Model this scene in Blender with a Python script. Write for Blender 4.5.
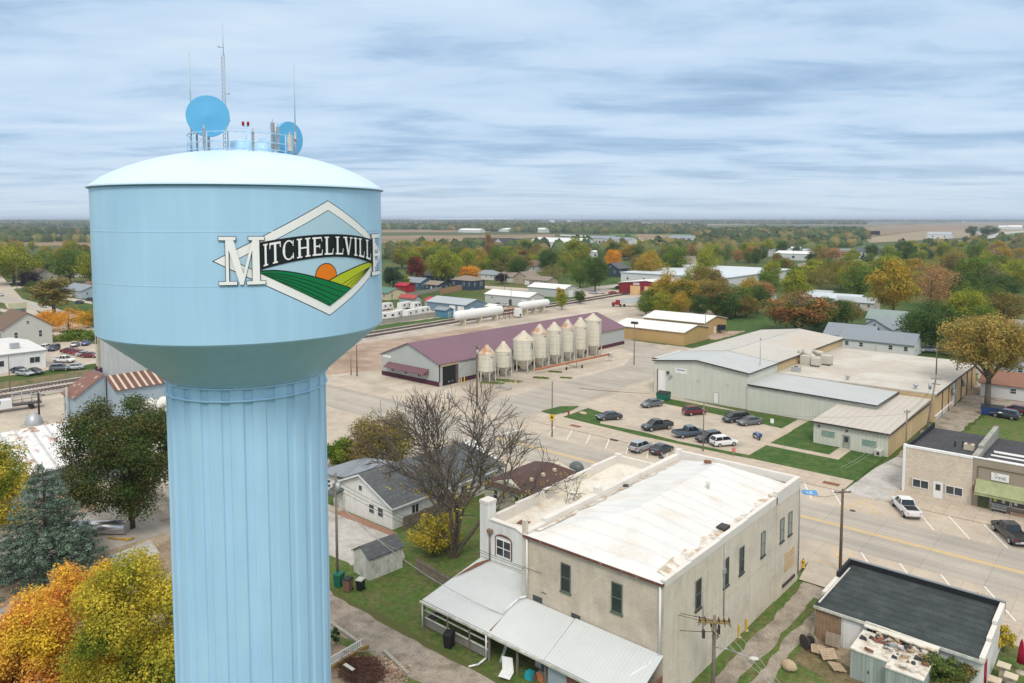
import bpy, bmesh, math, random
import numpy as np
from mathutils import Vector, Matrix

for o in list(bpy.data.objects): bpy.data.objects.remove(o)
S = bpy.context.scene
COL = S.collection
R = math.radians

# ------------------------------------------------------------------ camera
FPX = 750.0; EYE = 37.0; PITCH = math.atan(FPX / 10500.0)
CX = 512.0; CY = 219.0 + FPX * math.tan(PITCH); HEAD = R(40.94)
cam_d = bpy.data.cameras.new("camera"); cam = bpy.data.objects.new("camera", cam_d); COL.objects.link(cam)
cam_d.sensor_width = 36.0; cam_d.lens = FPX / 1024.0 * 36.0
cam_d.shift_y = -(341.5 - CY) / 1024.0
cam_d.clip_start = 0.5; cam_d.clip_end = 60000.0
cam.location = (0, 0, EYE); cam.rotation_euler = (R(90) - PITCH, 0, HEAD)
S.camera = cam

# ------------------------------------------------------------------ light
SUN_EL = R(50); SUN_AZ = R(215)      # direction towards the sun in the world XY plane, measured from +X
W = bpy.data.worlds.new("World"); S.world = W; W.use_nodes = True
def build_world():
    nt = W.node_tree; nt.nodes.clear(); N = nt.nodes.new; L = nt.links.new
    out = N("ShaderNodeOutputWorld"); bg = N("ShaderNodeBackground"); L(bg.outputs[0], out.inputs[0])
    bg.inputs[1].default_value = 0.1
    sky = N("ShaderNodeTexSky"); sky.sky_type = 'NISHITA'; sky.sun_disc = False
    sky.sun_elevation = SUN_EL; sky.sun_rotation = R(90) - SUN_AZ
    tc = N("ShaderNodeTexCoord"); sep = N("ShaderNodeSeparateXYZ"); L(tc.outputs['Generated'], sep.inputs[0])
    mz = N("ShaderNodeMath"); mz.operation = 'MAXIMUM'; L(sep.outputs[2], mz.inputs[0]); mz.inputs[1].default_value = 0.0
    ad = N("ShaderNodeMath"); ad.operation = 'ADD'; L(mz.outputs[0], ad.inputs[0]); ad.inputs[1].default_value = 0.06
    dx = N("ShaderNodeMath"); dx.operation = 'DIVIDE'; L(sep.outputs[0], dx.inputs[0]); L(ad.outputs[0], dx.inputs[1])
    dy = N("ShaderNodeMath"); dy.operation = 'DIVIDE'; L(sep.outputs[1], dy.inputs[0]); L(ad.outputs[0], dy.inputs[1])
    cb = N("ShaderNodeCombineXYZ"); L(dx.outputs[0], cb.inputs[0]); L(dy.outputs[0], cb.inputs[1])
    mp = N("ShaderNodeMapping"); L(cb.outputs[0], mp.inputs[0])
    mp.vector_type = 'TEXTURE'; mp.inputs['Rotation'].default_value = (0, 0, HEAD + R(4)); mp.inputs['Scale'].default_value = (1.7, 1.0, 1)
    n1 = N("ShaderNodeTexNoise"); n1.inputs['Scale'].default_value = 1.6; n1.inputs['Detail'].default_value = 10; n1.inputs['Roughness'].default_value = 0.60; n1.inputs['Distortion'].default_value = 0.4
    L(mp.outputs[0], n1.inputs['Vector'])
    mp2 = N("ShaderNodeMapping"); L(cb.outputs[0], mp2.inputs[0]); mp2.vector_type = 'TEXTURE'; mp2.inputs['Rotation'].default_value = (0, 0, HEAD - R(5)); mp2.inputs['Scale'].default_value = (5.5, 2.4, 1); mp2.inputs['Location'].default_value = (3.1, 1.2, 0)
    n2 = N("ShaderNodeTexNoise"); n2.inputs['Scale'].default_value = 1.5; n2.inputs['Detail'].default_value = 4; L(mp2.outputs[0], n2.inputs['Vector'])
    s1 = N("ShaderNodeMath"); s1.operation = 'MULTIPLY_ADD'; L(n1.outputs[0], s1.inputs[0]); s1.inputs[1].default_value = 0.48; 
    s2 = N("ShaderNodeMath"); s2.operation = 'MULTIPLY'; L(n2.outputs[0], s2.inputs[0]); s2.inputs[1].default_value = 0.52; L(s2.outputs[0], s1.inputs[2])
    cr = N("ShaderNodeValToRGB"); L(s1.outputs[0], cr.inputs[0])
    e = cr.color_ramp.elements
    e[0].position = 0.34; e[0].color = (0.28, 0.42, 0.61, 1)
    e[1].position = 0.70; e[1].color = (0.70, 0.81, 0.93, 1)
    m = e.new(0.44); m.color = (0.38, 0.54, 0.74, 1)
    m = e.new(0.51); m.color = (0.52, 0.67, 0.85, 1)
    # the horizon band: paler and greyer
    hz = N("ShaderNodeMapRange"); L(mz.outputs[0], hz.inputs[0]); hz.inputs[1].default_value = 0.0; hz.inputs[2].default_value = 0.09
    mx = N("ShaderNodeMix"); mx.data_type = 'RGBA'; L(hz.outputs[0], mx.inputs[0])
    mh = N("ShaderNodeMix"); mh.data_type = 'RGBA'; mh.inputs[0].default_value = 0.62; L(cr.outputs[0], mh.inputs[6]); mh.inputs[7].default_value = (0.66, 0.75, 0.84, 1)
    L(mh.outputs[2], mx.inputs[6]); L(cr.outputs[0], mx.inputs[7])
    # an overcast sky is brighter towards the zenith
    br = N("ShaderNodeMapRange"); L(mz.outputs[0], br.inputs[0]); br.inputs[1].default_value = 0.25; br.inputs[2].default_value = 0.9; br.inputs[3].default_value = 8.5; br.inputs[4].default_value = 9.5
    vm = N("ShaderNodeVectorMath"); vm.operation = 'SCALE'; L(mx.outputs[2], vm.inputs[0]); L(br.outputs[0], vm.inputs['Scale'])
    hi = N("ShaderNodeMapRange"); L(mz.outputs[0], hi.inputs[0]); hi.inputs[1].default_value = 0.28; hi.inputs[2].default_value = 0.6
    hm = N("ShaderNodeMix"); hm.data_type = 'RGBA'; L(hi.outputs[0], hm.inputs[0]); L(vm.outputs[0], hm.inputs[6]); hm.inputs[7].default_value = (9.6, 9.5, 9.3, 1); vm = hm
    fm = N("ShaderNodeMix"); fm.data_type = 'RGBA'; fm.inputs[0].default_value = 0.94; L(sky.outputs[0], fm.inputs[6]); L(hm.outputs[2], fm.inputs[7])
    L(fm.outputs[2], bg.inputs[0])
build_world()
sun_d = bpy.data.lights.new("sun", 'SUN'); sun_d.energy = 1.5; sun_d.angle = R(16); sun_d.color = (1.0, 0.93, 0.83)
sun = bpy.data.objects.new("sun", sun_d); COL.objects.link(sun)
sd = Vector((math.cos(SUN_AZ) * math.cos(SUN_EL), math.sin(SUN_AZ) * math.cos(SUN_EL), math.sin(SUN_EL)))
SUN_VIEW = -HEAD  # keep the sun to the right rear of the viewpoint
sd = Vector((0.42, -0.48, 0.77)).normalized()
sun.rotation_euler = sd.to_track_quat('Z', 'Y').to_euler()
for n in W.node_tree.nodes:
    if n.type == 'TEX_SKY':
        n.sun_elevation = math.asin(sd.z); n.sun_rotation = math.atan2(sd.x, sd.y)
S.view_settings.view_transform = 'Standard'; S.view_settings.look = 'None'; S.view_settings.gamma = 1.0
S.view_settings.use_curve_mapping = False; S.view_settings.exposure = 0.35
try:
    S.cycles.max_bounces = 5; S.cycles.diffuse_bounces = 2; S.cycles.transparent_max_bounces = 4; S.cycles.volume_bounces = 0
    S.cycles.use_denoising = True
except Exception: pass

# ------------------------------------------------------------------ ground picker
_EX = (0.75544, -0.65521); _EY = (0.65521, 0.75544)
def at(x, y, z=0.0):
    dx = (x - CX) / FPX; dy = (y - CY) / FPX
    w = math.cos(PITCH) - dy * math.sin(PITCH); d = math.sin(PITCH) + dy * math.cos(PITCH)
    t = (EYE - z) / d; r = dx * t; w *= t
    return (r * _EX[0] + w * _EX[1], r * _EY[0] + w * _EY[1])

# ------------------------------------------------------------------ materials
MATS = {}
GRAIN = {'concrete': (3.5, .10), 'sidewalk_concrete': (4, .10), 'lane_concrete': (3.5, .10), 'yard_gravel': (1.6, .16), 'alley_gravel': (5, .30), 'pale_gravel': (4, .18), 'bare_dirt': (3, .30), 'rutted_dirt': (2, .2), 'lawn_grass': (5.5, .42), 'mown_lawn': (3.5, .28), 'dry_scrub': (2.5, .4), 'rail_ballast': (3, .2),
 'painted_cream_brick': (4.5, .07), 'painted_block_wall': (4.5, .07), 'black_roof_felt': (5, .22), 'dark_grey_roof': (3, .2), 'grey_shingles': (6, .2), 'white_roof_membrane': (2.5, .05), 'dirty_white_roofing': (3, .12), 'beige_flat_roof': (1.2, .08), 'beige_metal_roof': (1.0, .06), 'beige_brick': (3, .08), 'bare_tree_bark': (5, .3)}
def M(name, col, *a_, aniso=None, **k_):
    m = M0(name, col, *a_, **k_)
    if name in GRAIN and not m.get('grain'):
        m['grain'] = 1; nt = m.node_tree; N = nt.nodes.new; L = nt.links.new; b = nt.nodes['Principled BSDF']; src = b.inputs['Base Color'].links[0].from_socket; sc_, am_ = GRAIN[name]
        tc = N('ShaderNodeTexCoord'); n = N('ShaderNodeTexNoise'); n.inputs['Scale'].default_value = sc_; n.inputs['Detail'].default_value = 6; n.inputs['Roughness'].default_value = .75; L(tc.outputs['Object'], n.inputs['Vector'])
        mr = N('ShaderNodeMapRange'); L(n.outputs[0], mr.inputs[0]); mr.inputs[1].default_value = .33; mr.inputs[2].default_value = .67; mr.inputs[3].default_value = 1 - am_; mr.inputs[4].default_value = 1 + am_
        v = N('ShaderNodeVectorMath'); v.operation = 'SCALE'; L(src, v.inputs[0]); L(mr.outputs[0], v.inputs['Scale']); L(v.outputs[0], b.inputs['Base Color'])
    if aniso and not m.get('aniso'):
        m['aniso'] = 1; nt = m.node_tree; N = nt.nodes.new; L = nt.links.new; b = nt.nodes['Principled BSDF']; src = b.inputs['Base Color'].links[0].from_socket
        tc = N('ShaderNodeTexCoord'); mp = N('ShaderNodeMapping'); mp.inputs['Scale'].default_value = aniso[0]; L(tc.outputs['Object'], mp.inputs[0])
        n = N('ShaderNodeTexNoise'); n.inputs['Scale'].default_value = 1; n.inputs['Detail'].default_value = 5; L(mp.outputs[0], n.inputs['Vector'])
        mr = N('ShaderNodeMapRange'); L(n.outputs[0], mr.inputs[0]); mr.inputs[1].default_value = .35; mr.inputs[2].default_value = .65; mr.inputs[3].default_value = 1 - aniso[1]; mr.inputs[4].default_value = 1 + aniso[1] * .6
        v = N('ShaderNodeVectorMath'); v.operation = 'SCALE'; L(src, v.inputs[0]); L(mr.outputs[0], v.inputs['Scale']); L(v.outputs[0], b.inputs['Base Color'])
    return m
def M0(name, col, rough=0.8, var=0.12, scale=1.5, metal=0.0, rib=None, brick=None, slabs=None, bump=0.0, col2=None, c2=(0.45, 0.62), s2=0.25, streak=0.0, island=0.0, detail=4, coat=0.0, trans=0.0, ob='Object', spec=0.3):
    if name in MATS: return MATS[name]
    m = bpy.data.materials.new(name); m.use_nodes = True; nt = m.node_tree; N = nt.nodes.new; L = nt.links.new
    b = nt.nodes['Principled BSDF']; b.inputs['Roughness'].default_value = rough; b.inputs['Metallic'].default_value = metal
    b.inputs['Specular IOR Level'].default_value = spec
    if coat: b.inputs['Coat Weight'].default_value = coat
    tc = N("ShaderNodeTexCoord"); V = tc.outputs[ob]
    def mul(a, k):
        n = N("ShaderNodeVectorMath"); n.operation = 'SCALE'; L(a, n.inputs[0])
        if hasattr(k, 'links'): L(k, n.inputs['Scale'])
        else: n.inputs['Scale'].default_value = k
        return n.outputs[0]
    def noise(s, d=detail, vec=V, r=0.55):
        n = N("ShaderNodeTexNoise"); n.inputs['Scale'].default_value = s; n.inputs['Detail'].default_value = d; n.inputs['Roughness'].default_value = r; L(vec, n.inputs['Vector']); return n.outputs[0]
    c = None
    base = N("ShaderNodeRGB"); base.outputs[0].default_value = (*col, 1); c = base.outputs[0]
    if col2:
        mr = N("ShaderNodeMapRange"); L(noise(s2, 6), mr.inputs[0]); mr.inputs[1].default_value = c2[0]; mr.inputs[2].default_value = c2[1]
        mx = N("ShaderNodeMix"); mx.data_type = 'RGBA'; L(mr.outputs[0], mx.inputs[0]); L(c, mx.inputs[6]); mx.inputs[7].default_value = (*col2, 1); c = mx.outputs[2]
    if var:
        mr = N("ShaderNodeMapRange"); L(noise(scale), mr.inputs[0]); mr.inputs[1].default_value = 0.25; mr.inputs[2].default_value = 0.75; mr.inputs[3].default_value = 1 - var; mr.inputs[4].default_value = 1 + var
        c = mul(c, mr.outputs[0])
    if streak:
        mp = N("ShaderNodeMapping"); mp.inputs['Scale'].default_value = (2.2, 2.2, 0.12); L(V, mp.inputs[0])
        mr = N("ShaderNodeMapRange"); L(noise(1.0, 5, mp.outputs[0]), mr.inputs[0]); mr.inputs[1].default_value = 0.35; mr.inputs[2].default_value = 0.65; mr.inputs[3].default_value = 1 - streak; mr.inputs[4].default_value = 1 + streak * 0.4
        c = mul(c, mr.outputs[0])
    if island:
        g = N("ShaderNodeNewGeometry"); mr = N("ShaderNodeMapRange"); L(g.outputs['Random Per Island'], mr.inputs[0]); mr.inputs[3].default_value = 1 - island; mr.inputs[4].default_value = 1 + island
        c = mul(c, mr.outputs[0])
    height = None
    if rib:
        ax, per, amt = rib
        sp = N("ShaderNodeSeparateXYZ"); L(V, sp.inputs[0])
        if ax == 'xy':
            a = N("ShaderNodeMath"); a.operation = 'ADD'; L(sp.outputs[0], a.inputs[0]); L(sp.outputs[1], a.inputs[1]); src = a.outputs[0]
        else: src = sp.outputs['XYZ'.index(ax.upper())]
        k = N("ShaderNodeMath"); k.operation = 'MULTIPLY'; L(src, k.inputs[0]); k.inputs[1].default_value = 1.0 / per
        fr = N("ShaderNodeMath"); fr.operation = 'FRACT'; L(k.outputs[0], fr.inputs[0])
        pp = N("ShaderNodeMath"); pp.operation = 'PINGPONG'; L(k.outputs[0], pp.inputs[0]); pp.inputs[1].default_value = 0.5
        mr = N("ShaderNodeMapRange"); L(pp.outputs[0], mr.inputs[0]); mr.inputs[1].default_value = 0.36; mr.inputs[2].default_value = 0.46; mr.inputs[3].default_value = 0; mr.inputs[4].default_value = 1
        height = mr.outputs[0]
        q = N("ShaderNodeMath"); q.operation = 'MULTIPLY_ADD'; L(height, q.inputs[0]); q.inputs[1].default_value = -amt; q.inputs[2].default_value = 1.0
        c = mul(c, q.outputs[0])
    if slabs:
        bt = N("ShaderNodeTexBrick"); L(V, bt.inputs['Vector']); bt.offset = 0.0; bt.inputs['Scale'].default_value = 1.0
        bt.inputs['Brick Width'].default_value = slabs[0]; bt.inputs['Row Height'].default_value = slabs[1]; bt.inputs['Mortar Size'].default_value = slabs[2]
        bt.inputs['Color1'].default_value = (1, 1, 1, 1); bt.inputs['Color2'].default_value = (slabs[3],) * 3 + (1,); bt.inputs['Mortar'].default_value = (slabs[4],) * 3 + (1,)
        vm = N("ShaderNodeVectorMath"); vm.operation = 'MULTIPLY'; L(c, vm.inputs[0]); L(bt.outputs[0], vm.inputs[1]); c = vm.outputs[0]
    if brick:
        sp = N("ShaderNodeSeparateXYZ"); L(V, sp.inputs[0]); a = N("ShaderNodeMath"); a.operation = 'ADD'; L(sp.outputs[0], a.inputs[0]); L(sp.outputs[1], a.inputs[1])
        cb = N("ShaderNodeCombineXYZ"); L(a.outputs[0], cb.inputs[0]); L(sp.outputs[2], cb.inputs[1])
        bt = N("ShaderNodeTexBrick"); L(cb.outputs[0], bt.inputs['Vector']); bt.inputs['Scale'].default_value = 1.0
        bt.inputs['Brick Width'].default_value = brick[0]; bt.inputs['Row Height'].default_value = brick[1]; bt.inputs['Mortar Size'].default_value = brick[2]
        bt.inputs['Color1'].default_value = (1, 1, 1, 1); bt.inputs['Color2'].default_value = (brick[3],) * 3 + (1,); bt.inputs['Mortar'].default_value = (brick[4],) * 3 + (1,)
        vm = N("ShaderNodeVectorMath"); vm.operation = 'MULTIPLY'; L(c, vm.inputs[0]); L(bt.outputs[0], vm.inputs[1]); c = vm.outputs[0]
    L(c, b.inputs['Base Color'])
    if bump or rib:
        bp = N("ShaderNodeBump"); bp.inputs['Strength'].default_value = bump if bump else 0.5; bp.inputs['Distance'].default_value = 0.05
        L(height if height else noise(scale * 6, 3), bp.inputs['Height']); L(bp.outputs[0], b.inputs['Normal'])
    if trans:
        tr = N("ShaderNodeBsdfTranslucent"); L(c, tr.inputs[0]); ms = N("ShaderNodeMixShader"); ms.inputs[0].default_value = trans
        out = nt.nodes['Material Output']; L(b.outputs[0], ms.inputs[1]); L(tr.outputs[0], ms.inputs[2]); L(ms.outputs[0], out.inputs[0])
    MATS[name] = m; return m

m_white = M('white_paint', (0.78, 0.78, 0.76), 0.6, 0.05, 2, streak=0.08)
m_wood_white = M('weathered_white', (0.60, 0.60, 0.54), 0.8, 0.14, 3, col2=(0.42, 0.41, 0.34), s2=1.2, c2=(0.5, 0.7), streak=0.2)
m_glass = M('window_glass', (0.035, 0.045, 0.05), 0.12, 0.3, 0.7, spec=0.7)
m_glass_g = M('green_window_glass', (0.22, 0.33, 0.28), 0.2, 0.2, 0.9, spec=0.6)
m_black = M('black_rubber', (0.02, 0.02, 0.022), 0.7, 0.1)
m_dark = M('dark_trim', (0.06, 0.05, 0.05), 0.6, 0.1)
m_steel = M('galvanised_steel', (0.42, 0.44, 0.45), 0.45, 0.12, 3, metal=0.4)
m_chrome = M('bright_metal', (0.6, 0.6, 0.62), 0.3, 0.05, 3, metal=0.9)
m_pole = M('pole_wood', (0.17, 0.125, 0.09), 0.9, 0.25, 4, streak=0.3)
m_pole_grey = M('grey_pole_wood', (0.25, 0.21, 0.17), 0.9, 0.2, 4, streak=0.3)
m_conc = M('concrete', (0.49, 0.42, 0.335), 0.9, 0.12, 0.5, col2=(0.41, 0.36, 0.295), s2=0.14, detail=9, slabs=(4.6, 4.6, .05, .95, .84))
m_walk = M('sidewalk_concrete', (0.48, 0.405, 0.32), 0.9, 0.12, 0.7, slabs=(1.6, 1.6, 0.035, 0.93, 0.72), detail=8)
m_lane = M('lane_concrete', (0.415, 0.375, 0.32), 0.9, 0.10, 0.4, col2=(0.355, 0.325, 0.28), s2=0.10, detail=9, slabs=(6.0, 4.1, .05, .95, .82), aniso=((.012, .55, 1), .13))
m_yard = M('yard_gravel', (0.50, 0.435, 0.35), 0.95, 0.12, 0.35, col2=(0.38, 0.325, 0.265), s2=0.05, c2=(0.40, 0.60), detail=10, aniso=((.22, .018, 1), .13))
m_gravel = M('alley_gravel', (0.34, 0.29, 0.235), 0.95, 0.22, 0.9, col2=(0.22, 0.19, 0.15), s2=0.5, detail=9)
m_pale_gravel = M('pale_gravel', (0.46, 0.44, 0.41), 0.95, 0.16, 0.9, col2=(0.33, 0.30, 0.26), s2=0.35, c2=(0.5, 0.68), detail=9)
m_dirt = M('bare_dirt', (0.23, 0.17, 0.12), 0.95, 0.25, 0.4, col2=(0.34, 0.27, 0.19), s2=0.2, detail=9)
m_dirt2 = M('rutted_dirt', (0.37, 0.28, 0.21), 0.95, 0.2, 0.25, col2=(0.27, 0.19, 0.14), s2=0.09, detail=9)
m_lawn = M('lawn_grass', (0.080, 0.135, 0.026), 0.95, 0.38, 1.6, col2=(0.135, 0.13, 0.05), s2=0.55, c2=(.42, .66), detail=10)
m_lawn2 = M('mown_lawn', (0.040, 0.094, 0.016), 0.95, 0.26, 1.5, col2=(0.075, 0.115, 0.028), s2=0.5, detail=9)
m_scrub = M('dry_scrub', (0.17, 0.135, 0.07), 0.95, 0.35, 1.0, col2=(0.09, 0.10, 0.035), s2=0.3, detail=9)
m_ballast = M('rail_ballast', (0.44, 0.39, 0.34), 0.95, 0.15, 0.6, col2=(0.30, 0.26, 0.23), s2=0.12, detail=8)
m_line_w = M('white_line_paint', (0.74, 0.72, 0.68), 0.7, 0.12, 2.5)
m_line_y = M('yellow_line_paint', (0.66, 0.44, 0.17), 0.7, 0.10, 1.2)
m_bark = M('tree_bark', (0.15, 0.125, 0.10), 0.95, 0.3, 3, streak=0.2)
m_bark_d = M('dark_bark', (0.09, 0.075, 0.06), 0.95, 0.3, 3)
m_shingle = M('grey_shingles', (0.115, 0.125, 0.13), 0.9, 0.16, 2.5, brick=(0.6, 0.28, 0.02, 0.8, 0.7), detail=6)
m_shingle_l = M('light_grey_shingles', (0.24, 0.27, 0.30), 0.9, 0.14, 2.5, detail=6)
m_shingle_b = M('brown_shingles', (0.17, 0.115, 0.085), 0.9, 0.16, 2.5, detail=6)
m_shingle_m = M('maroon_shingles', (0.095, 0.055, 0.05), 0.9, 0.16, 2.5, detail=6)
m_roof_tan = M('tan_shingles', (0.24, 0.20, 0.16), 0.9, 0.14, 2.5, detail=6)

# ------------------------------------------------------------------ mesh building
BASE = {}
class MB:
    def __init__(s): s.v = []; s.f = []; s.sm = []
    def add(s, vs, fs, sm=False):
        n = len(s.v); s.v += [tuple(p) for p in vs]; s.f += [tuple(i + n for i in f) for f in fs]; s.sm += [sm] * len(fs); return s
    def box(s, x0, x1, y0, y1, z0, z1):
        return s.add([(x0, y0, z0), (x1, y0, z0), (x1, y1, z0), (x0, y1, z0), (x0, y0, z1), (x1, y0, z1), (x1, y1, z1), (x0, y1, z1)],
                     [(0, 3, 2, 1), (4, 5, 6, 7), (0, 1, 5, 4), (1, 2, 6, 5), (2, 3, 7, 6), (3, 0, 4, 7)])
    def hexa(s, b, t):   # four bottom points, four top points
        return s.add(list(b) + list(t), [(0, 3, 2, 1), (4, 5, 6, 7), (0, 1, 5, 4), (1, 2, 6, 5), (2, 3, 7, 6), (3, 0, 4, 7)])
    def fb(s, O, u, n, a, z, d):   # box in a wall frame: O origin, u along the wall, n outwards
        P = lambda i, j, k: (O[0] + u[0] * i + n[0] * k, O[1] + u[1] * i + n[1] * k, (O[2] if len(O) > 2 else 0) + j)
        return s.hexa([P(a[0], z[0], d[0]), P(a[1], z[0], d[0]), P(a[1], z[0], d[1]), P(a[0], z[0], d[1])],
                      [P(a[0], z[1], d[0]), P(a[1], z[1], d[0]), P(a[1], z[1], d[1]), P(a[0], z[1], d[1])])
    def poly(s, pts): return s.add(pts, [tuple(range(len(pts)))])
    def prism(s, pts, z0, z1):
        n = len(pts); vs = [(p[0], p[1], z0) for p in pts] + [(p[0], p[1], z1) for p in pts]
        return s.add(vs, [tuple(range(n - 1, -1, -1)), tuple(range(n, 2 * n))] + [(i, (i + 1) % n, n + (i + 1) % n, n + i) for i in range(n)])
    def slab(s, pts, t):   # roof plane of given thickness (downwards)
        n = len(pts); vs = list(pts) + [(p[0], p[1], p[2] - t) for p in pts]
        return s.add(vs, [tuple(range(n)), tuple(range(2 * n - 1, n - 1, -1))] + [(i, n + i, n + (i + 1) % n, (i + 1) % n) for i in range(n)])
    def tube(s, a, b, r, r2=None, n=8, cap=True):
        a = Vector(a); b = Vector(b); r2 = r if r2 is None else r2; d = (b - a)
        if d.length < 1e-6: return s
        d.normalize(); q = Vector((0, 0, 1)) if abs(d.z) < 0.9 else Vector((1, 0, 0)); x = d.cross(q).normalized(); y = d.cross(x)
        vs = [a + (x * math.cos(2 * math.pi * i / n) + y * math.sin(2 * math.pi * i / n)) * r for i in range(n)] + [b + (x * math.cos(2 * math.pi * i / n) + y * math.sin(2 * math.pi * i / n)) * r2 for i in range(n)]
        s.add(vs, [(i, n + i, n + (i + 1) % n, (i + 1) % n) for i in range(n)], True)
        if cap: k = len(s.v) - 2 * n; s.f += [tuple(k + i for i in range(n)), tuple(k + n + i for i in range(n - 1, -1, -1))]; s.sm += [False, False]
        return s
    def path(s, pts, r, n=6):
        for a, b in zip(pts[:-1], pts[1:]): s.tube(a, b, r, n=n)
        return s
    def lathe(s, cx, cy, prof, n=48, mod=None, sm=True):
        vs = []
        for (r, z) in prof:
            for i in range(n):
                t = 2 * math.pi * i / n; rr = r * (mod(t) if mod else 1); vs.append((cx + rr * math.cos(t), cy + rr * math.sin(t), z))
        fs = []
        for k in range(len(prof) - 1):
            for i in range(n): j = (i + 1) % n; fs.append((k * n + i, k * n + j, (k + 1) * n + j, (k + 1) * n + i))
        return s.add(vs, fs, sm)
    def ball(s, c, r, n=10, m=6):
        rx, ry, rz = (r, r, r) if not isinstance(r, tuple) else r
        vs = []; 
        for k in range(m + 1):
            a = math.pi * k / m
            for i in range(n): t = 2 * math.pi * i / n; vs.append((c[0] + rx * math.sin(a) * math.cos(t), c[1] + ry * math.sin(a) * math.sin(t), c[2] + rz * math.cos(a)))
        return s.add(vs, [(k * n + i, (k + 1) * n + i, (k + 1) * n + (i + 1) % n, k * n + (i + 1) % n) for k in range(m) for i in range(n)], True)
    def build(s, name, mat, parent=None, label=None, off=None):
        o0 = BASE.get(parent.name, Vector((0, 0, 0))) if parent else (off or Vector((0, 0, 0)))
        me = bpy.data.meshes.new(name); me.from_pydata([(v[0] - o0[0], v[1] - o0[1], v[2] - o0[2]) for v in s.v], [], s.f)
        me.polygons.foreach_set('use_smooth', s.sm); me.materials.append(mat); me.update()
        o = bpy.data.objects.new(name, me); COL.objects.link(o)
        if parent: o.parent = parent; BASE[o.name] = o0
        else:
            o.location = o0; BASE[o.name] = Vector(o0)
        if label: o['label'] = label
        return o
def thing(name, label, cat, loc=(0, 0, 0), rot=0.0, group=None, local=False):
    o = bpy.data.objects.new(name, None); COL.objects.link(o); o.empty_display_size = 0.3
    o.location = loc; o.rotation_euler = (0, 0, rot); o['label'] = label; o['category'] = cat
    if group: o['group'] = group
    BASE[o.name] = Vector((0, 0, 0)) if local else Vector(loc)
    return o
def tag(o, label, cat, group=None):
    o['label'] = label; o['category'] = cat
    if group: o['group'] = group
    return o
def copy_tree(o, parent=None, depth=0):
    c = o.copy(); COL.objects.link(c)
    if parent is not None: c.parent = parent
    for ch in o.children: copy_tree(ch, c, depth + 1)
    return c
def sheet(name, pts, z, mat, parent=None, kind='structure'):
    b = MB(); b.poly([(p[0], p[1], z) for p in pts])
    o = b.build(name, mat, parent)
    o.data.update()
    if o.data.polygons[0].normal.z < 0: o.data.flip_normals()
    if parent is None: o['kind'] = kind
    return o
ROUGH = ('lawn', 'alley', 'gravel_yard', 'dirt_patch', 'dirt_yard', 'back_lane', 'scrub', 'grass_verge')
_sheet = sheet
def sheet(name, pts, z, mat, parent=None, kind='structure'):
    """loose ground keeps an uneven edge"""
    if name in ROUGH:
        g = random.Random(int(abs(pts[0][0] * 13 + pts[0][1] * 7))); out = []
        for i, a in enumerate(pts):
            b = pts[(i + 1) % len(pts)]; L_e = math.hypot(b[0] - a[0], b[1] - a[1]); n = int(min(90, L_e / .9)); d = math.hypot(*a); amp = .13 + min(.5, d * .001)
            out.append(a); w = 0.0
            for k in range(1, n): t = k / n; w = w * .6 + g.uniform(-amp, amp); out.append((a[0] + (b[0] - a[0]) * t - (b[1] - a[1]) / L_e * w, a[1] + (b[1] - a[1]) * t + (b[0] - a[0]) / L_e * w))
        pts = out
    return _sheet(name, pts, z, mat, parent, kind)
def rect(x0, x1, y0, y1): return [(x0, y0), (x1, y0), (x1, y1), (x0, y1)]
def px(*pts): return [at(*p) for p in pts]

def window(parent, O, u, n, a, z, w, h, fm=None, gm=None, cols=1, rows=2, t=0.07, sill=None, name='window'):
    """window with its lower left at (a, z) on the wall frame"""
    f = MB(); fm = fm or m_white; gm = gm or m_glass
    f.fb(O, u, n, (a, a + w), (z, z + t), (0.003, 0.07)); f.fb(O, u, n, (a, a + w), (z + h - t, z + h), (0.003, 0.07))
    f.fb(O, u, n, (a, a + t), (z + t, z + h - t), (0.003, 0.07)); f.fb(O, u, n, (a + w - t, a + w), (z + t, z + h - t), (0.003, 0.07))
    for i in range(1, cols): f.fb(O, u, n, (a + w * i / cols - t / 2, a + w * i / cols + t / 2), (z + t, z + h - t), (0.003, 0.062))
    for j in range(1, rows): f.fb(O, u, n, (a + t, a + w - t), (z + h * j / rows - t / 2, z + h * j / rows + t / 2), (0.003, 0.052))
    o = f.build(name, fm, parent)
    MB().fb(O, u, n, (a + t * 0.8, a + w - t * 0.8), (z + t * 0.8, z + h - t * 0.8), (0.002, 0.03)).build('pane', gm, o)
    if sill: MB().fb(O, u, n, (a - 0.08, a + w + 0.08), (z - 0.14, z - 0.003), (0.003, 0.12)).build('sill', sill, o)
    return o
def door(parent, O, u, n, a, z, w, h, mat, fm=None, glass=False, name='door'):
    d = MB().fb(O, u, n, (a, a + w), (z, z + h), (0.003, 0.05)).build(name, mat, parent)
    f = MB(); f.fb(O, u, n, (a - 0.1, a - 0.002), (z, z + h + 0.1), (0.003, 0.08)); f.fb(O, u, n, (a + w + 0.002, a + w + 0.1), (z, z + h + 0.1), (0.003, 0.08)); f.fb(O, u, n, (a - 0.002, a + w + 0.002), (z + h + 0.002, z + h + 0.1), (0.003, 0.08))
    f.build('door_frame', fm or m_white, d)
    if glass: MB().fb(O, u, n, (a + 0.18, a + w - 0.18), (z + h * 0.5, z + h - 0.2), (0.052, 0.06)).build('pane', m_glass, d)
    return d
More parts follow.
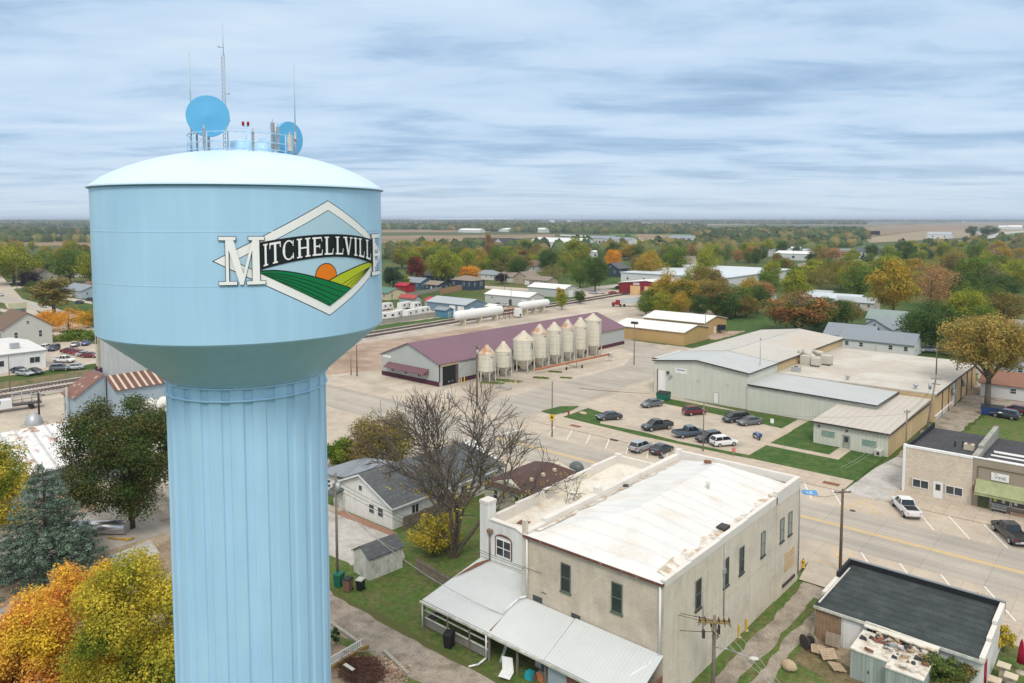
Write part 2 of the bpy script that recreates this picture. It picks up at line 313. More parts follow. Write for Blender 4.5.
# ------------------------------------------------------------------ the ground, roads, lawns
def ground_material():
    m = bpy.data.materials.new('open_ground'); m.use_nodes = True; nt = m.node_tree; N = nt.nodes.new; L = nt.links.new
    b = nt.nodes['Principled BSDF']; b.inputs['Roughness'].default_value = 0.95; b.inputs['Specular IOR Level'].default_value = 0.1
    tc = N("ShaderNodeTexCoord")
    mp = N("ShaderNodeMapping"); L(tc.outputs['Object'], mp.inputs[0]); mp.inputs['Scale'].default_value = (1 / 520.0, 1 / 780.0, 1)
    vo = N("ShaderNodeTexVoronoi"); vo.distance = 'CHEBYCHEV'; vo.inputs['Randomness'].default_value = 0.75; vo.inputs['Scale'].default_value = 1; L(mp.outputs[0], vo.inputs['Vector'])
    cr = N("ShaderNodeValToRGB"); cr.color_ramp.interpolation = 'CONSTANT'; L(vo.outputs['Color'], cr.inputs[0])
    e = cr.color_ramp.elements; e[0].color = (0.085, 0.105, 0.040, 1); e[1].position = 0.88; e[1].color = (0.07, 0.11, 0.035, 1)
    for p, c in ((0.30, (0.26, 0.19, 0.12, 1)), (0.42, (0.08, 0.10, 0.04, 1)), (0.60, (0.28, 0.21, 0.13, 1)), (0.72, (0.11, 0.12, 0.05, 1))):
        q = e.new(p); q.color = c
    n = N("ShaderNodeTexNoise"); n.inputs['Scale'].default_value = 0.02; n.inputs['Detail'].default_value = 9; L(tc.outputs['Object'], n.inputs['Vector'])
    g = N("ShaderNodeValToRGB"); L(n.outputs[0], g.inputs[0]); ge = g.color_ramp.elements
    ge[0].position = 0.38; ge[0].color = (0.05, 0.088, 0.02, 1); ge[1].position = 0.66; ge[1].color = (0.13, 0.12, 0.05, 1)
    q = ge.new(0.52); q.color = (0.078, 0.11, 0.03, 1)
    ln = N("ShaderNodeVectorMath"); ln.operation = 'LENGTH'; L(tc.outputs['Object'], ln.inputs[0])
    mr = N("ShaderNodeMapRange"); L(ln.outputs['Value'], mr.inputs[0]); mr.inputs[1].default_value = 850; mr.inputs[2].default_value = 900
    mx = N("ShaderNodeMix"); mx.data_type = 'RGBA'; L(mr.outputs[0], mx.inputs[0]); L(g.outputs[0], mx.inputs[6]); L(cr.outputs[0], mx.inputs[7])
    L(mx.outputs[2], b.inputs['Base Color']); return m
gm = MB(); gm.poly([(-45000, -45000, 0), (45000, -45000, 0), (45000, 45000, 0), (-45000, 45000, 0)])
g = gm.build('ground', ground_material()); g['kind'] = 'structure'

sheet('gravel_yard', [(-171, -20), (-84, -20), (-84, 80), (-80.4, 104), (-80.4, 188), (-96, 196), (-121, 197), (-125, 262), (-150, 300), (-193, 300), (-183, 150), (-172, 0)], 0.004, m_yard)
sheet('dirt_patch', [(-172, 96), (-150, 100), (-143, 118), (-146, 175), (-176, 190), (-179, 130)], 0.008, m_dirt2)
sheet('dirt_yard', [(-122, -20), (-66, -20), (-66, 30), (-82, 38), (-128, 38), (-125, 20)], 0.008, m_dirt)
sheet('main_street', [(-205, 80.5), (120, 80.5), (120, 104.6), (-205, 104.6), (-218, 98.4), (-330, 99), (-400, 113), (-900, 222), (-900, 214), (-400, 105), (-330, 90), (-218, 86.6)], 0.012, m_conc)
st = sheet('traffic_lanes', [(-218, 86.6), (120, 86.6), (120, 98.4), (-218, 98.4)], 0.016, m_lane)
sheet('cross_street', [(-101, -60), (-87.5, -60), (-87.5, 80.5), (-101, 80.5)], 0.012, m_lane)
sheet('side_street', [(-101.5, 104.6), (-88.5, 104.6), (-88.5, 150), (-92, 172), (-102, 186), (-121, 196), (-150, 214), (-150, 204), (-124, 188), (-108, 176), (-101.5, 160)], 0.012, m_lane)
sheet('parking_lot', [(-86.4, 112.4), (-47.2, 112.4), (-45.2, 118.8), (-45.2, 130.5), (-49, 134.6), (-80.4, 139.6), (-86.4, 139.6)], 0.012, m_conc)
# raised sidewalks with a kerb
def slab_walk(x0, x1, y0, y1, name='sidewalk', h=0.12):
    o = MB().box(x0, x1, y0, y1, 0.0, h).build(name, m_walk); o['kind'] = 'structure'; return o
slab_walk(-86, -31.4, 104.62, 112.38); slab_walk(-25.9, 60, 104.62, 110.28); slab_walk(-85, -27.3, 77.4, 80.48); slab_walk(-21.6, 60, 75.9, 80.48)
slab_walk(-49.4, -47.6, 111.2, 137.8, 'footpath', 0.05)
sheet('footpath', [(-47.6, 118.0), (-36.0, 118.0), (-36.0, 124.0), (-38.1, 124.0), (-38.1, 119.8), (-47.6, 119.8)], 0.125, m_walk)
sheet('driveway', [(-31.3, 104.62), (-26.0, 104.62), (-25.5, 112), (-26.2, 126), (-29.8, 126), (-30.8, 118)], 0.016, m_pale_gravel)
sheet('back_lane', [(-30, 126), (-26.2, 126), (-24.8, 150), (-24.5, 168), (-18, 172), (10, 170), (10, 186), (-20, 184), (-26, 194), (-31, 260), (-37, 330), (-42, 330), (-36, 230), (-30, 194)], 0.014, m_gravel)
sheet('driveway', [(-26.6, 75.6), (-22.4, 75.6), (-21.7, 80.5), (-27.3, 80.5)], 0.125, m_conc)
# the alley behind the shops and the twin-track lane beside the brick building
sheet('lawn', rect(-86, 60, 43.2, 77.6), 0.004, m_lawn)
sheet('lawn', rect(-66, 60, 14, 39.0), 0.009, m_lawn)
sheet('alley', [(-140, 40.2), (-100, 40), (-66, 38.6), (60, 38.6), (60, 42.1), (-60, 42.4), (-66, 43.6), (-100, 44), (-140, 44.2)], 0.014, m_gravel)
sheet('alley', [(-25.3, 42), (-22.0, 42), (-22.2, 60), (-22.3, 75.6), (-26.1, 75.6), (-25.6, 60)], 0.012, m_gravel)
sheet('lawn', [(-23.9, 46), (-23.5, 46), (-23.3, 58), (-23.6, 73), (-24.2, 73), (-24.1, 58)], 0.018, m_lawn)
sheet('gravel_yard', [(-84, 47), (-64, 47.5), (-61, 52.5), (-66.5, 56), (-84, 56)], 0.010, m_pale_gravel)
sheet('dirt_patch', [(-22, 63.5), (-9, 63), (-9, 66), (-21.8, 66)], 0.012, m_dirt)
sheet('dirt_patch', [(-22, 66), (-21.6, 60.8), (-18, 60), (-10, 60), (-10, 66)], 0.0105, m_scrub)
sheet('dirt_patch', [(-60, 24), (-48, 24), (-43.5, 37.8), (-57, 37.8)], 0.014, m_dirt)
# lawns across the street
sheet('mown_lawn', [(-47.4, 110.6), (-46, 109.9), (-31.0, 109.9), (-31.2, 117), (-30.9, 124.4), (-36.1, 124.4), (-36.1, 118.1), (-47.4, 118.1)], 0.13, m_lawn2)
sheet('mown_lawn', [(-47.4, 119.7), (-38.0, 119.7), (-38.0, 124.7), (-42.3, 124.7), (-42.3, 138.1), (-47.2, 138.1)], 0.13, m_lawn2)
sheet('mown_lawn', px((663, 403.5), (665, 398), (716, 408), (812, 424), (786, 437.5), (792, 431), (758, 423)), 0.03, m_lawn2)
sheet('mown_lawn', px((562.6, 417.5), (588, 408.6), (604, 413.5), (600, 424), (640, 432), (679, 442), (734, 453), (750, 456), (769.5, 449.5), (772, 450.5), (752, 459.5), (730, 455.5), (640, 436.5)), 0.1235, m_lawn2)
sheet('mown_lawn', px((541, 411.5), (560, 406.8), (579, 406.6), (571, 411), (555, 415.5)), 0.13, m_lawn2)
sheet('lawn', [(-24.7, 128), (20, 128), (20, 162), (-22.5, 165.8), (-24, 166)], 0.010, m_lawn)
sheet('lawn', [(-122, 196), (-96, 195), (-80.5, 190), (-80.5, 300), (-120, 300)], 0.008, m_lawn2)
sheet('dirt_patch', px((700, 338), (712, 331), (745, 331), (735, 335), (715, 340)), 0.012, m_dirt2)
sheet('lawn', [(-120, 197), (-109.5, 195), (-104.4, 209), (-104.4, 214), (-112, 214), (-121, 200)], 0.012, m_lawn2)
# railway corridor
def rx(Y): return -181.5 - 0.066 * (Y - 55)
sheet('railbed', [(rx(-200) + 5, -200), (rx(900) + 5, 900), (rx(900) - 8.6, 900), (rx(-200) - 8.6, -200)], 0.02, m_ballast)
sheet('grass_verge', [(rx(90) - 8.6, 110), (rx(700) - 8.6, 700), (rx(700) - 24, 700), (rx(110) - 17, 110)], 0.016, m_lawn2)
sheet('scrub', [(rx(-60) - 8.6, -60), (rx(72) - 8.6, 72), (rx(72) - 16, 70), (rx(-60) - 20, -60)], 0.016, m_scrub)
m_rail = M('rail_steel', (0.13, 0.10, 0.085), 0.6, 0.15, 2, metal=0.3)
m_tie = M('tie_wood', (0.14, 0.115, 0.095), 0.9, 0.2, 2)
for k, off in enumerate((0.0, -5.2)):
    t = thing('railway_track', ['railway track on pale ballast nearest the grain yard', 'railway track on pale ballast nearest the grass verge and storage sheds'][k], 'track', (rx(150) + off, 150, 0))
    b = MB()
    for s_ in (-0.75, 0.75): b.prism([(rx(-150) + off + s_ - .06, -150), (rx(-150) + off + s_ + .06, -150), (rx(800) + off + s_ + .06, 800), (rx(800) + off + s_ - .06, 800)], 0.14, 0.30)
    b.build('rail', m_rail, t)
    b = MB()
    for i in range(900):
        y = -100 + i * 0.75
        if y > 560: break
        x = rx(y) + off; b.box(x - 1.3, x + 1.3, y - .13, y + .13, 0.022, 0.14)
    b.build('tie', m_tie, t)['kind'] = 'stuff'
# other yards and roads beyond the railway
sheet('gravel_yard', [(-205, 176), (-203.5, 206), (-198, 226), (-200, 240), (-228, 240), (-240, 200), (-240, 160), (-205, 160)], 0.020, m_yard)
sheet('gravel_yard', [(-182, 235), (-150, 230), (-150, 300), (-186, 300)], 0.010, m_yard)
sheet('gravel_yard', [(-205, 290), (-180, 290), (-180, 330), (-230, 330), (-235, 300)], 0.022, m_conc)
sheet('road', px((480, 288), (530, 291.5), (570, 294), (620, 293), (620, 290.5), (566, 290.5), (530, 288.5), (480, 285.5)), 0.03, m_conc)
sheet('road', px((566, 290), (618, 284), (618, 287), (580, 293.5)), 0.034, m_lane)
sheet('gravel_yard', [(-250, 45), (-205, 45), (-205, 88), (-250, 84)], 0.020, m_conc)
for q in (((0, 322), (40, 326), (85, 330), (92, 334), (92, 336.5), (40, 330), (0, 325.5)), ((0, 308.5), (22, 312), (33, 318), (30, 318), (0, 311.5)),
          ((0, 288), (52, 283), (52, 284.5), (0, 290.5)), ((50, 333), (92, 326.5), (92, 330), (58, 337)), ((60, 296), (84, 300), (92, 302), (92, 304), (60, 299)),
          ((0, 283), (20, 281), (20, 282), (0, 284.5))):
    sheet('driveway', px(*q), 0.03, m_conc)
sheet('road', px((-60, 281), (0, 293), (45, 305), (80, 316), (70, 319), (30, 309), (-60, 289)), 0.034, m_lane)
for k, q in enumerate((((560, 236), (640, 240), (640, 238), (560, 234.6)), ((875, 250), (920, 246), (975, 239), (975, 240.6), (925, 249), (880, 252.6)), ((975, 239), (1000, 232.5), (1060, 228.6), (1060, 229.4), (1004, 234), (990, 240)), ((830, 262), (880, 258), (880, 259.3), (834, 263.6)))):
    sheet('road', px(*q), 0.5, m_pale_gravel)
m_field_t = M('stubble_field', (0.27, 0.195, 0.115), 0.95, 0.16, 0.01, col2=(0.20, 0.15, 0.085), s2=0.004, aniso=((.0015, .02, 1), .18))
m_field_p = M('pale_field', (0.29, 0.235, 0.15), 0.95, 0.10, 0.01, aniso=((.0015, .02, 1), .15))
m_field_g = M('green_field', (0.085, 0.165, 0.04), 0.95, 0.15, 0.01)
for q, m_, z in ((((864, 237), (920, 231), (1100, 225.5), (1100, 222.6), (930, 223.6), (864, 227)), m_field_t, .30), (((870, 243), (1000, 236), (1100, 232), (1100, 226.5), (930, 230), (864, 238)), m_field_p, .25),
                 (((380, 243), (475, 241), (555, 237), (555, 234.5), (380, 236)), m_field_t, .3), (((40, 241), (92, 240), (200, 240), (200, 234.4), (40, 234.4)), m_field_t, .3),
                 (((30, 234.2), (92, 234), (92, 232.7), (30, 233)), m_field_p, .4), (((-60, 234), (20, 233), (20, 231), (-60, 231)), m_field_t, .3),
                 (((610, 236), (700, 237.5), (700, 232.6), (610, 233)), m_field_g, .3), (((620, 242), (690, 243), (690, 236), (640, 234)), m_field_t, .32),
                 (((700, 232), (880, 235), (880, 231), (700, 229.4)), m_field_p, .3), (((725, 244), (860, 248), (860, 244.6), (725, 241)), m_field_t, .34),
                 (((370, 227.6), (480, 227.2), (480, 225.6), (370, 226)), m_field_p, .3), (((538, 226), (580, 226), (580, 222.8), (538, 223)), m_field_p, .3),
                 (((1000, 236.6), (1100, 234), (1100, 228.6), (1020, 231.4)), m_field_g, .36), (((560, 224), (700, 225), (700, 223), (560, 222.5)), m_field_t, .3),
                 (((820, 250), (880, 254), (920, 248), (860, 245.5)), m_field_g, .4)):
    sheet('field', px(*q), z, m_)
# painted lines
yl = MB()
for dy_ in (-0.2, 0.2): yl.poly([(-84, 92.65 + dy_ - .11, .020), (60, 92.65 + dy_ - .11, .020), (60, 92.65 + dy_ + .11, .020), (-84, 92.65 + dy_ + .11, .020)])
yl.build('yellow_centre_line', m_line_y, st)
def stripe(a, b, w=0.14, mat=None, z=0.0205, name='stall_line'):
    a = Vector((a[0], a[1], 0)); b = Vector((b[0], b[1], 0)); d = (b - a).normalized(); n = Vector((-d.y, d.x, 0)) * w / 2
    q = MB(); q.poly([(p.x, p.y, z) for p in (a - n, b - n, b + n, a + n)]); o = q.build(name, mat or m_line_w, st)
    if o.data.polygons[0].normal.z < 0: o.data.flip_normals()
for x in (-22.6, -18.9, -15.2, -11.5, -7.8, -4.1): stripe((x, 105.2), (x + 3.6, 98.6))
for x in (-81.5, -77.6, -73.7, -69.8, -65.9, -62.2, -58.8): stripe((x, 106.2), (x + 3.4, 99.6))
for x in (-42.6, -36.8, -33): stripe((x, 105.3), (x + 3.2, 99.4))
for x in (-20.3, -16.4, -12.5, -8.6, -4.7, -0.8): stripe((x - 3.4, 86.6), (x, 80.8))
for x in (-68, -64, -60): stripe((x - 3.4, 86.6), (x, 80.8))
stripe((-84.4, 93.5), (-84.0, 99.0), 0.5, name='stop_line')
for a, b in (((-27.9, 103.7), (-25.4, 99.4)), ((-27.9, 103.7), (-29.6, 99.0)), ((-29.6, 99.0), (-25.4, 99.4)), ((-28.6, 101.8), (-27.0, 102)), ((-29, 100.6), (-26.2, 100.9))): stripe(a, b, 0.13, m_line_y)
for a, b in (((-24.9, 86), (-22.0, 81)), ((-26.6, 86), (-24.9, 83)), ((-26.8, 83.5), (-22.6, 83.9)), ((-22.0, 81.2), (-26.8, 81.4))): stripe(a, b, 0.13, m_line_y)
m_blue = M('blue_marking_paint', (0.10, 0.28, 0.55), 0.7, 0.08, 3)
hp = px((801, 489.8), (816, 490.4), (818.5, 495.6), (803.5, 494.6))
q = MB(); q.poly([(p[0], p[1], .0215) for p in hp[::-1]]); q.build('accessible_parking_marking', m_blue, st)
def txt(s, size, mat, parent, O, u, up, name='lettering', depth=0.01, align='CENTER', sx=1.0):
    """lettering: O centre point, u reading direction, up direction"""
    cu = bpy.data.curves.new(name, 'FONT'); cu.body = s; cu.size = size; cu.align_x = align; cu.align_y = 'CENTER'; cu.extrude = depth; cu.resolution_u = 2
    tmp = bpy.data.objects.new('tmp', cu); COL.objects.link(tmp); dg = bpy.context.evaluated_depsgraph_get(); dg.update()
    me = bpy.data.meshes.new_from_object(tmp.evaluated_get(dg)); bpy.data.objects.remove(tmp)
    u = Vector(u); up = Vector(up); nn = u.cross(up); o0 = BASE.get(parent.name, Vector((0, 0, 0))); O = Vector(O) - o0
    for v in me.vertices: c = v.co.copy(); v.co = O + u * c.x * sx + up * c.y + nn * c.z
    me.materials.clear(); me.materials.append(mat); me.name = name
    o = bpy.data.objects.new(name, me); COL.objects.link(o); o.parent = parent; BASE[o.name] = o0; return o
# wheelchair symbol
c = at(809.5, 492.7); q = MB()
for i in range(12):
    a = 2 * math.pi * i / 16 + 2.2; b = 2 * math.pi * (i + 1) / 16 + 2.2
    q.poly([(c[0] + r_ * math.cos(t), c[1] - .1 + r_ * math.sin(t), .0235) for r_, t in ((.30, a), (.38, a), (.38, b), (.30, b))])
q.box(c[0] - .05, c[0] + .04, c[1], c[1] + .45, .0235, .025); q.box(c[0] + .05, c[0] + .3, c[1] + .08, c[1] + .15, .0235, .025); q.box(c[0] + .24, c[0] + .31, c[1] - .3, c[1] + .07, .0235, .025)
q.lathe(c[0], c[1] + .6, [(0, .0245), (.09, .0245)], 10)
q.build('wheelchair_symbol', m_line_w, st)
m_rust = M('rusty_iron', (0.21, 0.09, 0.045), 0.85, 0.25, 5)
def lid(x, y, w, l, mat=None, rnd=False, label='', cat='cover'):
    p = at(x, y); b = MB()
    if rnd: b.lathe(p[0], p[1], [(0, .03), (w, .03), (w, .021)], 20)
    else: b.box(p[0] - w, p[0] + w, p[1] - l, p[1] + l, .021, .14)
    tag(b.build('street_drain' if not rnd else 'manhole_cover', mat or m_dark, off=Vector((p[0], p[1], 0))), label, cat)
lid(831, 484.5, 1.1, .55, m_rust, label='rusty orange tactile plate set in the pavement by the office lawn', cat='plate')
lid(575.5, 426.6, 1.1, .5, m_rust, label='rusty tactile plate in the pavement near the two grass wedges', cat='plate')
lid(549, 465, .42, 0, rnd=True, label='dark manhole cover in the street by the maroon roofed building')
lid(852.5, 510.8, .36, 0, rnd=True, label='dark manhole cover in the street across from the office lawn')
lid(851, 560.6, .34, 0, rnd=True, label='dark manhole cover by the brown roadside utility pole')
lid(614, 440.4, .7, .3, label='black storm drain slot at the kerb left of the silver car', cat='drain')
# ------------------------------------------------------------------ water tower
TX, TY = -33.09, 18.69; TR = 6.42
tw_u = Vector((-TX, -TY, 0)).normalized(); tw_r = Vector((-tw_u.y, tw_u.x, 0))
tw_r = Vector((tw_u.y * -1, tw_u.x, 0))
if (Vector((_EX[0], _EY[0], 0))).dot(tw_r) < 0: tw_r = -tw_r
def cylp(s, z, r=TR):
    ph = s / TR; d = tw_u * math.cos(ph) + tw_r * math.sin(ph); return (TX + d.x * r, TY + d.y * r, z)
m_tow = M('sky_blue_tower_paint', (0.435, 0.69, 0.90), 0.42, 0.035, 0.7, streak=0.045, col2=(0.405, 0.655, 0.87), s2=0.35, spec=0.35)
m_tow_l = M('toplit_tower_paint', (0.58, 0.74, 0.89), 0.4, 0.03, 0.5, spec=0.4)  # paler copy of the tower blue, with soft light from above in its colour
m_tow_d = M('dish_blue_paint', (0.13, 0.45, 0.74), 0.4, 0.04, 1)
tower = thing('water_tower', 'tall sky blue fluted-column water tower with the town emblem on its tank', 'water tower', (TX, TY, 0))
SH = TR * .0957 / .169
b = MB(); b.lathe(TX, TY, [(TR, 38.40), (TR, 32.0)], 160); b.lathe(TX, TY, [(TR, 32.0), (TR - .06, 31.92)], 160)
b.build('tank', m_tow, tower)
for z in (36.5, 34.35): MB().lathe(TX, TY, [(TR + .004, z + .03), (TR + .010, z), (TR + .004, z - .03)], 160).build('weld_seam', m_tow, tower)
MB().lathe(TX, TY, [(TR - .06, 31.92), (SH + .22, 29.83)], 160).lathe(TX, TY, [(SH + .22, 29.83), (SH + .06, 29.66)], 160).build('tank_cone', m_tow, tower)
prof = [(TR + .13, 38.36), (TR + .13, 38.42), (TR + .02, 38.47)] + [(TR * (1 - k / 14.0), 38.47 + 1.75 * (1 - (1 - k / 14.0) ** 2) ** 0.8) for k in range(1, 15)]
MB().lathe(TX, TY, prof, 160).build('tank_roof', m_tow_l, tower)
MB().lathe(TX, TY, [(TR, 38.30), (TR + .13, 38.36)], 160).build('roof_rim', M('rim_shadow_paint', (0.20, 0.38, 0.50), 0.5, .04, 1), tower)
def flute(t):
    k = (t * 24 / (2 * math.pi)) % 1.0; k = abs(k - 0.5) * 2     # 0 centre of panel .. 1 groove
    return 1.0 if k < 0.56 else (1.0 - 0.026 * (k - 0.56) / 0.12 if k < 0.68 else 0.974)
b = MB(); b.lathe(TX, TY, [(SH, z) for z in (0.0, 8.0, 16.0, 24.0, 29.0, 29.72)], 576, flute, sm=False)
b.build('fluted_column', m_tow, tower)
b = MB()
for z in (29.60, 29.05):
    b.lathe(TX, TY, [(SH - .02, z - .05), (SH + .075, z - .03), (SH + .075, z + .03), (SH - .02, z + .05)], 120)
for i in range(24):
    t = 2 * math.pi * (i + .5) / 24; x = TX + (SH + .04) * math.cos(t); y = TY + (SH + .07) * math.sin(t)
    if i % 3 == 0: b.box(x - .05, x + .05, y - .05, y + .05, 29.6, 29.95)
b.build('collar_ring', m_tow, tower)
MB().lathe(TX, TY, [(SH + 1.2, 0), (SH + 1.2, .5), (SH + .1, .6)], 60).build('foundation', m_conc, tower)

def bend_poly(polys, r, step=0.18, thick=0.0):
    """flat (s, z) polygons bent onto the tank at radius r"""
    vs_all, fs_all = [], []
    for k, P in enumerate(polys):
        bm = bmesh.new(); f = bm.faces.new([bm.verts.new((p[0], p[1], 0)) for p in P]); bm.normal_update()
        bmesh.ops.triangulate(bm, faces=bm.faces[:])
        x0 = min(p[0] for p in P); x1 = max(p[0] for p in P); x = x0 + step
        while x < x1 - 1e-4:
            bmesh.ops.bisect_plane(bm, geom=bm.verts[:] + bm.edges[:] + bm.faces[:], plane_co=(x, 0, 0), plane_no=(1, 0, 0)); x += step
        bm.verts.ensure_lookup_table(); bm.verts.index_update(); n = len(vs_all)
        for v in bm.verts: vs_all.append(cylp(v.co.x, v.co.y, r + 0.0012 * k))
        for f in bm.faces: fs_all.append(tuple(n + v.index for v in f.verts))
        bm.free()
    q = MB(); q.add(vs_all, fs_all); return q
def layer(name, polys, r, mat, parent):
    o = bend_poly(polys, TR + r).build(name, mat, parent)
    c = Vector((TX, TY, 0)) - BASE[o.name]
    me = o.data; me.calc_loop_triangles()
    flip = sum(1 for p in me.polygons if Vector((p.center.x - c.x, p.center.y - c.y, 0)).dot(p.normal) < 0) > len(me.polygons) / 2
    if flip: me.flip_normals()
    return o
E_w = M('emblem_white', (0.92, 0.92, 0.90), 0.5, 0.02); E_k = M('emblem_black', (0.012, 0.015, 0.017), 0.5, 0.05)
E_b = M('emblem_pale_blue', (0.46, 0.66, 0.78), 0.5, 0.02); E_g = M('emblem_green', (0.0, 0.19, 0.055), 0.5, 0.04); E_y = M('emblem_yellow_green', (0.50, 0.58, 0.02), 0.5, 0.04); E_o = M('emblem_orange', (0.85, 0.22, 0.01), 0.5, 0.03)
LC, LZ, HW, HH = 3.50, 35.34, 4.67, 2.41
def dia(hw, hh): return [(LC - hw, LZ), (LC, LZ - hh), (LC + hw, LZ), (LC, LZ + hh)]
emb = layer('emblem', [dia(HW + .07, HH + .035)], .006, E_k, tower)
layer('white_border', [dia(HW, HH)], .010, E_w, emb)
layer('inner_outline', [dia(HW - .72, HH - .37)], .014, E_k, emb)
layer('sky_panel', [dia(HW - .78, HH - .40)], .018, E_b, emb)
IW, IH = HW - .78, HH - .40
def clipdia(P, hw=IW, hh=IH):
    """clip polygon to the inner diamond (convex)"""
    D = dia(hw, hh); out = P
    for i in range(4):
        a, b_ = D[i], D[(i + 1) % 4]; res = []
        side = lambda p: (b_[0] - a[0]) * (p[1] - a[1]) - (b_[1] - a[1]) * (p[0] - a[0])
        for j in range(len(out)):
            p, q_ = out[j], out[(j + 1) % len(out)]; sp_, sq = side(p), side(q_)
            if sp_ >= 0: res.append(p)
            if sp_ * sq < 0: t = sp_ / (sp_ - sq); res.append((p[0] + (q_[0] - p[0]) * t, p[1] + (q_[1] - p[1]) * t))
        out = res
    return out
def circ(cx_, cz, r, n=28): return [(cx_ + r * math.cos(2 * math.pi * i / n), cz + r * math.sin(2 * math.pi * i / n)) for i in range(n)]
layer('sun_outline', [circ(3.36, 34.60, .55)], .021, E_k, emb); layer('sun_disc', [circ(3.36, 34.60, .51)], .024, E_o, emb)
def ytop(s): # yellow hill crest
    return 34.30 + (s - 3.3) * 0.40 if s < 4.1 else 34.62 + 0.40 * math.sin((s - 4.1) / 2.9 * math.pi * .62)
yel = [(s_, ytop(s_)) for s_ in np.linspace(3.3, 7.6, 22)] + [(7.6, 32), (3.3, 32)]
yel_o = [(s_, z_ + .05) for s_, z_ in yel[:22]] + [(7.6, 32), (3.3, 32)]
layer('hill_outline', [clipdia(yel_o, IW + .03, IH + .02)], .027, E_k, emb); layer('yellow_hill', [clipdia(yel)], .030, E_y, emb)
def gtop(s): return 34.86 - 0.0 * s - 0.255 * max(0, s - 1.1) ** 1.0 * (0.35 + 0.17 * (s - 1.1)) + 0.05 * math.sin((s + .2) * 1.2)
grn = [(s_, gtop(s_)) for s_ in np.linspace(-.3, 5.0, 24)] + [(5.0, 32), (-.3, 32)]
grn_o = [(s_, z_ + .05) for s_, z_ in grn[:24]] + [(5.0, 32), (-.3, 32)]
layer('hill_outline', [clipdia(grn_o, IW + .03, IH + .02)], .033, E_k, emb); layer('green_hill', [clipdia(grn)], .036, E_g, emb)
def ribbon(f, s0, s1, w=.035, n=20):
    ss = np.linspace(s0, s1, n); return [(s_, f(s_) + w / 2) for s_ in ss] + [(s_, f(s_) - w / 2) for s_ in ss[::-1]]
rb = []
for k in range(1, 8):
    d = k * 0.245
    rb.append(clipdia(ribbon(lambda s_: gtop(s_) - d * min(1.0, (s_ + 0.25) / 4.0) - .02, 0.0 + .10 * k, 4.85 - .12 * k, .03), IW - .04, IH - .03))
layer('furrow_lines', [p for p in rb if len(p) > 3], .039, E_k, emb)
rb = []
for k in range(1, 6):
    a = 3.55 + k * .27
    f = lambda s_, a=a, k=k: 34.82 - (6.55 - s_) ** 1.55 * (0.105 + 0.062 * k)
    P = [p for p in clipdia(ribbon(f, a, 6.45, .03), IW - .04, IH - .03)]
    P = [p for p in P if p[1] > gtop(min(p[0], 4.95)) + .03 or p[0] > 4.9]
    if len(P) > 5: rb.append(P)
layer('furrow_lines', rb, .0315, E_k, emb)
def btop(s): return 36.36 - 0.034 * (s - 3.5) ** 2
def bbot(s): return 35.40 - 0.050 * (s - 3.5) ** 2
ban = [(s_, btop(s_)) for s_ in np.linspace(.45, 6.55, 24)] + [(s_, bbot(s_)) for s_ in np.linspace(6.55, .45, 24)]
layer('banner', [ban], .044, E_k, emb)
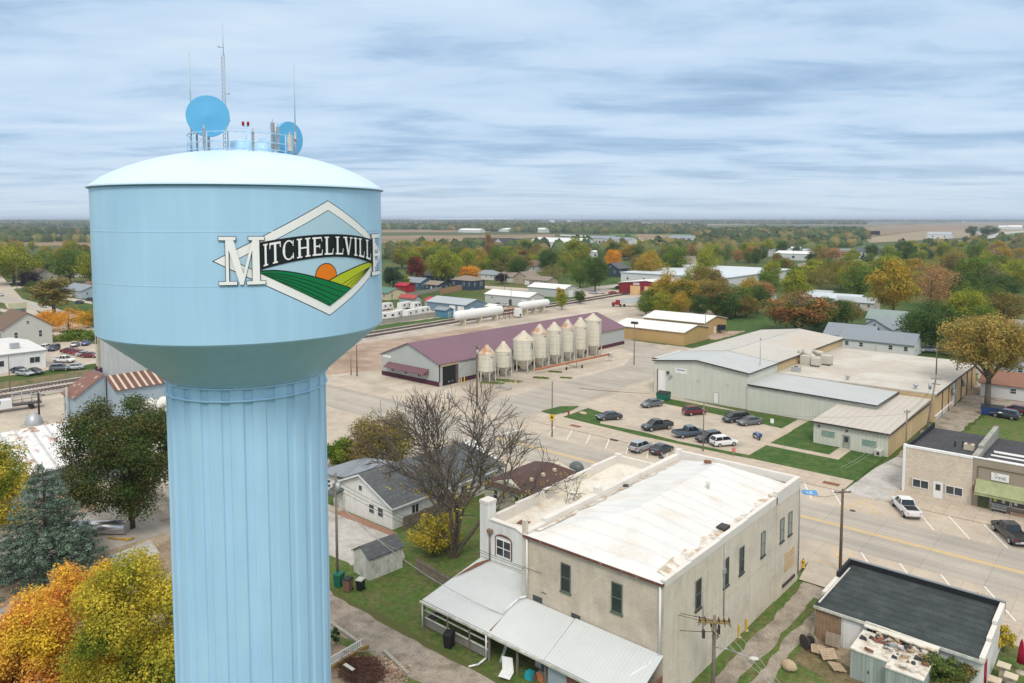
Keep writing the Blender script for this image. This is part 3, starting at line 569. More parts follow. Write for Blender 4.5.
# serif letters in a unit box: list of polygons
def L_(ch):
    st_ = .17; sf = .30; h = .07
    def stem(c_, w_=st_): return [[(c_ - w_ / 2, 0), (c_ + w_ / 2, 0), (c_ + w_ / 2, 1), (c_ - w_ / 2, 1)]]
    def serif(c_, top, w_=sf): z = 1 - h if top else 0; return [[(c_ - w_ / 2, z), (c_ + w_ / 2, z), (c_ + w_ / 2, z + h), (c_ - w_ / 2, z + h)]]
    if ch == 'I': return stem(.5, .42) + serif(.5, 1, .95) + serif(.5, 0, .95)
    if ch == 'T': return stem(.5, .2) + serif(.5, 0, .45) + [[(0, 1 - .1), (1, 1 - .1), (1, 1), (0, 1)], [(0, .72), (.06, .72), (.10, .9), (0, .9)], [(1, .72), (.94, .72), (.90, .9), (1, .9)]]
    if ch == 'H': return stem(.2) + stem(.8) + serif(.2, 1, .38) + serif(.2, 0, .38) + serif(.8, 1, .38) + serif(.8, 0, .38) + [[(.2, .46), (.8, .46), (.8, .54), (.2, .54)]]
    if ch == 'E': return stem(.22, .2) + [[(0, 0), (.95, 0), (.95, .09), (0, .09)], [(0, .91), (.9, .91), (.9, 1), (0, 1)], [(.2, .46), (.7, .46), (.7, .54), (.2, .54)], [(.87, .09), (.95, .09), (1, .3), (.94, .3)], [(.84, .91), (.9, .91), (.94, .74), (.89, .74)], [(.66, .38), (.72, .38), (.72, .62), (.66, .62)]]
    if ch == 'L': return stem(.25, .22) + serif(.25, 1, .5) + [[(0, 0), (.92, 0), (.92, .09), (0, .09)], [(.84, .09), (.92, .09), (1, .34), (.93, .34)]]
    if ch == 'V': return [[(.12, 1), (.34, 1), (.58, .12), (.5, 0), (.44, 0)], [(.80, 1), (.88, 1), (.58, 0), (.47, 0)]] + serif(.2, 1, .42) + serif(.84, 1, .32)
    if ch == 'C':
        o = []
        for i in range(14):
            a = .75 + i * (2 * math.pi - 1.5) / 14; b_ = a + (2 * math.pi - 1.5) / 14
            ri = lambda t: (.34 + .09 * abs(math.sin(t)), .43)
            o.append([(.5 + .48 * math.cos(a), .5 + .5 * math.sin(a)), (.5 + .48 * math.cos(b_), .5 + .5 * math.sin(b_)), (.5 + ri(b_)[0] * .85 * math.cos(b_), .5 + ri(b_)[1] * math.sin(b_)), (.5 + ri(a)[0] * .85 * math.cos(a), .5 + ri(a)[1] * math.sin(a))])
        return o + [[(.80, .70), (.86, .66), (.88, .97), (.82, .97)], [(.80, .30), (.86, .34), (.88, .03), (.82, .03)]]
    if ch == 'M': return [[(.16, 0), (.225, 0), (.225, 1), (.16, 1)], [(.14, 1), (.31, 1), (.55, .16), (.49, 0), (.455, 0)], [(.465, 0), (.525, .0), (.79, .95), (.745, .98)], [(.72, 0), (.88, 0), (.88, 1), (.73, 1)]] + serif(.2, 1, .36) + serif(.2, 0, .38) + serif(.82, 1, .34) + serif(.8, 0, .40)
def place(ch, s0, s1, zb, zt, grow=0.0):
    out = []
    for P in L_(ch):
        Q = [(s0 + (s1 - s0) * u_, (lambda s_, v_: zb(s_) + (zt(s_) - zb(s_)) * v_)(s0 + (s1 - s0) * u_, v_)) for u_, v_ in P]
        if grow:
            c_ = (sum(p[0] for p in Q) / len(Q), sum(p[1] for p in Q) / len(Q))
            xs = [p[0] for p in Q]; zs = [p[1] for p in Q]
            # push every vertex outwards by a constant amount along both axes
            Q = [(p[0] + (grow if p[0] >= c_[0] else -grow), p[1] + (grow if p[1] >= c_[1] else -grow)) for p in Q]
        out.append(Q)
    return out
fb_ = lambda s_: bbot(s_) + .10
ft_ = lambda s_: btop(s_) - .10
word = [('I', .68, .86), ('T', .92, 1.36), ('C', 1.42, 1.94), ('H', 2.00, 2.60), ('E', 2.68, 3.16), ('L', 3.24, 3.70), ('L', 3.80, 4.24), ('V', 4.24, 4.80), ('I', 4.88, 5.12), ('L', 5.22, 5.66), ('L', 5.78, 6.24)]
pol = []
for ch, a, b_ in word: pol += place(ch, a, b_, fb_, ft_)
layer('banner_lettering', pol, .048, E_w, emb)
for ch, a, b_ in (('M', -1.0, .74), ('E', 6.40, 7.55)):
    layer('letter_outline', place(ch, a, b_, lambda s_: 34.40, lambda s_: 36.30, .022), .068, E_k, emb)
    layer('large_letter', place(ch, a, b_, lambda s_: 34.40, lambda s_: 36.30), .084, E_w, emb)
# guard rail round the roof hatch
RR = 2.40
b = MB(); zr = 40.02
def ringpts(r, z, n=40): return [(TX + r * math.cos(2 * math.pi * i / n), TY + r * math.sin(2 * math.pi * i / n), z) for i in range(n + 1)]
for dz in (0.10, .42, .84): b.path(ringpts(RR, zr + dz), .022, 6)
for i in range(16):
    t = 2 * math.pi * i / 16; b.tube((TX + RR * math.cos(t), TY + RR * math.sin(t), zr - .35), (TX + RR * math.cos(t), TY + RR * math.sin(t), zr + .84), .028, n=6)
b.build('guard_rail', m_tow, tower)
b = MB(); b.lathe(TX, TY, [(0, 40.72), (.45, 40.68), (.55, 40.55), (.55, 40.1)], 24); b.lathe(TX + .9, TY + .6, [(0, 40.6), (.35, 40.55), (.35, 40.1)], 18)
b.build('roof_vent', m_tow, tower)
b = MB(); c_ = Vector((TX, TY, 0)) + tw_r * 1.3; b.box(c_.x - .5, c_.x + .5, c_.y - .4, c_.y + .4, 39.9, 40.85); b.build('equipment_box', m_tow_l, tower)
def tpos(xp, dist_off=0.0, zz=0.0):
    """position above the tank at image column xp, distance offset towards the viewer"""
    dx = (xp - CX) / FPX; r_ = dx; w_ = 1.0135; X_ = r_ * _EX[0] + w_ * _EX[1]; Y_ = r_ * _EY[0] + w_ * _EY[1]; n_ = math.hypot(X_, Y_)
    D = 38.0 - dist_off; return Vector((X_ / n_ * D, Y_ / n_ * D, zz))
grp = None
def zat(xp, yp, D):
    dy = (yp - CY) / FPX; w_ = math.cos(PITCH) - dy * math.sin(PITCH); d_ = math.sin(PITCH) + dy * math.cos(PITCH); r_ = (xp - CX) / FPX
    return EYE - d_ / math.hypot(r_, w_) * D
def whip(xp, off, z0, z1, label):
    p = tpos(xp, off); t = thing('whip_antenna', label, 'antenna', (p.x, p.y, z0))
    MB().tube((p.x, p.y, z0), (p.x, p.y, z0 + 1.5), .05, n=8).build('mount_pipe', m_steel, t)
    MB().tube((p.x, p.y, z0 + 1.2), (p.x, p.y, z1), .035, .025, n=8).build('mast', M('pale_green_fibreglass', (.42, .60, .62), .5, .03), t)
    for z in (z0 + .35, z0 + 1.1): MB().box(p.x - .16, p.x + .16, p.y - .08, p.y + .08, z, z + .06).build('clamp', m_steel, t)
whip(190.5, 0.6, 39.75, 44.5, 'thin pale whip antenna behind the left dish on the tank roof')
whip(294.5, 0.9, 39.6, 44.3, 'thin pale whip antenna in front of the right dish on the tank roof')
# lattice mast
p = tpos(224.6, -1.2); t = thing('lattice_mast', 'tall thin grey lattice mast rising from the tank roof centre', 'mast', (p.x, p.y, 40.0))
b = MB(); rr = .10; pts = [(p.x + rr * math.cos(a), p.y + rr * math.sin(a)) for a in (0, 2.094, 4.189)]
for q_ in pts: b.tube((*q_, 40.0), (*q_, 44.9), .014, n=5)
for k in range(24):
    z = 40.0 + k * .2
    for i in range(3): b.tube((*pts[i], z), (*pts[(i + 1) % 3], z + .2), .010, n=4)
b.build('lattice', m_steel, t)
b = MB(); b.tube((p.x, p.y, 44.8), (p.x, p.y, 46.35), .018, .008, n=6); b.build('top_rod', m_steel, t)
for z, s_ in ((45.2, -1), (43.0, 1), (41.7, 1)): b = MB(); b.tube((p.x, p.y, z), (p.x + tw_r.x * .2 * s_, p.y + tw_r.y * .2 * s_, z + .02), .018, n=5); b.ball((p.x + tw_r.x * .2 * s_, p.y + tw_r.y * .2 * s_, z + .04), .05, 6, 4); b.build('side_sensor', m_steel, t)
def dish(xp, off, z, r, yaw, tilt, label):
    c_ = tpos(xp, off, z); t = thing('dish_antenna', label, 'antenna', (c_.x, c_.y, z))
    f = (tw_u * math.cos(yaw) + tw_r * math.sin(yaw)); f = Vector((f.x * math.cos(tilt), f.y * math.cos(tilt), math.sin(tilt))); x = f.cross(Vector((0, 0, 1))).normalized(); y = x.cross(f)
    def disc(prof, n=40):
        vs, fs = [], []
        for (rr, d) in prof:
            for i in range(n): a = 2 * math.pi * i / n; vs.append(c_ + x * rr * math.cos(a) + y * rr * math.sin(a) + f * d)
        for k in range(len(prof) - 1):
            for i in range(n): j = (i + 1) % n; fs.append((k * n + i, k * n + j, (k + 1) * n + j, (k + 1) * n + i))
        q = MB(); q.add(vs, fs, True); return q
    disc([(0, .10), (r * .3, .07), (r * .9, .0), (r, .0)]).build('radome', m_tow_d, t)
    disc([(r, .0), (r + .025, 0), (r + .025, -.16), (r - .02, -.18)]).build('rim', m_tow_d, t)
    disc([(r - .02, -.16), (r * .6, -.34), (.15, -.42), (.15, -.75), (0, -.75)]).build('reflector_back', m_tow, t)
    b = MB(); q0 = c_ - f * .7; b.tube(q0 + Vector((0, 0, .3)), (q0.x, q0.y, 39.75), .06, n=8); b.tube(q0, c_ - f * .4, .08, n=8)
    s_ = x * .35; b.tube(q0 + Vector((0, 0, -.9)), q0 + s_ + Vector((0, 0, -.3)), .03, n=6); b.tube((q0.x + x.x * .5, q0.y + x.y * .5, 39.8), (q0.x + x.x * .5, q0.y + x.y * .5, z - r * .55), .05, n=8)
    b.build('mount', m_steel, t)
dish(207.5, 1.2, zat(207.5, 116, 36.8), .90, .03, .02, 'round blue microwave dish facing the viewer, left side of the tank roof')
dish(289.5, 0.2, zat(289.5, 139, 37.8), .80, .72, 0, 'round blue microwave dish turned sideways, right side of the tank roof')
# beacon
p = tpos(245, .3); t = thing('warning_beacon', 'double red warning beacon on a slim post on the tank roof', 'beacon', (p.x, p.y, 40.1))
MB().tube((p.x, p.y, 40.1), (p.x, p.y, 41.35), .03, n=8).build('post', m_tow, t)
MB().lathe(p.x, p.y, [(.28, 40.1), (.12, 40.5), (.05, 40.7)], 12).build('cone_base', m_tow, t)
m_red = M('red_lens', (.35, .01, .01), .3, .05)
for s_ in (-.11, .11):
    q_ = p + tw_r * s_; MB().lathe(q_.x, q_.y, [(0, 41.37), (.055, 41.37), (.065, 41.50), (.04, 41.56), (0, 41.56)], 12).build('lamp', m_red, t)
b = MB(); b.tube(p - tw_r * .14 + Vector((0, 0, 41.34)), p + tw_r * .14 + Vector((0, 0, 41.34)), .025, n=6); b.build('crossbar', m_tow, t)
# equipment on the rail
for k, (xp, off, w_, h_, lab) in enumerate(((272, 1.6, .16, 1.3, 'tall grey panel antenna on the right part of the roof rail, left of a pair'), (277, 1.7, .12, 1.1, 'slim grey panel antenna beside a taller one on the right roof rail'), (289, 1.3, .22, .8, 'cream equipment box clamped to the rail before the sideways dish'), (203, 1.9, .10, .9, 'dark clamp post under the left dish on the roof rail'), (226, 2.2, .10, .8, 'dark clamp post on the roof rail below the lattice mast'), (252, 2.3, .09, .8, 'dark clamp post on the roof rail right of the beacon'))):
    p = tpos(xp, off); w_ *= .7; t = thing('rail_antenna', lab, 'antenna', (p.x, p.y, 39.9))
    MB().tube((p.x, p.y, 39.75), (p.x, p.y, 40.1 + h_ + .15), .035, n=6).build('mount_pipe', m_steel, t)
    b = MB(); b.box(p.x - w_ / 2, p.x + w_ / 2, p.y - w_ / 2 - .02, p.y + w_ / 2 + .02, 40.15, 40.1 + h_); b.build('housing', m_steel if k != 2 else m_wood_white, t)
# ------------------------------------------------------------------ buildings
XP, YP = (1, 0, 0), (0, 1, 0); NXW, NYW = (-1, 0, 0), (0, -1, 0)
m_cream_brick = M('painted_cream_brick', (0.66, 0.57, 0.46), 0.85, 0.07, 0.9, brick=(0.42, 0.16, 0.02, 0.93, 0.84), col2=(0.56, 0.485, 0.39), s2=0.5, streak=0.05, bump=0.2, detail=7)
m_cream_side = M('painted_block_wall', (0.66, 0.595, 0.49), 0.85, 0.08, 0.8, brick=(0.42, 0.20, 0.015, 0.95, 0.88), col2=(0.50, 0.45, 0.37), s2=0.35, c2=(.52, .8), streak=0.08, bump=0.15, detail=8)
m_white_brick = M('white_painted_brick', (0.72, 0.72, 0.69), 0.8, 0.05, 1, col2=(0.55, 0.54, 0.50), s2=0.5, c2=(.55, .8), streak=0.1)
m_memb = M('white_roof_membrane', (0.68, 0.675, 0.655), 0.6, 0.07, 0.35, col2=(0.62, 0.545, 0.44), s2=0.3, c2=(0.54, 0.80), detail=9, rib=('y', 1.9, 0.07), bump=0.15)
m_memb_dirty = M('dirty_white_roofing', (0.70, 0.66, 0.58), 0.7, 0.08, 0.5, col2=(0.46, 0.38, 0.29), s2=0.5, c2=(0.48, 0.74), detail=8)
m_parapet = M('white_coated_parapet', (0.68, 0.65, 0.60), 0.6, 0.05, 0.8, col2=(0.60, 0.52, 0.42), s2=0.7, c2=(0.56, 0.82), detail=7)
m_rusttrim = M('rust_brown_gutter', (0.16, 0.065, 0.045), 0.8, 0.25, 3, col2=(0.45, 0.36, 0.30), s2=3, c2=(.62, .72))
m_stainband = M('brown_grime', (0.44, 0.34, 0.235), 0.9, 0.25, 0.9, col2=(0.66, 0.63, 0.58), s2=1.1, c2=(.40, .56))

def stain_roof():
    """white membrane with grime along the parapet valleys"""
    m = m_memb
    return m
# --- the big painted brick building
X0, X1, Y0, Y1 = -40.4, -26.9, 48.3, 75.7
wb = thing('brick_building', 'large two-storey cream painted brick building with a white ridged roof', 'building', (-33.6, 62, 0))
b = MB(); b.box(X0, X1, Y0, Y1, 0, 9.75); b.build('wall', m_cream_brick, wb)
MB().box(X1 + .004, X1 + .03, Y0 + .02, Y1 - 5.9, 0, 9.7).build('side_wall_facing', m_cream_side, wb)
MB().box(X1 + .004, X1 + .12, Y1 - 5.9, Y1 + .02, 0, 10.3).build('front_pier', m_cream_side, wb)
PB = Vector((-34.5, 56.6, 11.15)); PF = Vector((-34.5, 73.2, 11.2))
cl, cr_, fl, fr_ = Vector((X0 + .3, Y0 - .1, 9.95)), Vector((X1 - .25, Y0 - .1, 9.95)), Vector((X0 + .3, Y1 - .4, 9.85)), Vector((X1 - .25, Y1 - .4, 9.85))
b = MB(); b.add([cl, cr_, fr_, fl, PB, PF], [(0, 1, 4), (1, 2, 5, 4), (2, 3, 5), (3, 0, 4, 5)])
roof = b.build('roof', m_memb, wb)
# grime strips lying in the valleys along the parapets
b = MB()
def gr(a, b_, w, n_):
    a = Vector(a); b_ = Vector(b_); n_ = Vector(n_); k = 26; L0 = []; L1 = []
    rnd = random.Random(5)
    for i in range(k + 1):
        p = a.lerp(b_, i / k); L0.append(p + Vector((0, 0, .02))); L1.append(p + n_ * w * (0.4 + rnd.random() * .8) + Vector((0, 0, .02)))
    b.add(L0 + L1, [(i, i + 1, k + 2 + i, k + 1 + i) for i in range(k)])
slope_r = (cr_.x - PB.x); 
gr(cr_ + Vector((0, 1, .02)), fr_ + Vector((0, -.5, .02)), 1.0, (-1, 0, .172)); gr(cl + Vector((0, 1, .02)), fl + Vector((0, -.5, .02)), .7, (1, 0, .245)); gr(fr_ + Vector((-.6, 0, .04)), fl + Vector((.6, 0, .04)), .4, (0, -1, .66))
b.build('roof_grime', m_stainband, roof)
b = MB()
segs = [(Y0 + .05, 10.02), (52.6, 10.08), (57.8, 10.16), (63.2, 10.24), (69.7, 10.32), (69.8, 10.72), (Y1, 10.82)]
for (ya, za), (yb, zb) in zip(segs[:-1], segs[1:]):
    if yb - ya < .2: continue
    b.box(X1 - .32, X1 + (.06 if za < 10.5 else .16), ya, yb, 9.6, max(za, zb))
b.box(X0, X1 - .33, Y1 - .35, Y1 + .08, 9.6, 10.80); b.box(X0 - .3, X0 + .3, Y1 - .6, Y1 + .1, 9.6, 10.95)
for (ya, yb, z) in ((Y0 + .1, 50.9, 10.15), (50.9, 58.9, 10.45), (58.9, 59.7, 11.05), (59.7, Y1 - .6, 10.5)): b.box(X0 - .28, X0 + .28, ya, yb, 8.9, z)
b.build('parapet', m_parapet, wb)
MB().box(X0 - .05, X1 + .05, Y0 - .30, Y0 - .02, 9.72, 9.93).build('gutter', m_rusttrim, wb)
MB().box(X0 - .05, X1 + .02, Y0 - .28, Y0 - .10, 9.935, 9.96).build('roof_edge', m_memb, roof)
b = MB(); b.path([(X1 - .22, Y0 - .16, 9.7), (X1 - .22, Y0 - .14, 4.15), (X1 - .6, Y0 - 1.2, 3.9), (-28.9, 44.5, 2.78)], .10, 8); b.build('downpipe', m_white, wb)
b = MB(); b.path([(X0 + .32, Y0 - .14, 9.6), (X0 + .32, Y0 - .14, 4.5), (X0 - .2, Y0 - .6, 4.3), (X0 - .6, 46.2, 3.6)], .09, 8); b.build('downpipe', m_white, wb)
MB().tube((X1 + .2, Y1 - .1, 10.1), (X1 + .2, Y1 - .1, .6), .06, n=8).build('downpipe', m_steel, wb)
MB().box(X0 - .26, X0 + .14, Y0 - .1, Y0 + .25, 4.4, 11.1).build('corner_pilaster', m_cream_side, wb)
O = (X0, Y0, 0)
m_wg = M('green_grey_window_paint', (0.12, 0.15, 0.12), 0.7, 0.1, 3)
m_stone = M('pale_stone_patch', (0.58, 0.50, 0.38), 0.9, 0.08, 2)
for a in (3.9, 8.9):
    window(wb, O, XP, NYW, a, 6.2, 1.0, 2.4, m_wg, m_glass, 1, 2, .08, m_wg)
    MB().fb(O, XP, NYW, (a - .1, a + 1.25), (5.45, 6.04), (0.003, .02)).build('sill_patch', m_stone, wb)
MB().fb(O, XP, NYW, (.9, 1.9), (4.35, 4.8), (0.003, .04)).build('transom_window', m_glass, wb)
MB().fb(O, XP, NYW, (5.0, 5.9), (4.3, 4.65), (0.003, .04)).build('transom_window', m_glass, wb)
O = (X1 + .03, Y0, 0)
for a, z0, z1 in ((5.0, 5.75, 8.2), (10.1, 5.7, 8.15), (13.2, 5.7, 8.1), (17.9, 5.65, 7.95)):
    window(wb, O, YP, XP, a, z0, .95, z1 - z0, m_wg, m_glass if a != 17.9 else M('shuttered_window', (.30, .31, .29), .7, .1), 1, 2, .07, m_dark)
O = (X1 + .12, Y0, 0)
for a in (22.3, 24.4): window(wb, O, YP, XP, a, 5.6, .95, 2.3, m_wg, M('shuttered_window', (.30, .31, .29)), 1, 2, .07, m_dark)
MB().fb(O, YP, XP, (23.7, 26.2), (2.1, 4.0), (0.003, .05)).build('boarded_window', M('tan_board', (.56, .40, .24), .8, .1), wb)
MB().fb(O, YP, XP, (23.2, 26.4), (.75, 1.0), (0.003, .12)).build('handrail', m_dark, wb)
MB().fb((X1 + .03, Y0, 0), YP, XP, (.3, 1.9), (0.2, 2.6), (0.003, .012)).build('wall_stain', M('damp_stain', (.40, .37, .25), .9, .2, .8), wb) if False else None
MB().fb((X1 + .03, Y0, 0), YP, XP, (5.3, 21.4), (4.62, 4.70), (0.003, .02)).build('belt_line', m_cream_brick, wb)
b = MB(); b.lathe(-35.6, 72.9, [(.34, 10.6), (.34, 11.15), (.30, 11.15)], 14); b.build('chimney_stub', m_memb, wb)
MB().lathe(-35.6, 72.9, [(0, 11.3), (.40, 11.25), (.42, 11.12), (.34, 11.1)], 14).build('vent_cap', m_rust, wb)
b = MB(); p = at(708, 491, 10.6); b.lathe(p[0], p[1], [(.13, 10.3), (.13, 11.2), (.20, 11.25), (.22, 11.5), (0, 11.55)], 12); b.build('roof_vent', m_chrome if False else m_parapet, wb)
for q_, r_ in (((661, 458), .3), ((626, 486.6), .28)):
    p = at(*q_, 10.0); MB().lathe(p[0], p[1], [(0, 10.22), (r_, 10.18), (r_, 10.0)], 10).build('roof_drain', m_dark, wb)
p = at(724, 527, 10.2); MB().box(p[0] - .5, p[0] + .3, p[1] - .5, p[1] + .6, 9.9, 10.28).build('roof_hatch', m_dark, wb)
b = MB()
for (ya, zt) in ((54.6, 6.8), (58.4, 9.4)): b.tube((X1 + .12, ya, 3.2), (X1 + .12, ya, zt), .05, n=6)
b.box(X1 + .03, X1 + .2, 58.2, 58.6, 7.0, 7.4); b.build('electric_conduit', m_steel, wb)
# --- white annex
an = thing('brick_annex', 'narrow white painted brick building with a tall chimney and low flat roof', 'building', (-44.8, 64, 0))
A0, A1, B0, B1 = -49.0, X0 - .3, 52.0, 76.0
b = MB(); b.prism([(A0, B0), (A1, B0), (A1, B1), (A0, B1)], 0, 6.5)
b.add([(A0, B0, 6.5), (A1, B0, 6.5), (A1, B0, 6.65), (-44.6, B0, 8.0), (-47.9, B0, 8.0), (A0, B0, 7.6)] + [(A0, B0 + .4, 6.5), (A1, B0 + .4, 6.5), (A1, B0 + .4, 6.65), (-44.6, B0 + .4, 8.0), (-47.9, B0 + .4, 8.0), (A0, B0 + .4, 7.6)],
      [(0, 1, 2, 3, 4, 5), (11, 10, 9, 8, 7, 6), (3, 2, 8, 9), (4, 3, 9, 10), (5, 4, 10, 11), (1, 7, 8, 2), (0, 5, 11, 6)])
b.build('wall', m_white_brick, an)
MB().slab([(A0 + .35, B0 + .4, 6.62), (A1, B0 + .4, 6.72), (A1, B1 - .3, 7.55), (A0 + .35, B1 - .3, 7.55)], .3).build('roof', m_memb_dirty, an)
b = MB()
for (ya, yb, z) in ((B0 + .4, 57, 7.75), (57, 61.5, 7.95), (61.5, 66, 8.1), (66, 70.5, 8.25), (70.5, B1, 8.4)): b.box(A0 - .06, A0 + .36, ya, yb, 6.3, z)
b.box(A0 - .06, A1, B1 - .3, B1 + .06, 6.3, 8.42); b.box(A0 - .12, A0 + .7, B1 - .5, B1 + .1, 6.3, 8.6); b.build('parapet', m_parapet, an)
b = MB(); b.slab([(-47.9, B0 - .12, 8.10), (-44.6, B0 - .12, 8.10), (-44.6, B0 + .45, 8.10), (-47.9, B0 + .45, 8.10)], .1); b.slab([(-44.6, B0 - .12, 8.10), (A1, B0 - .12, 6.72), (A1, B0 + .45, 6.72), (-44.6, B0 + .45, 8.10)], .1); b.build('gable_coping', m_parapet, an)
MB().box(A0 - .12, A0 + .95, B0 - .15, B0 + 1.0, 0, 9.7).build('chimney', m_white_brick, an)
MB().box(A0 - .17, A0 + 1.0, B0 - .2, B0 + 1.05, 9.45, 9.74).build('chimney_cap', m_parapet, an)
p1 = (A0 + 1.15, B0 - .12, 6.9); b = MB(); b.path([p1, (A0 + 1.15, B0 - .12, 4.0)], .06, 6); b.box(A0 + .95, A0 + 1.5, B0 - .35, B0 - .01, 6.75, 7.1); b.build('downpipe', M('brown_pipe', (.22, .15, .11), .7, .2), an)
wn = window(an, (A0, B0, 0), XP, NYW, 1.9, 4.75, 1.9, 1.7, m_white, m_glass, 2, 2, .08)
q = MB()
for i in range(8):
    a, b_ = math.pi * i / 8, math.pi * (i + 1) / 8; c = A0 + 2.85
    q.hexa([(c + 1.08 * math.cos(a), B0 - .07, 6.46 + .30 * math.sin(a)), (c + 1.08 * math.cos(b_), B0 - .07, 6.46 + .30 * math.sin(b_)), (c + 1.08 * math.cos(b_), B0 - .003, 6.46 + .30 * math.sin(b_)), (c + 1.08 * math.cos(a), B0 - .003, 6.46 + .30 * math.sin(a))],
           [(c + 1.08 * math.cos(a), B0 - .07, 6.46 + .48 * math.sin(a)), (c + 1.08 * math.cos(b_), B0 - .07, 6.46 + .48 * math.sin(b_)), (c + 1.08 * math.cos(b_), B0 - .003, 6.46 + .48 * math.sin(b_)), (c + 1.08 * math.cos(a), B0 - .003, 6.46 + .48 * math.sin(a))])
q.fb((A0, B0, 0), XP, NYW, (1.78, 1.9), (4.7, 6.5), (.003, .07)); q.fb((A0, B0, 0), XP, NYW, (3.8, 3.92), (4.7, 6.5), (.003, .07)); q.build('arched_surround', m_rusttrim, wn)
window(an, (A0, B0, 0), XP, NYW, 6.3, 4.4, .9, 1.7, m_rusttrim, m_glass, 1, 2, .08)
for (u_, v_, w_, l_) in ((.9, 1.0, .9, .5), (1.6, 3.2, 1.2, .5)):
    MB().slab([(A0 + u_, B0 + v_, 6.75), (A0 + u_ + w_, B0 + v_ + .2, 6.78), (A0 + u_ + w_ - .2, B0 + v_ + .2 + l_ * 2, 6.82), (A0 + u_ - .1, B0 + v_ + l_ * 2, 6.80)], .06).build('torn_roofing', m_rusttrim, an)
p = at(597, 482, 8); MB().lathe(-40.9, 64, [(0, 8.6), (.3, 8.55), (.25, 8.2), (.2, 7.4)], 12).build('roof_vent', m_steel, an)

# --- lean-to porches behind
m_tin_w = M('white_tin_roofing', (0.58, 0.60, 0.595), 0.45, 0.06, 0.6, rib=('x', 0.32, 0.05), col2=(0.55, 0.58, 0.58), s2=0.3, bump=0.3)
m_rustpanel = M('rusty_sheet', (0.24, 0.11, 0.07), 0.85, 0.25, 2, rib=('xy', .25, .15))
po = thing('lean_to_porch', 'long white metal lean-to porch roof along the back of the brick buildings', 'porch', (-38, 46.5, 0))
b = MB(); b.slab([(-49.15, 44.25, 2.62), (-40.85, 44.2, 2.62), (-40.85, 48.2, 3.5), (X0 - .35, 51.9, 3.95), (-49.15, 51.9, 3.85)], .10); r1 = b.build('roof', m_tin_w, po)
b = MB(); b.slab([(-40.8, 44.15, 2.66), (-35.0, 44.1, 2.66), (-35.0, 48.2, 4.3), (-40.8, 48.2, 4.3)], .10); b.build('roof', m_tin_w, po)
b = MB(); b.slab([(-34.9, 44.05, 2.74), (-26.8, 44.0, 2.74), (-26.8, 48.2, 4.38), (-34.9, 48.2, 4.38)], .10); b.build('roof', m_tin_w, po)
b = MB(); b.box(-49.2, -26.75, 43.95, 44.10, 2.42, 2.62); b.build('gutter', m_wood_white, po)
MB().slab([(-48.7, 50.9, 3.82), (-47.9, 51.9, 3.99), (-48.2, 51.9, 3.99), (-48.95, 48.0, 3.36)], .01).build('rust_stain', m_rust, r1)
MB().slab([(-41.0, 44.4, 2.70), (-40.86, 44.4, 2.70), (-40.86, 48.1, 3.53), (-41.25, 48.1, 3.53)], .012).build('rust_stain', m_rust, r1)
b = MB()
for x in (-49.0, -46.0, -43.3, -41.0, -37.9, -35.0, -32.0, -29.5, -27.0): b.box(x - .07, x + .07, 44.3, 44.44, 0, 2.55)
b.build('post', m_pole_grey, po)
m_porchwall = M('grey_porch_board', (.27, .25, .22), .9, .2, 2, rib=('xy', .2, .1))
b = MB(); b.box(-49.0, -41.1, 44.44, 44.50, .15, .95); b.box(-49.05, -48.95, 44.5, 51.9, .15, .95); b.build('half_wall', m_porchwall, po)
b = MB(); b.box(-49.0, -41.1, 44.30, 44.42, .95, 1.05); b.box(-49.0, -41.1, 44.30, 44.42, 1.65, 1.72); b.build('rail', m_wood_white, po)
b = MB(); b.box(-34.8, -33.0, 44.40, 44.48, 0, 2.5); b.build('blue_grey_panel', M('blue_grey_siding', (.33, .39, .42), .8, .1, 2), po)
b = MB(); b.box(-32.95, -30.9, 44.40, 44.48, 0, 2.5); b.box(-26.9, -26.84, 44.4, 48.2, 0, 2.8); b.build('rusty_panel', m_rustpanel, po)
b = MB(); b.box(-30.85, -27.0, 44.40, 44.48, 0, 2.5); b.build('blue_grey_panel', M('blue_grey_siding', (.33, .39, .42)), po)
b = MB(); b.path([(-41.0, 43.98, 2.5), (-41.0, 43.98, .5), (-41.25, 43.3, .15), (-41.7, 42.6, .1)], .08, 8); b.build('downpipe', m_white, po)
b = MB(); b.path([(-49.08, 44.2, 2.5), (-49.08, 44.2, .1)], .06, 8); b.build('downpipe', m_white, po)

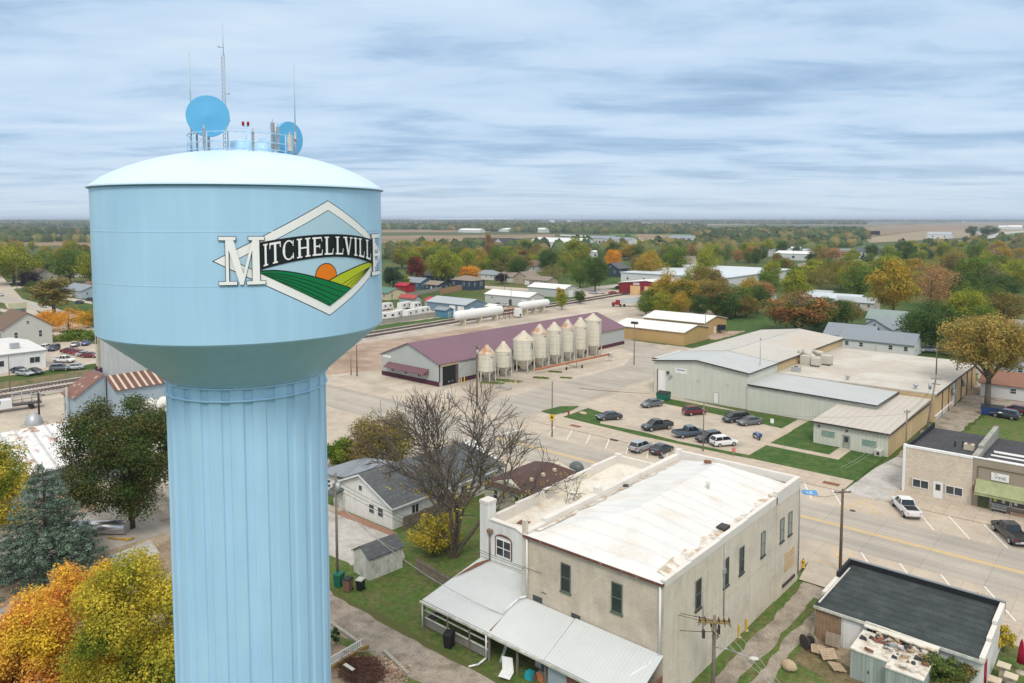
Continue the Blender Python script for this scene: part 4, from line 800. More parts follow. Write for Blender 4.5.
# --- general purpose gabled building in local coordinates (ridge along local X, origin at ground centre)
def gable(root, w, d, h, rh, wm, rm, over=.4, hip=False, th=.16, base=None, wn='wall', rn='roof', cx=0, cy=0):
    b = MB(); x0, x1, y0, y1 = cx - w / 2, cx + w / 2, cy - d / 2, cy + d / 2
    if hip: b.box(x0, x1, y0, y1, 0, h)
    else:
        b.add([(x0, y0, 0), (x1, y0, 0), (x1, y1, 0), (x0, y1, 0), (x0, y0, h), (x1, y0, h), (x1, y1, h), (x0, y1, h), (x0, cy, h + rh), (x1, cy, h + rh)],
              [(0, 3, 2, 1), (0, 1, 5, 4), (2, 3, 7, 6), (1, 2, 6, 9, 5), (3, 0, 4, 8, 7)])
    wall = b.build(wn, wm, root)
    ov = over; k = rh / (d / 2); e = h - k * ov + .02
    b = MB()
    if hip:
        hl = max(0.3, w / 2 - d / 2)
        A, B_, C_, D_ = (x0 - ov, y0 - ov, e), (x1 + ov, y0 - ov, e), (x1 + ov, y1 + ov, e), (x0 - ov, y1 + ov, e); P, Q = (cx - hl, cy, h + rh), (cx + hl, cy, h + rh)
        b.add([A, B_, C_, D_, P, Q], [(0, 1, 5, 4), (1, 2, 5), (2, 3, 4, 5), (3, 0, 4), (0, 3, 2, 1)])
        b.box(x0 - ov, x1 + ov, y0 - ov, y1 + ov, e - .16, e - .002)
    else:
        z = h + rh + .05
        for s_ in (-1, 1):
            ye = cy + s_ * (d / 2 + ov)
            pts = [(x0 - ov, ye, e + .03), (x1 + ov, ye, e + .03), (x1 + ov, cy, z), (x0 - ov, cy, z)]
            if s_ > 0: pts = pts[::-1]
            b.slab(pts, th)
    roof_ = b.build(rn, rm, root)
    return wall, roof_
m_green_shut = M('dark_window_trim', (.12, .13, .13), .7, .05)
def house(label, x, y, rot, w, d, h, rh, wm, rm, hip=False, wins=3, doors=1, garage=0, chim=0, cat='house', name='house', group=None, gm_=None):
    t = thing(name, label, cat, (x, y, 0), R(rot), group, local=True)
    wall, roof_ = gable(t, w, d, h, rh, wm, rm, hip=hip)
    O1 = (-w / 2, -d / 2, 0); O2 = (w / 2, -d / 2, 0)
    slots = wins + doors + garage; sw = w / slots if slots else w; i = 0
    for k in range(garage): MB().fb(O1, XP, NYW, (i * sw + sw * .12, i * sw + min(sw * .88, sw * .12 + 3.0)), (0.03, min(2.5, h - .4)), (.003, .06)).build('garage_door', gm_ or m_white, t); i += 1
    for k in range(wins):
        if k == wins // 2 and doors: door(t, O1, XP, NYW, i * sw + sw / 2 - .45, .1, .9, min(2.1, h - .4), m_wood_white if wm is not m_white else m_dark); i += 1
        window(t, O1, XP, NYW, i * sw + sw / 2 - .55, h * .42, 1.1, h * .36, m_white, m_glass, 1, 2); i += 1
    for k in range(2 if d > 5 else 1): window(t, O2, YP, XP, d * (k + .5) / (2 if d > 5 else 1) - .5, h * .42, 1.0, h * .36, m_white, m_glass, 1, 2)
    O3 = (-w / 2, d / 2, 0)
    if rh > 2.2 and not hip: window(t, O2, YP, XP, d / 2 - .45, h + rh * .2, .9, 1.0, m_white, m_glass, 1, 2); window(t, (-w / 2, d / 2, 0), NYW, NXW, d / 2 - .45, h + rh * .2, .9, 1.0, m_white, m_glass, 1, 2)
    for k in range(2): window(t, O3, NYW, NXW, d * (k + .5) / 2 - .5, h * .42, 1.0, h * .36, m_white, m_glass, 1, 2)
    if chim: MB().box(w * .2 - .35, w * .2 + .35, -.2, .5, h + rh * .3, h + rh + .8).build('chimney', M('red_brick', (.27, .11, .08), .9, .15, 2, brick=(.3, .12, .02, .85, .8)), roof_)
    return t
# --- white house behind the bare tree
wh = thing('white_house', 'white house with dark grey shingle roof beside the bare tree', 'house', (-73, 66, 0))
hx0, hx1, hy0, hy1 = -79.5, -67.8, 56.4, 76.5
b = MB(); b.prism(rect(hx0, hx1, hy0, hy1), 0, 2.9)
def gab(y, y2): b.add([(hx0, y, 2.9), (hx1, y, 2.9), (-73.7, y, 5.35), (hx0, y2, 2.9), (hx1, y2, 2.9), (-73.7, y2, 5.35)], [(0, 1, 2), (5, 4, 3), (0, 2, 5, 3), (1, 4, 5, 2)])
gab(56.4, 76.5); b.build('wall', M('white_siding', (.76, .76, .72), .75, .06, 1, rib=('z', .2, .08), streak=.08), wh)
b = MB(); b.slab([(-73.7, 56.0, 5.5), (hx1 + .45, 56.0, 2.78), (hx1 + .45, 76.9, 2.78), (-73.7, 74.2, 5.5)], .16); b.slab([(hx0 - .45, 56.0, 2.95), (-73.7, 56.0, 5.5), (-73.7, 74.2, 5.5), (hx0 - .45, 76.9, 2.95)], .16); b.add([(-73.7, 74.2, 5.5), (hx1 + .45, 76.9, 2.78), (hx0 - .45, 76.9, 2.95)], [(0, 1, 2)])
rr_ = b.build('roof', m_shingle, wh)
b = MB()
for (a, c) in (((hx1 + .47, 55.96, 2.62), (-73.7, 55.96, 5.36)), ((-73.7, 55.96, 5.36), (hx0 - .47, 55.96, 2.78))): b.hexa([(a[0], a[1], a[2] - .02), (c[0], c[1], c[2] - .02), (c[0], c[1] + .03, c[2] - .02), (a[0], a[1] + .03, a[2] - .02)], [(a[0], a[1], a[2] + .2), (c[0], c[1], c[2] + .2), (c[0], c[1] + .03, c[2] + .2), (a[0], a[1] + .03, a[2] + .2)])
b.box(hx1 + .46, hx1 + .50, 56.0, 76.9, 2.6, 2.8); b.build('fascia', m_white, rr_)
b = MB(); b.prism(rect(-85.5, -79.5, 58.5, 66), 0, 2.6); b.build('side_wing', m_white_brick, wh)
MB().slab([(-86, 58.0, 2.6), (-79.3, 58.0, 3.4), (-79.3, 66.4, 3.4), (-86, 66.4, 2.6)], .16).build('wing_roof', m_shingle_l, wh)
window(wh, (-85.5, 58.5, 0), XP, NYW, 1.5, .9, 1.0, 1.1, m_white, m_glass, 1, 2); window(wh, (-85.5, 58.5, 0), XP, NYW, 2.9, .9, 1.0, 1.1, m_white, m_glass, 1, 2)
for a in (7.3, 9.0): window(wh, (hx0, hy0, 0), XP, NYW, a, 1.0, 1.1, 1.2, m_white, m_glass, 1, 2)
window(wh, (hx0, hy0, 0), XP, NYW, 5.3, 3.3, .8, .8, m_white, m_glass, 1, 1)
for a in (3, 7.5, 11.5, 16): window(wh, (hx1, hy0, 0), YP, XP, a, 1.0, 1.2, 1.15, m_white, m_glass, 2, 1)
door(wh, (hx0, hy0, 0), XP, NYW, 1.6, .25, 1.0, 2.05, m_wood_white)
MB().slab([(-79.2, 54.9, 2.2), (-77.2, 54.9, 2.2), (-77.2, 56.38, 2.75), (-79.2, 56.38, 2.75)], .12).build('door_canopy', m_shingle, wh)
MB().box(-79.0, -77.0, 54.9, 56.38, 0, .25).build('step', m_conc, wh)
sheet('footpath', [(-78.6, 54.9), (-77.4, 54.9), (-66.9, 55.2), (-66.6, 56.2), (-77.4, 56.2)], .03, M('brick_path', (.33, .19, .13), .9, .15, 2))
# --- garden shed
sx, sy = -61.6, 50.3
gs = thing('garden_shed', 'small weathered white shed with a dark shingle roof by the lawn', 'shed', (sx, sy, 0), R(0), local=True)
gs.rotation_euler = (0, 0, R(90)); gable(gs, 4.2, 2.9, 2.4, .85, m_wood_white, m_shingle, over=.18, th=.1); gs.rotation_euler = (0, 0, R(86))
gs.location = (-61.1, 48.85, 0); door(gs, (2.1, -1.45, 0), YP, XP, .3, .05, 1.0, 1.8, m_wood_white, m_wood_white)
window(gs, (2.1, -1.45, 0), YP, XP, 1.7, 1.2, .35, .6, m_dark, m_dark, 1, 1)
# --- maroon roofed building
mr_ = thing('maroon_roof_building', 'small cream building with a maroon shingle roof left of the white annex', 'building', (-61.5, 72.5, 0))
b = MB(); b.prism(rect(-65, -57.5, 69.5, 80), 0, 3.1); b.add([(-65, 69.5, 3.1), (-57.5, 69.5, 3.1), (-61.2, 69.5, 4.0), (-65, 80, 3.1), (-57.5, 80, 3.1), (-61.2, 80, 4.0)], [(0, 1, 2), (5, 4, 3), (0, 2, 5, 3), (1, 4, 5, 2)]); b.build('wall', M('cream_siding', (.50, .47, .38), .8, .08, 1), mr_)
b = MB(); b.slab([(-61.2, 70.6, 4.15), (-57.2, 69.0, 3.05), (-57.2, 80.2, 3.05), (-61.2, 78.6, 4.15)], .15); b.slab([(-65.3, 69.0, 3.05), (-61.2, 70.6, 4.15), (-61.2, 78.6, 4.15), (-65.3, 80.2, 3.05)], .15); b.add([(-65.3, 69.0, 3.05), (-57.2, 69.0, 3.05), (-61.2, 70.6, 4.15)], [(0, 1, 2)]); b.add([(-65.3, 80.2, 3.05), (-57.2, 80.2, 3.05), (-61.2, 78.6, 4.15)], [(1, 0, 2)]); rf = b.build('roof', m_shingle_m, mr_)
for k, y in enumerate((72.2, 74.6, 77)): MB().box(-59.7, -59.3, y, y + .4, 3.5, 4.0).build('roof_vent', m_stone, rf)
window(mr_, (-65, 69.5, 0), XP, NYW, 5.0, 1.1, .9, 1.4, m_white, m_glass, 1, 2); window(mr_, (-65, 69.5, 0), XP, NYW, 1.5, 1.1, .9, 1.4, m_white, m_glass, 1, 2)
p = at(565, 466, 3); t = thing('satellite_dish', 'dark round domed dish at the far end of the maroon roof', 'dish', (-58.6, 80.6, 0))
MB().lathe(-58.6, 80.9, [(.1, 0), (.1, 2.6)], 8).build('stand', m_steel, t); b = MB(); b.ball((-58.6, 80.9, 3.3), (1.1, .9, .95), 16, 10); b.build('dome', M('dome_grey', (.10, .12, .12), .4, .1), t)

# --- low store with the black roof
st_ = thing('black_roof_store', 'single-storey white store with a large flat black roof, bottom right', 'store', (-15.3, 70.9, 0))
m_tar = M('black_roof_felt', (0.040, 0.050, 0.051), 0.85, 0.12, 0.5, rib=('y', 1.05, 0.30), col2=(0.058, 0.07, 0.07), s2=0.8, bump=0.12, detail=7)
m_tar2 = M('black_parapet_felt', (0.020, 0.022, 0.026), 0.75, 0.15, 1)
s0, s1, t0, t1 = -21.7, -8.95, 66.0, 75.7
MB().box(s0, s1, t0, t1, 0, 2.88).build('wall', m_white_brick, st_)
MB().slab([(s0 - .05, t0 - .22, 3.0), (s1 + .05, t0 - .22, 3.0), (s1 + .05, t1 - .2, 3.28), (s0 - .05, t1 - .2, 3.28)], .12).build('roof', m_tar, st_)
MB().box(s0 - .1, s1 + .1, t1 - .22, t1 + .06, 2.7, 3.78).build('parapet', m_tar2, st_)
MB().box(s0 - .13, s1 + .13, t1 - .24, t1 + .09, 3.782, 3.84).build('coping', M('grey_metal_coping', (.20, .22, .24), .5, .1), st_)
b = MB(); b.box(s0 - .12, s0 + .12, t1 - 3.8, t1 - .24, 2.8, 3.78); b.build('parapet', m_tar2, st_)
b = MB(); b.box(s0 - .18, s0 + .16, t1 - 7.6, t1 - 3.82, 2.8, 3.34); b.box(s0 + .2, s0 + .32, t1 - 9.6, t1 - 1, 3.2, 3.30); b.build('white_trim', m_parapet, st_)
b = MB(); b.box(s1 - .28, s1 + .1, t1 - 4.2, t1 - .24, 2.8, 3.75); b.box(s1 - .28, s1 + .1, t1 - 6.9, t1 - 4.25, 2.8, 3.45); b.box(s1 - .28, s1 + .1, t0 - .2, t1 - 6.95, 2.8, 3.2); b.build('side_parapet', m_parapet, st_)
MB().box(s0 - .08, s1 + .08, t0 - .32, t0 - .23, 2.78, 3.02).build('fascia', m_wood_white, st_)
O = (s0, t0, 0)
MB().fb(O, XP, NYW, (.03, 2.2), (0, 2.7), (.003, .05)).build('brown_boarding', M('brown_boards', (.30, .20, .13), .9, .2, 2, rib=('xy', .3, .1)), st_)
door(st_, O, XP, NYW, 2.5, .0, 1.2, 2.5, m_white); window(st_, O, XP, NYW, 4.2, 1.5, 1.1, 1.0, m_white, m_glass, 2, 1)
MB().fb((s1, t0, 0), YP, XP, (.4, 1.2), (0.1, 2.6), (.003, .08)).build('red_panel', M('red_paint', (.33, .01, .04), .6, .1), st_)

# --- shops on the far side of the street
m_beige_brick = M('beige_brick', (0.66, 0.575, 0.46), 0.85, 0.08, 0.7, brick=(0.5, 0.2, 0.02, 0.86, 0.76), bump=.15)
m_taupe = M('taupe_stucco', (0.31, 0.265, 0.205), 0.85, 0.08, 1)
m_tarroof = M('dark_grey_roof', (0.060, 0.060, 0.066), 0.9, 0.2, 0.5, rib=('x', 1.0, 0.14), bump=.1, detail=7)
sh = thing('beige_brick_shop', 'beige brick shop front with a white door between two windows', 'shop', (-21.1, 118, 0))
u0, u1, v0, v1 = -25.2, -17.14, 110.3, 127.5
MB().box(u0, u1, v0, v1, 0, 4.95).build('wall', m_beige_brick, sh)
MB().slab([(u0 + .2, v0 + .3, 5.75), (u1, v0 + .3, 5.75), (u1, v1 + .1, 5.15), (u0 + .2, v1 + .1, 5.15)], .25).build('roof', m_tarroof, sh)
b = MB(); b.box(u0 - .0, u1, v0 + .0, v0 + .3, 4.952, 6.2); b.build('front_parapet', m_beige_brick, sh)
b = MB(); b.box(u0 - .08, u1 - .004, v0 - .08, v0 + .36, 6.2, 6.5); b.box(u0 - .1, u0 + .22, v0 - .1, v0 + .5, 0, 6.52); b.build('white_trim', m_white, sh)
b = MB(); b.box(u0 - .05, u0 + .2, v0 + .5, 115, 4.96, 6.15); b.box(u0 - .05, u0 + .2, 115, 121, 4.96, 6.0); b.box(u0 - .05, u0 + .2, 121, v1, 4.96, 6.0); b.build('side_parapet', m_tar2, sh)
O = (u0, v0, 0)
for a in (1.15, 5.1):
    window(sh, O, XP, NYW, a, .95, 2.0, 1.15, m_white, m_glass, 2, 1, .08); MB().fb(O, XP, NYW, (a - .35, a - .02), (.95, 2.15), (.003, .05)).build('shutter', M('tan_shutter', (.44, .37, .29), .8), sh)
door(sh, O, XP, NYW, 3.75, .12, .95, 2.05, m_white, m_white, glass=True)
for q_, lab in (((955, 446), 0), ((963, 446), 1)): p = at(*q_, 5.6); MB().lathe(p[0], p[1], [(.12, 5.3), (.12, 6.3), (0, 6.32)], 10).build('roof_vent', m_black, sh)
p = at(969, 449, 5.6); t = thing('rooftop_unit', 'small cream air conditioning unit on the dark shop roof', 'air conditioner', (p[0], p[1], 5.4))
MB().box(p[0] - .6, p[0] + .6, p[1] - .4, p[1] + .5, 5.45, 6.3).build('cabinet', m_stone, t); MB().lathe(p[0], p[1], [(0, 6.33), (.3, 6.33), (.3, 6.30)], 14).build('fan', m_dark, t)
sv = thing('taupe_shop', 'taupe shop front with a green awning and THE VINE sign', 'shop', (-12, 118, 0))
w0, w1 = -17.12, -6.0
MB().box(w0, w1, v0, v1, 0, 4.95).build('wall', m_taupe, sv)
MB().slab([(w0, v0 + .3, 5.75), (w1, v0 + .3, 5.75), (w1, v1, 5.15), (w0, v1, 5.15)], .25).build('roof', m_tarroof, sv)
MB().box(w0 + .004, w1, v0 + .0, v0 + .3, 4.952, 6.4).build('front_parapet', m_taupe, sv); MB().box(w0 + .004, w1, v0 - .06, v0 + .34, 6.402, 6.52).build('coping', m_white, sv)
b = MB(); b.box(w0 - .35, w0 + .35, v0 + .5, 115.5, 4.96, 6.35); b.box(w0 - .3, w0 + .3, 115.5, 128, 4.96, 6.75); b.build('party_wall', M('weathered_stone', (.36, .35, .31), .9, .2, 1, brick=(1.2, .5, .02, .8, .6)), sv)
for k in range(3): MB().slab([(w0 + 1.3 + .0, v0 + 2.4 + k * 2.4, 5.66 - k * .08), (w1 - .5, v0 + 2.4 + k * 2.4, 5.66 - k * .08), (w1 - .5, v0 + 3.9 + k * 2.4, 5.63 - k * .08), (w0 + 1.0, v0 + 3.9 + k * 2.4, 5.63 - k * .08)], .03).build('white_roof_strip', m_memb, sv)
O = (w0, v0, 0)
for z_ in (5.35,): MB().fb(O, XP, NYW, (.55, 11.1), (z_, z_ + .10), (.003, .09)).build('moulding', m_tar2 if False else M('dark_taupe', (.15, .12, .09), .8), sv)
MB().fb(O, XP, NYW, (.5, .6), (3.9, 5.35), (.003, .07)).build('moulding', M('dark_taupe', (.15, .12, .09)), sv)
b = MB(); b.slab([(w0 + .45, v0 - 1.3, 2.35), (w1, v0 - 1.3, 2.35), (w1, v0 - .003, 3.75), (w0 + .45, v0 - .003, 3.75)], .06); b.box(w0 + .45, w1, v0 - 1.3, v0 - 1.26, 2.02, 2.34); b.build('awning', M('sage_green_canvas', (.33, .35, .19), .85, .15, .8, streak=.1), sv)
sb = MB().fb(O, XP, NYW, (2.05, 3.95), (3.98, 4.95), (.05, .12)).build('sign_board', m_white, sv)
txt('VINE', .52, M('sign_grey_lettering', (.12, .14, .14), .6, .02), sb, (w0 + 3.02, v0 - .125, 4.38), XP, (0, 0, 1), sx=1.15); txt('THE', .20, M('sign_grey_lettering', (.12, .14, .14)), sb, (w0 + 2.55, v0 - .125, 4.78), XP, (0, 0, 1))
door(sv, O, XP, NYW, .8, .12, 1.0, 2.05, M('olive_door', (.08, .10, .04), .6), M('olive_door', (.08, .10, .04)), glass=True)
for a, w_ in ((2.1, 2.1), (4.3, 2.2), (6.7, 2.2)): window(sv, O, XP, NYW, a, .95, w_, 1.15, m_white, m_glass, 1, 1, .07)
for a, c_ in ((2.4, (.55, .6, .1)), (3.3, (.6, .6, .56)), (4.6, (.7, .7, .7))): MB().fb(O, XP, NYW, (a, a + .35), (1.25, 1.75), (.031, .04)).build('window_poster', M('poster_%d' % int(a * 10), c_, .7), sv)
be = thing('bench', 'grey slatted bench under the green awning', 'bench', (w0 + 3.1, v0 - .5, .12))
b = MB(); 
for k in range(4): b.box(w0 + 2.3, w0 + 3.9, v0 - .75 + k * .12, v0 - .66 + k * .12, .52, .56)
b.build('seat', m_steel, be); b = MB()
for k in range(3): b.box(w0 + 2.3, w0 + 3.9, v0 - .27, v0 - .23, .62 + k * .13, .71 + k * .13)
b.build('backrest', m_steel, be)
for x in (w0 + 2.4, w0 + 3.75): MB().box(x, x + .06, v0 - .75, v0 - .25, .12, .52).build('leg', m_dark, be)
pb = thing('planter_box', 'long planter of red and green flowers below the shop window', 'planter', (w0 + 5.4, v0 - .4, .12))
MB().box(w0 + 4.3, w0 + 6.4, v0 - .6, v0 - .15, .12, .5).build('box', M('brown_boards', (.30, .20, .13)), pb)
fl_ = thing('flag', 'small red and white striped flag at the edge of the taupe shop', 'flag', (w0 + .2, v0 - .2, 2.2))
MB().tube((w0 + .2, v0, 2.3), (w0 + .2, v0 - .7, 3.4), .02, n=6).build('pole', m_white, fl_)
b = MB(); b.slab([(w0 + .2, v0 - .55, 3.2), (w0 + .25, v0 - .2, 2.7), (w0 + .3, v0 - .25, 1.9), (w0 + .2, v0 - .6, 2.3)], .02); b.build('cloth', M('flag_cloth', (.45, .10, .12), .8, .1, rib=('z', .16, -.8)), fl_)

# --- the metal warehouse complex
m_mw = M('pale_green_grey_cladding', (0.61, 0.62, 0.535), 0.6, 0.04, 0.3, rib=('xy', 0.55, 0.10), streak=.05)
m_tanw = M('tan_metal_cladding', (0.58, 0.43, 0.24), 0.65, 0.06, 0.3, rib=('xy', 0.45, 0.10), streak=.12)
m_roofg = M('pale_grey_metal_roof', (0.46, 0.475, 0.47), 0.5, 0.05, 0.2, rib=('x', 0.6, 0.05), bump=.2)
m_roofb = M('beige_metal_roof', (0.50, 0.475, 0.425), 0.6, 0.05, 0.15, rib=('y', 0.7, 0.04), col2=(0.50, 0.44, 0.36), s2=0.06, bump=.15)
m_roofb2 = M('beige_flat_roof', (0.48, 0.435, 0.37), 0.75, 0.07, 0.15, rib=('y', 3.3, 0.06), col2=(0.54, 0.51, 0.455), s2=0.12, bump=.05, detail=7)
ware = thing('metal_warehouse', 'sprawling pale metal warehouse with a front hall and long flat rear roof', 'warehouse', (-58, 160, 0))
b = MB(); xa, xr, xb = -80.2, -70.3, -59.5
b.add([(xa, 138.6, 0), (xb, 138.6, 0), (xb, 138.6, 7.15), (xr, 138.6, 8.3), (xa, 138.6, 7.15), (xa, 195, 0), (xb, 195, 0), (xb, 195, 7.15), (xr, 195, 8.3), (xa, 195, 7.15)], [(0, 1, 2, 3, 4), (9, 8, 7, 6, 5), (1, 6, 7, 2), (5, 0, 4, 9)])
b.build('hall_wall', m_mw, ware)
MB().box(-81.7, xa - .002, 141, 152, 0, 7.2).build('side_bay', m_mw, ware)
b = MB(); b.slab([(xa - .3, 138.2, 7.2), (xr, 138.2, 8.42), (xr, 152.5, 8.42), (xa - .3, 152.5, 7.2)], .12); b.slab([(xr, 138.2, 8.42), (xb + .3, 138.2, 7.2), (xb + .3, 152.5, 7.2), (xr, 152.5, 8.42)], .12); b.slab([(-82, 140.8, 7.12), (xa - .31, 140.8, 7.28), (xa - .31, 152.3, 7.28), (-82, 152.3, 7.12)], .12)
b.build('front_roof', m_roofg, ware)
b = MB(); b.slab([(xa - .3, 152.52, 7.3), (xr, 152.52, 8.55), (xr, 195.3, 8.55), (xa - .3, 195.3, 7.3)], .12); b.slab([(xr, 152.52, 8.55), (xb + .3, 152.52, 7.3), (xb + .3, 195.3, 7.3), (xr, 195.3, 8.55)], .12); b.build('hall_roof', m_roofb, ware)
MB().box(xr - .25, xr + .25, 152.6, 195.2, 8.552, 8.60).build('ridge_cap', m_roofg, ware)
b = MB()
for (a, c) in (((xa - .3, 7.0), (xr, 8.22)), ((xr, 8.22), (xb + .32, 7.0))): b.hexa([(a[0], 138.1, a[1]), (c[0], 138.1, c[1]), (c[0], 138.2, c[1]), (a[0], 138.2, a[1])], [(a[0], 138.1, a[1] + .25), (c[0], 138.1, c[1] + .25), (c[0], 138.2, c[1] + .25), (a[0], 138.2, a[1] + .25)])
b.box(-82.1, xa - .3, 140.7, 140.8, 6.95, 7.2); b.box(xb + .32, xb + .42, 138.1, 195.3, 7.0, 7.22); b.build('eave_trim', m_dark, ware)
MB().box(xb + .002, xb + .05, 153, 195, 5.4, 7.1).build('clerestory_wall', m_tanw, ware)
MB().box(xb, -36.3, 138.3, 151.5, 0, 4.72).build('wing_wall', m_mw, ware)
MB().slab([(xb + .06, 138.0, 5.15), (-36.0, 138.0, 4.8), (-36.0, 151.8, 4.8), (xb + .06, 151.8, 5.25)], .14).build('wing_roof', m_roofg, ware)
b = MB(); b.hexa([(xb + .06, 137.9, 4.95), (-35.9, 137.9, 4.6), (-35.9, 138.0, 4.6), (xb + .06, 138.0, 4.95)], [(xb + .06, 137.9, 5.18), (-35.9, 137.9, 4.83), (-35.9, 138, 4.83), (xb + .06, 138, 5.18)]); b.box(-36.0, -35.9, 138.0, 151.8, 4.6, 4.83); b.build('eave_trim', m_dark, ware)
MB().box(xb + .05, -30, 151.9, 191.4, 0, 5.05).build('rear_wall', m_tanw, ware)
MB().box(xb + .06, -29.7, 151.85, 191.8, 5.05, 5.3).build('rear_roof', m_roofb2, ware)
MB().box(-29.7, -29.6, 151.85, 191.8, 5.0, 5.32).build('eave_trim', m_dark, ware)
b = MB()
for y in (158, 163.5, 169.5, 175.5, 181.5, 186.5): b.box(-29.998, -29.86, y, y + .28, 0, 4.98)
b.build('wall_post', m_rusttrim, ware)
b = MB(); b.box(-29.998, -29.9, 167.2, 169.3, 0.1, 4.6); b.box(-29.998, -29.8, 152.5, 166.5, .95, 1.15); b.build('white_panel', m_white, ware)
for y in (166.6, 176.5): MB().tube((-29.85, y, 3.2), (-29.3, y, 3.2), .7, n=16).build('wall_fan', m_steel, ware)
for (ya, yb) in ((153, 158), (158.4, 163.3)): MB().box(-29.998, -29.93, ya, yb, .1, .9).build('base_trim', m_wood_white, ware)
# office
ofc = thing('warehouse_office', 'small pale office block with a beige ribbed roof and lawn in front', 'office', (-36.5, 138, 0))
MB().box(-42.2, -30.8, 124.8, 138.25, 0, 3.62).build('wall', m_mw, ofc)
MB().box(-36.25, -30.8, 138.3, 151.4, 0, 3.9).build('rear_wall', m_mw, ofc)
MB().box(-30.798, -30.74, 124.9, 151.4, 0, 3.6).build('side_wall', m_tanw, ofc)
b = MB(); b.slab([(-42.5, 124.4, 3.78), (-30.5, 124.4, 3.78), (-30.5, 151.6, 4.35), (-35.85, 151.6, 4.35), (-35.85, 137.85, 4.06), (-42.5, 137.85, 4.06)], .14); b.build('roof', M('beige_rib_roof', (.50, .455, .395), .6, .05, .2, rib=('x', 1.1, .12), bump=.4), ofc)
b = MB(); b.box(-42.6, -30.4, 124.28, 124.4, 3.56, 3.80); b.box(-30.5, -30.4, 124.4, 151.6, 3.58, 3.8); b.build('eave_trim', m_dark, ofc)
O = (-42.2, 124.8, 0)
window(ofc, O, XP, NYW, 1.3, 1.5, 2.1, .95, m_steel, m_glass_g, 1, 1, .08); window(ofc, O, XP, NYW, 7.6, 1.2, 2.1, .95, m_steel, m_glass_g, 1, 1, .08)
door(ofc, O, XP, NYW, 4.7, .1, 1.0, 2.15, M('grey_green_door', (.28, .31, .27), .6), m_steel, glass=True)
MB().box(-37.9, -36.2, 123.7, 124.78, 0, .1).build('step', m_conc, ofc)
for a in (.5, 4.9): MB().fb(O, XP, NYW, (a + .2, a + .5), (2.9, 3.15), (.003, .2)).build('wall_lamp', m_dark, ofc)
ac = thing('air_conditioner', 'white wall air conditioner at the right corner of the office', 'air conditioner', (-31.9, 124.3, 0))
MB().box(-32.5, -31.5, 123.9, 124.75, .05, 1.05).build('cabinet', m_wood_white, ac); MB().box(-32.2, -31.8, 123.86, 123.899, .3, .8).build('fan_grille', m_dark, ac)
O = (xa, 138.6, 0)
db = MB().fb(O, XP, NYW, (.9, 2.6), (0.05, 5.2), (.003, .06)).build('tall_door', m_white, ware)
MB().fb(O, XP, NYW, (.7, .88), (0, 5.4), (.003, .12)).build('door_frame', m_rusttrim, ware)
door(ware, O, XP, NYW, 13.6, .2, 1.0, 2.1, m_white, M('tan_shutter', (.44, .37, .29)))
sg = MB().fb(O, XP, NYW, (4.9, 7.6), (5.1, 6.2), (.003, .06)).build('sign_board', m_white, ware)
b = MB(); 
for k in range(9): b.fb(O, XP, NYW, (5.3 + k * .2, 5.3 + k * .2 + (.15 if k % 3 else .1)), (5.72, 5.95 + (.04 if k in (0, 5) else 0)), (.062, .07))
b.build('sign_lettering', M('purple_lettering', (.12, .08, .25), .6), sg)
MB().fb(O, XP, NYW, (3.0, 3.5), (4.7, 5.2), (.003, .35)).build('wall_lamp', m_dark, ware); MB().tube((xa + 3.9, 138.1, 4.3), (xa + 3.9, 138.59, 4.3), .3, n=12).build('wall_vent', m_steel, ware)
for a in (8.9, 15.2): MB().fb(O, XP, NYW, (a + 1.0, a + 1.5), (4.1, 4.5), (.003, .1)).build('wall_vent', m_stone, ware)
for (a, z) in ((18.9, 2.9), (19.6, 2.9), (20.2, 2.0)): MB().fb((xb, 138.3, 0), XP, NYW, (a, a + .25), (z, z + .2), (.003, .15)).build('wall_lamp', m_dark, ware)
# roof equipment
p = at(818, 365, 5.4); t = thing('rooftop_duct_unit', 'big beige rooftop duct unit with curved ducts on the warehouse', 'duct unit', (p[0], p[1], 5.3))
m_duct = M('beige_duct_metal', (.52, .49, .42), .6, .08, 1)
dx_, dy_ = p
b = MB(); b.box(dx_ - 3.4, dx_ - 1.2, dy_ - 1.4, dy_ + 1.0, 5.32, 7.3); b.build('cabinet', m_duct, t)
b = MB(); b.path([(dx_ - 4.8, dy_ + 1.5, 5.4), (dx_ - 4.6, dy_ + 1.5, 7.2), (dx_ - 3.6, dy_ + 1.2, 7.9), (dx_ - 1.6, dy_ + .3, 7.2), (dx_ - .4, dy_ - 1, 6.8)], .65, 12); b.build('curved_duct', m_duct, t)
b = MB(); b.path([(dx_ + .2, dy_ + 2.8, 7.4), (dx_ - 2.4, dy_ + 4.2, 7.4), (dx_ - 4.2, dy_ + 4.4, 6.6)], .6, 12); b.build('curved_duct', m_duct, t)
b = MB(); b.box(dx_ + .1, dx_ + 2.2, dy_ + .9, dy_ + 3.0, 5.7, 7.4); b.box(dx_ - .8, dx_ + .9, dy_ - 2.2, dy_ - .6, 5.7, 7.2); b.build('intake_hood', m_duct, t)
b = MB(); 
for sx_, sy_ in ((2.0, 1.0), (2.0, 2.9), (.7, -2.0), (-.7, -2.0)): b.box(dx_ + sx_ - .08, dx_ + sx_ + .08, dy_ + sy_ - .08, dy_ + sy_ + .08, 5.3, 5.72)
b.build('leg', m_dark, t)
p = at(796, 371, 5.4); t = thing('rooftop_unit', 'small grey roof unit left of the curved ducts', 'roof unit', (p[0], p[1], 5.3)); MB().box(p[0] - .8, p[0] + .8, p[1] - .6, p[1] + .6, 5.31, 6.3).build('cabinet', m_steel, t); MB().lathe(p[0], p[1], [(0, 6.42), (.4, 6.4), (.4, 6.3)], 12).build('fan', m_dark, t)
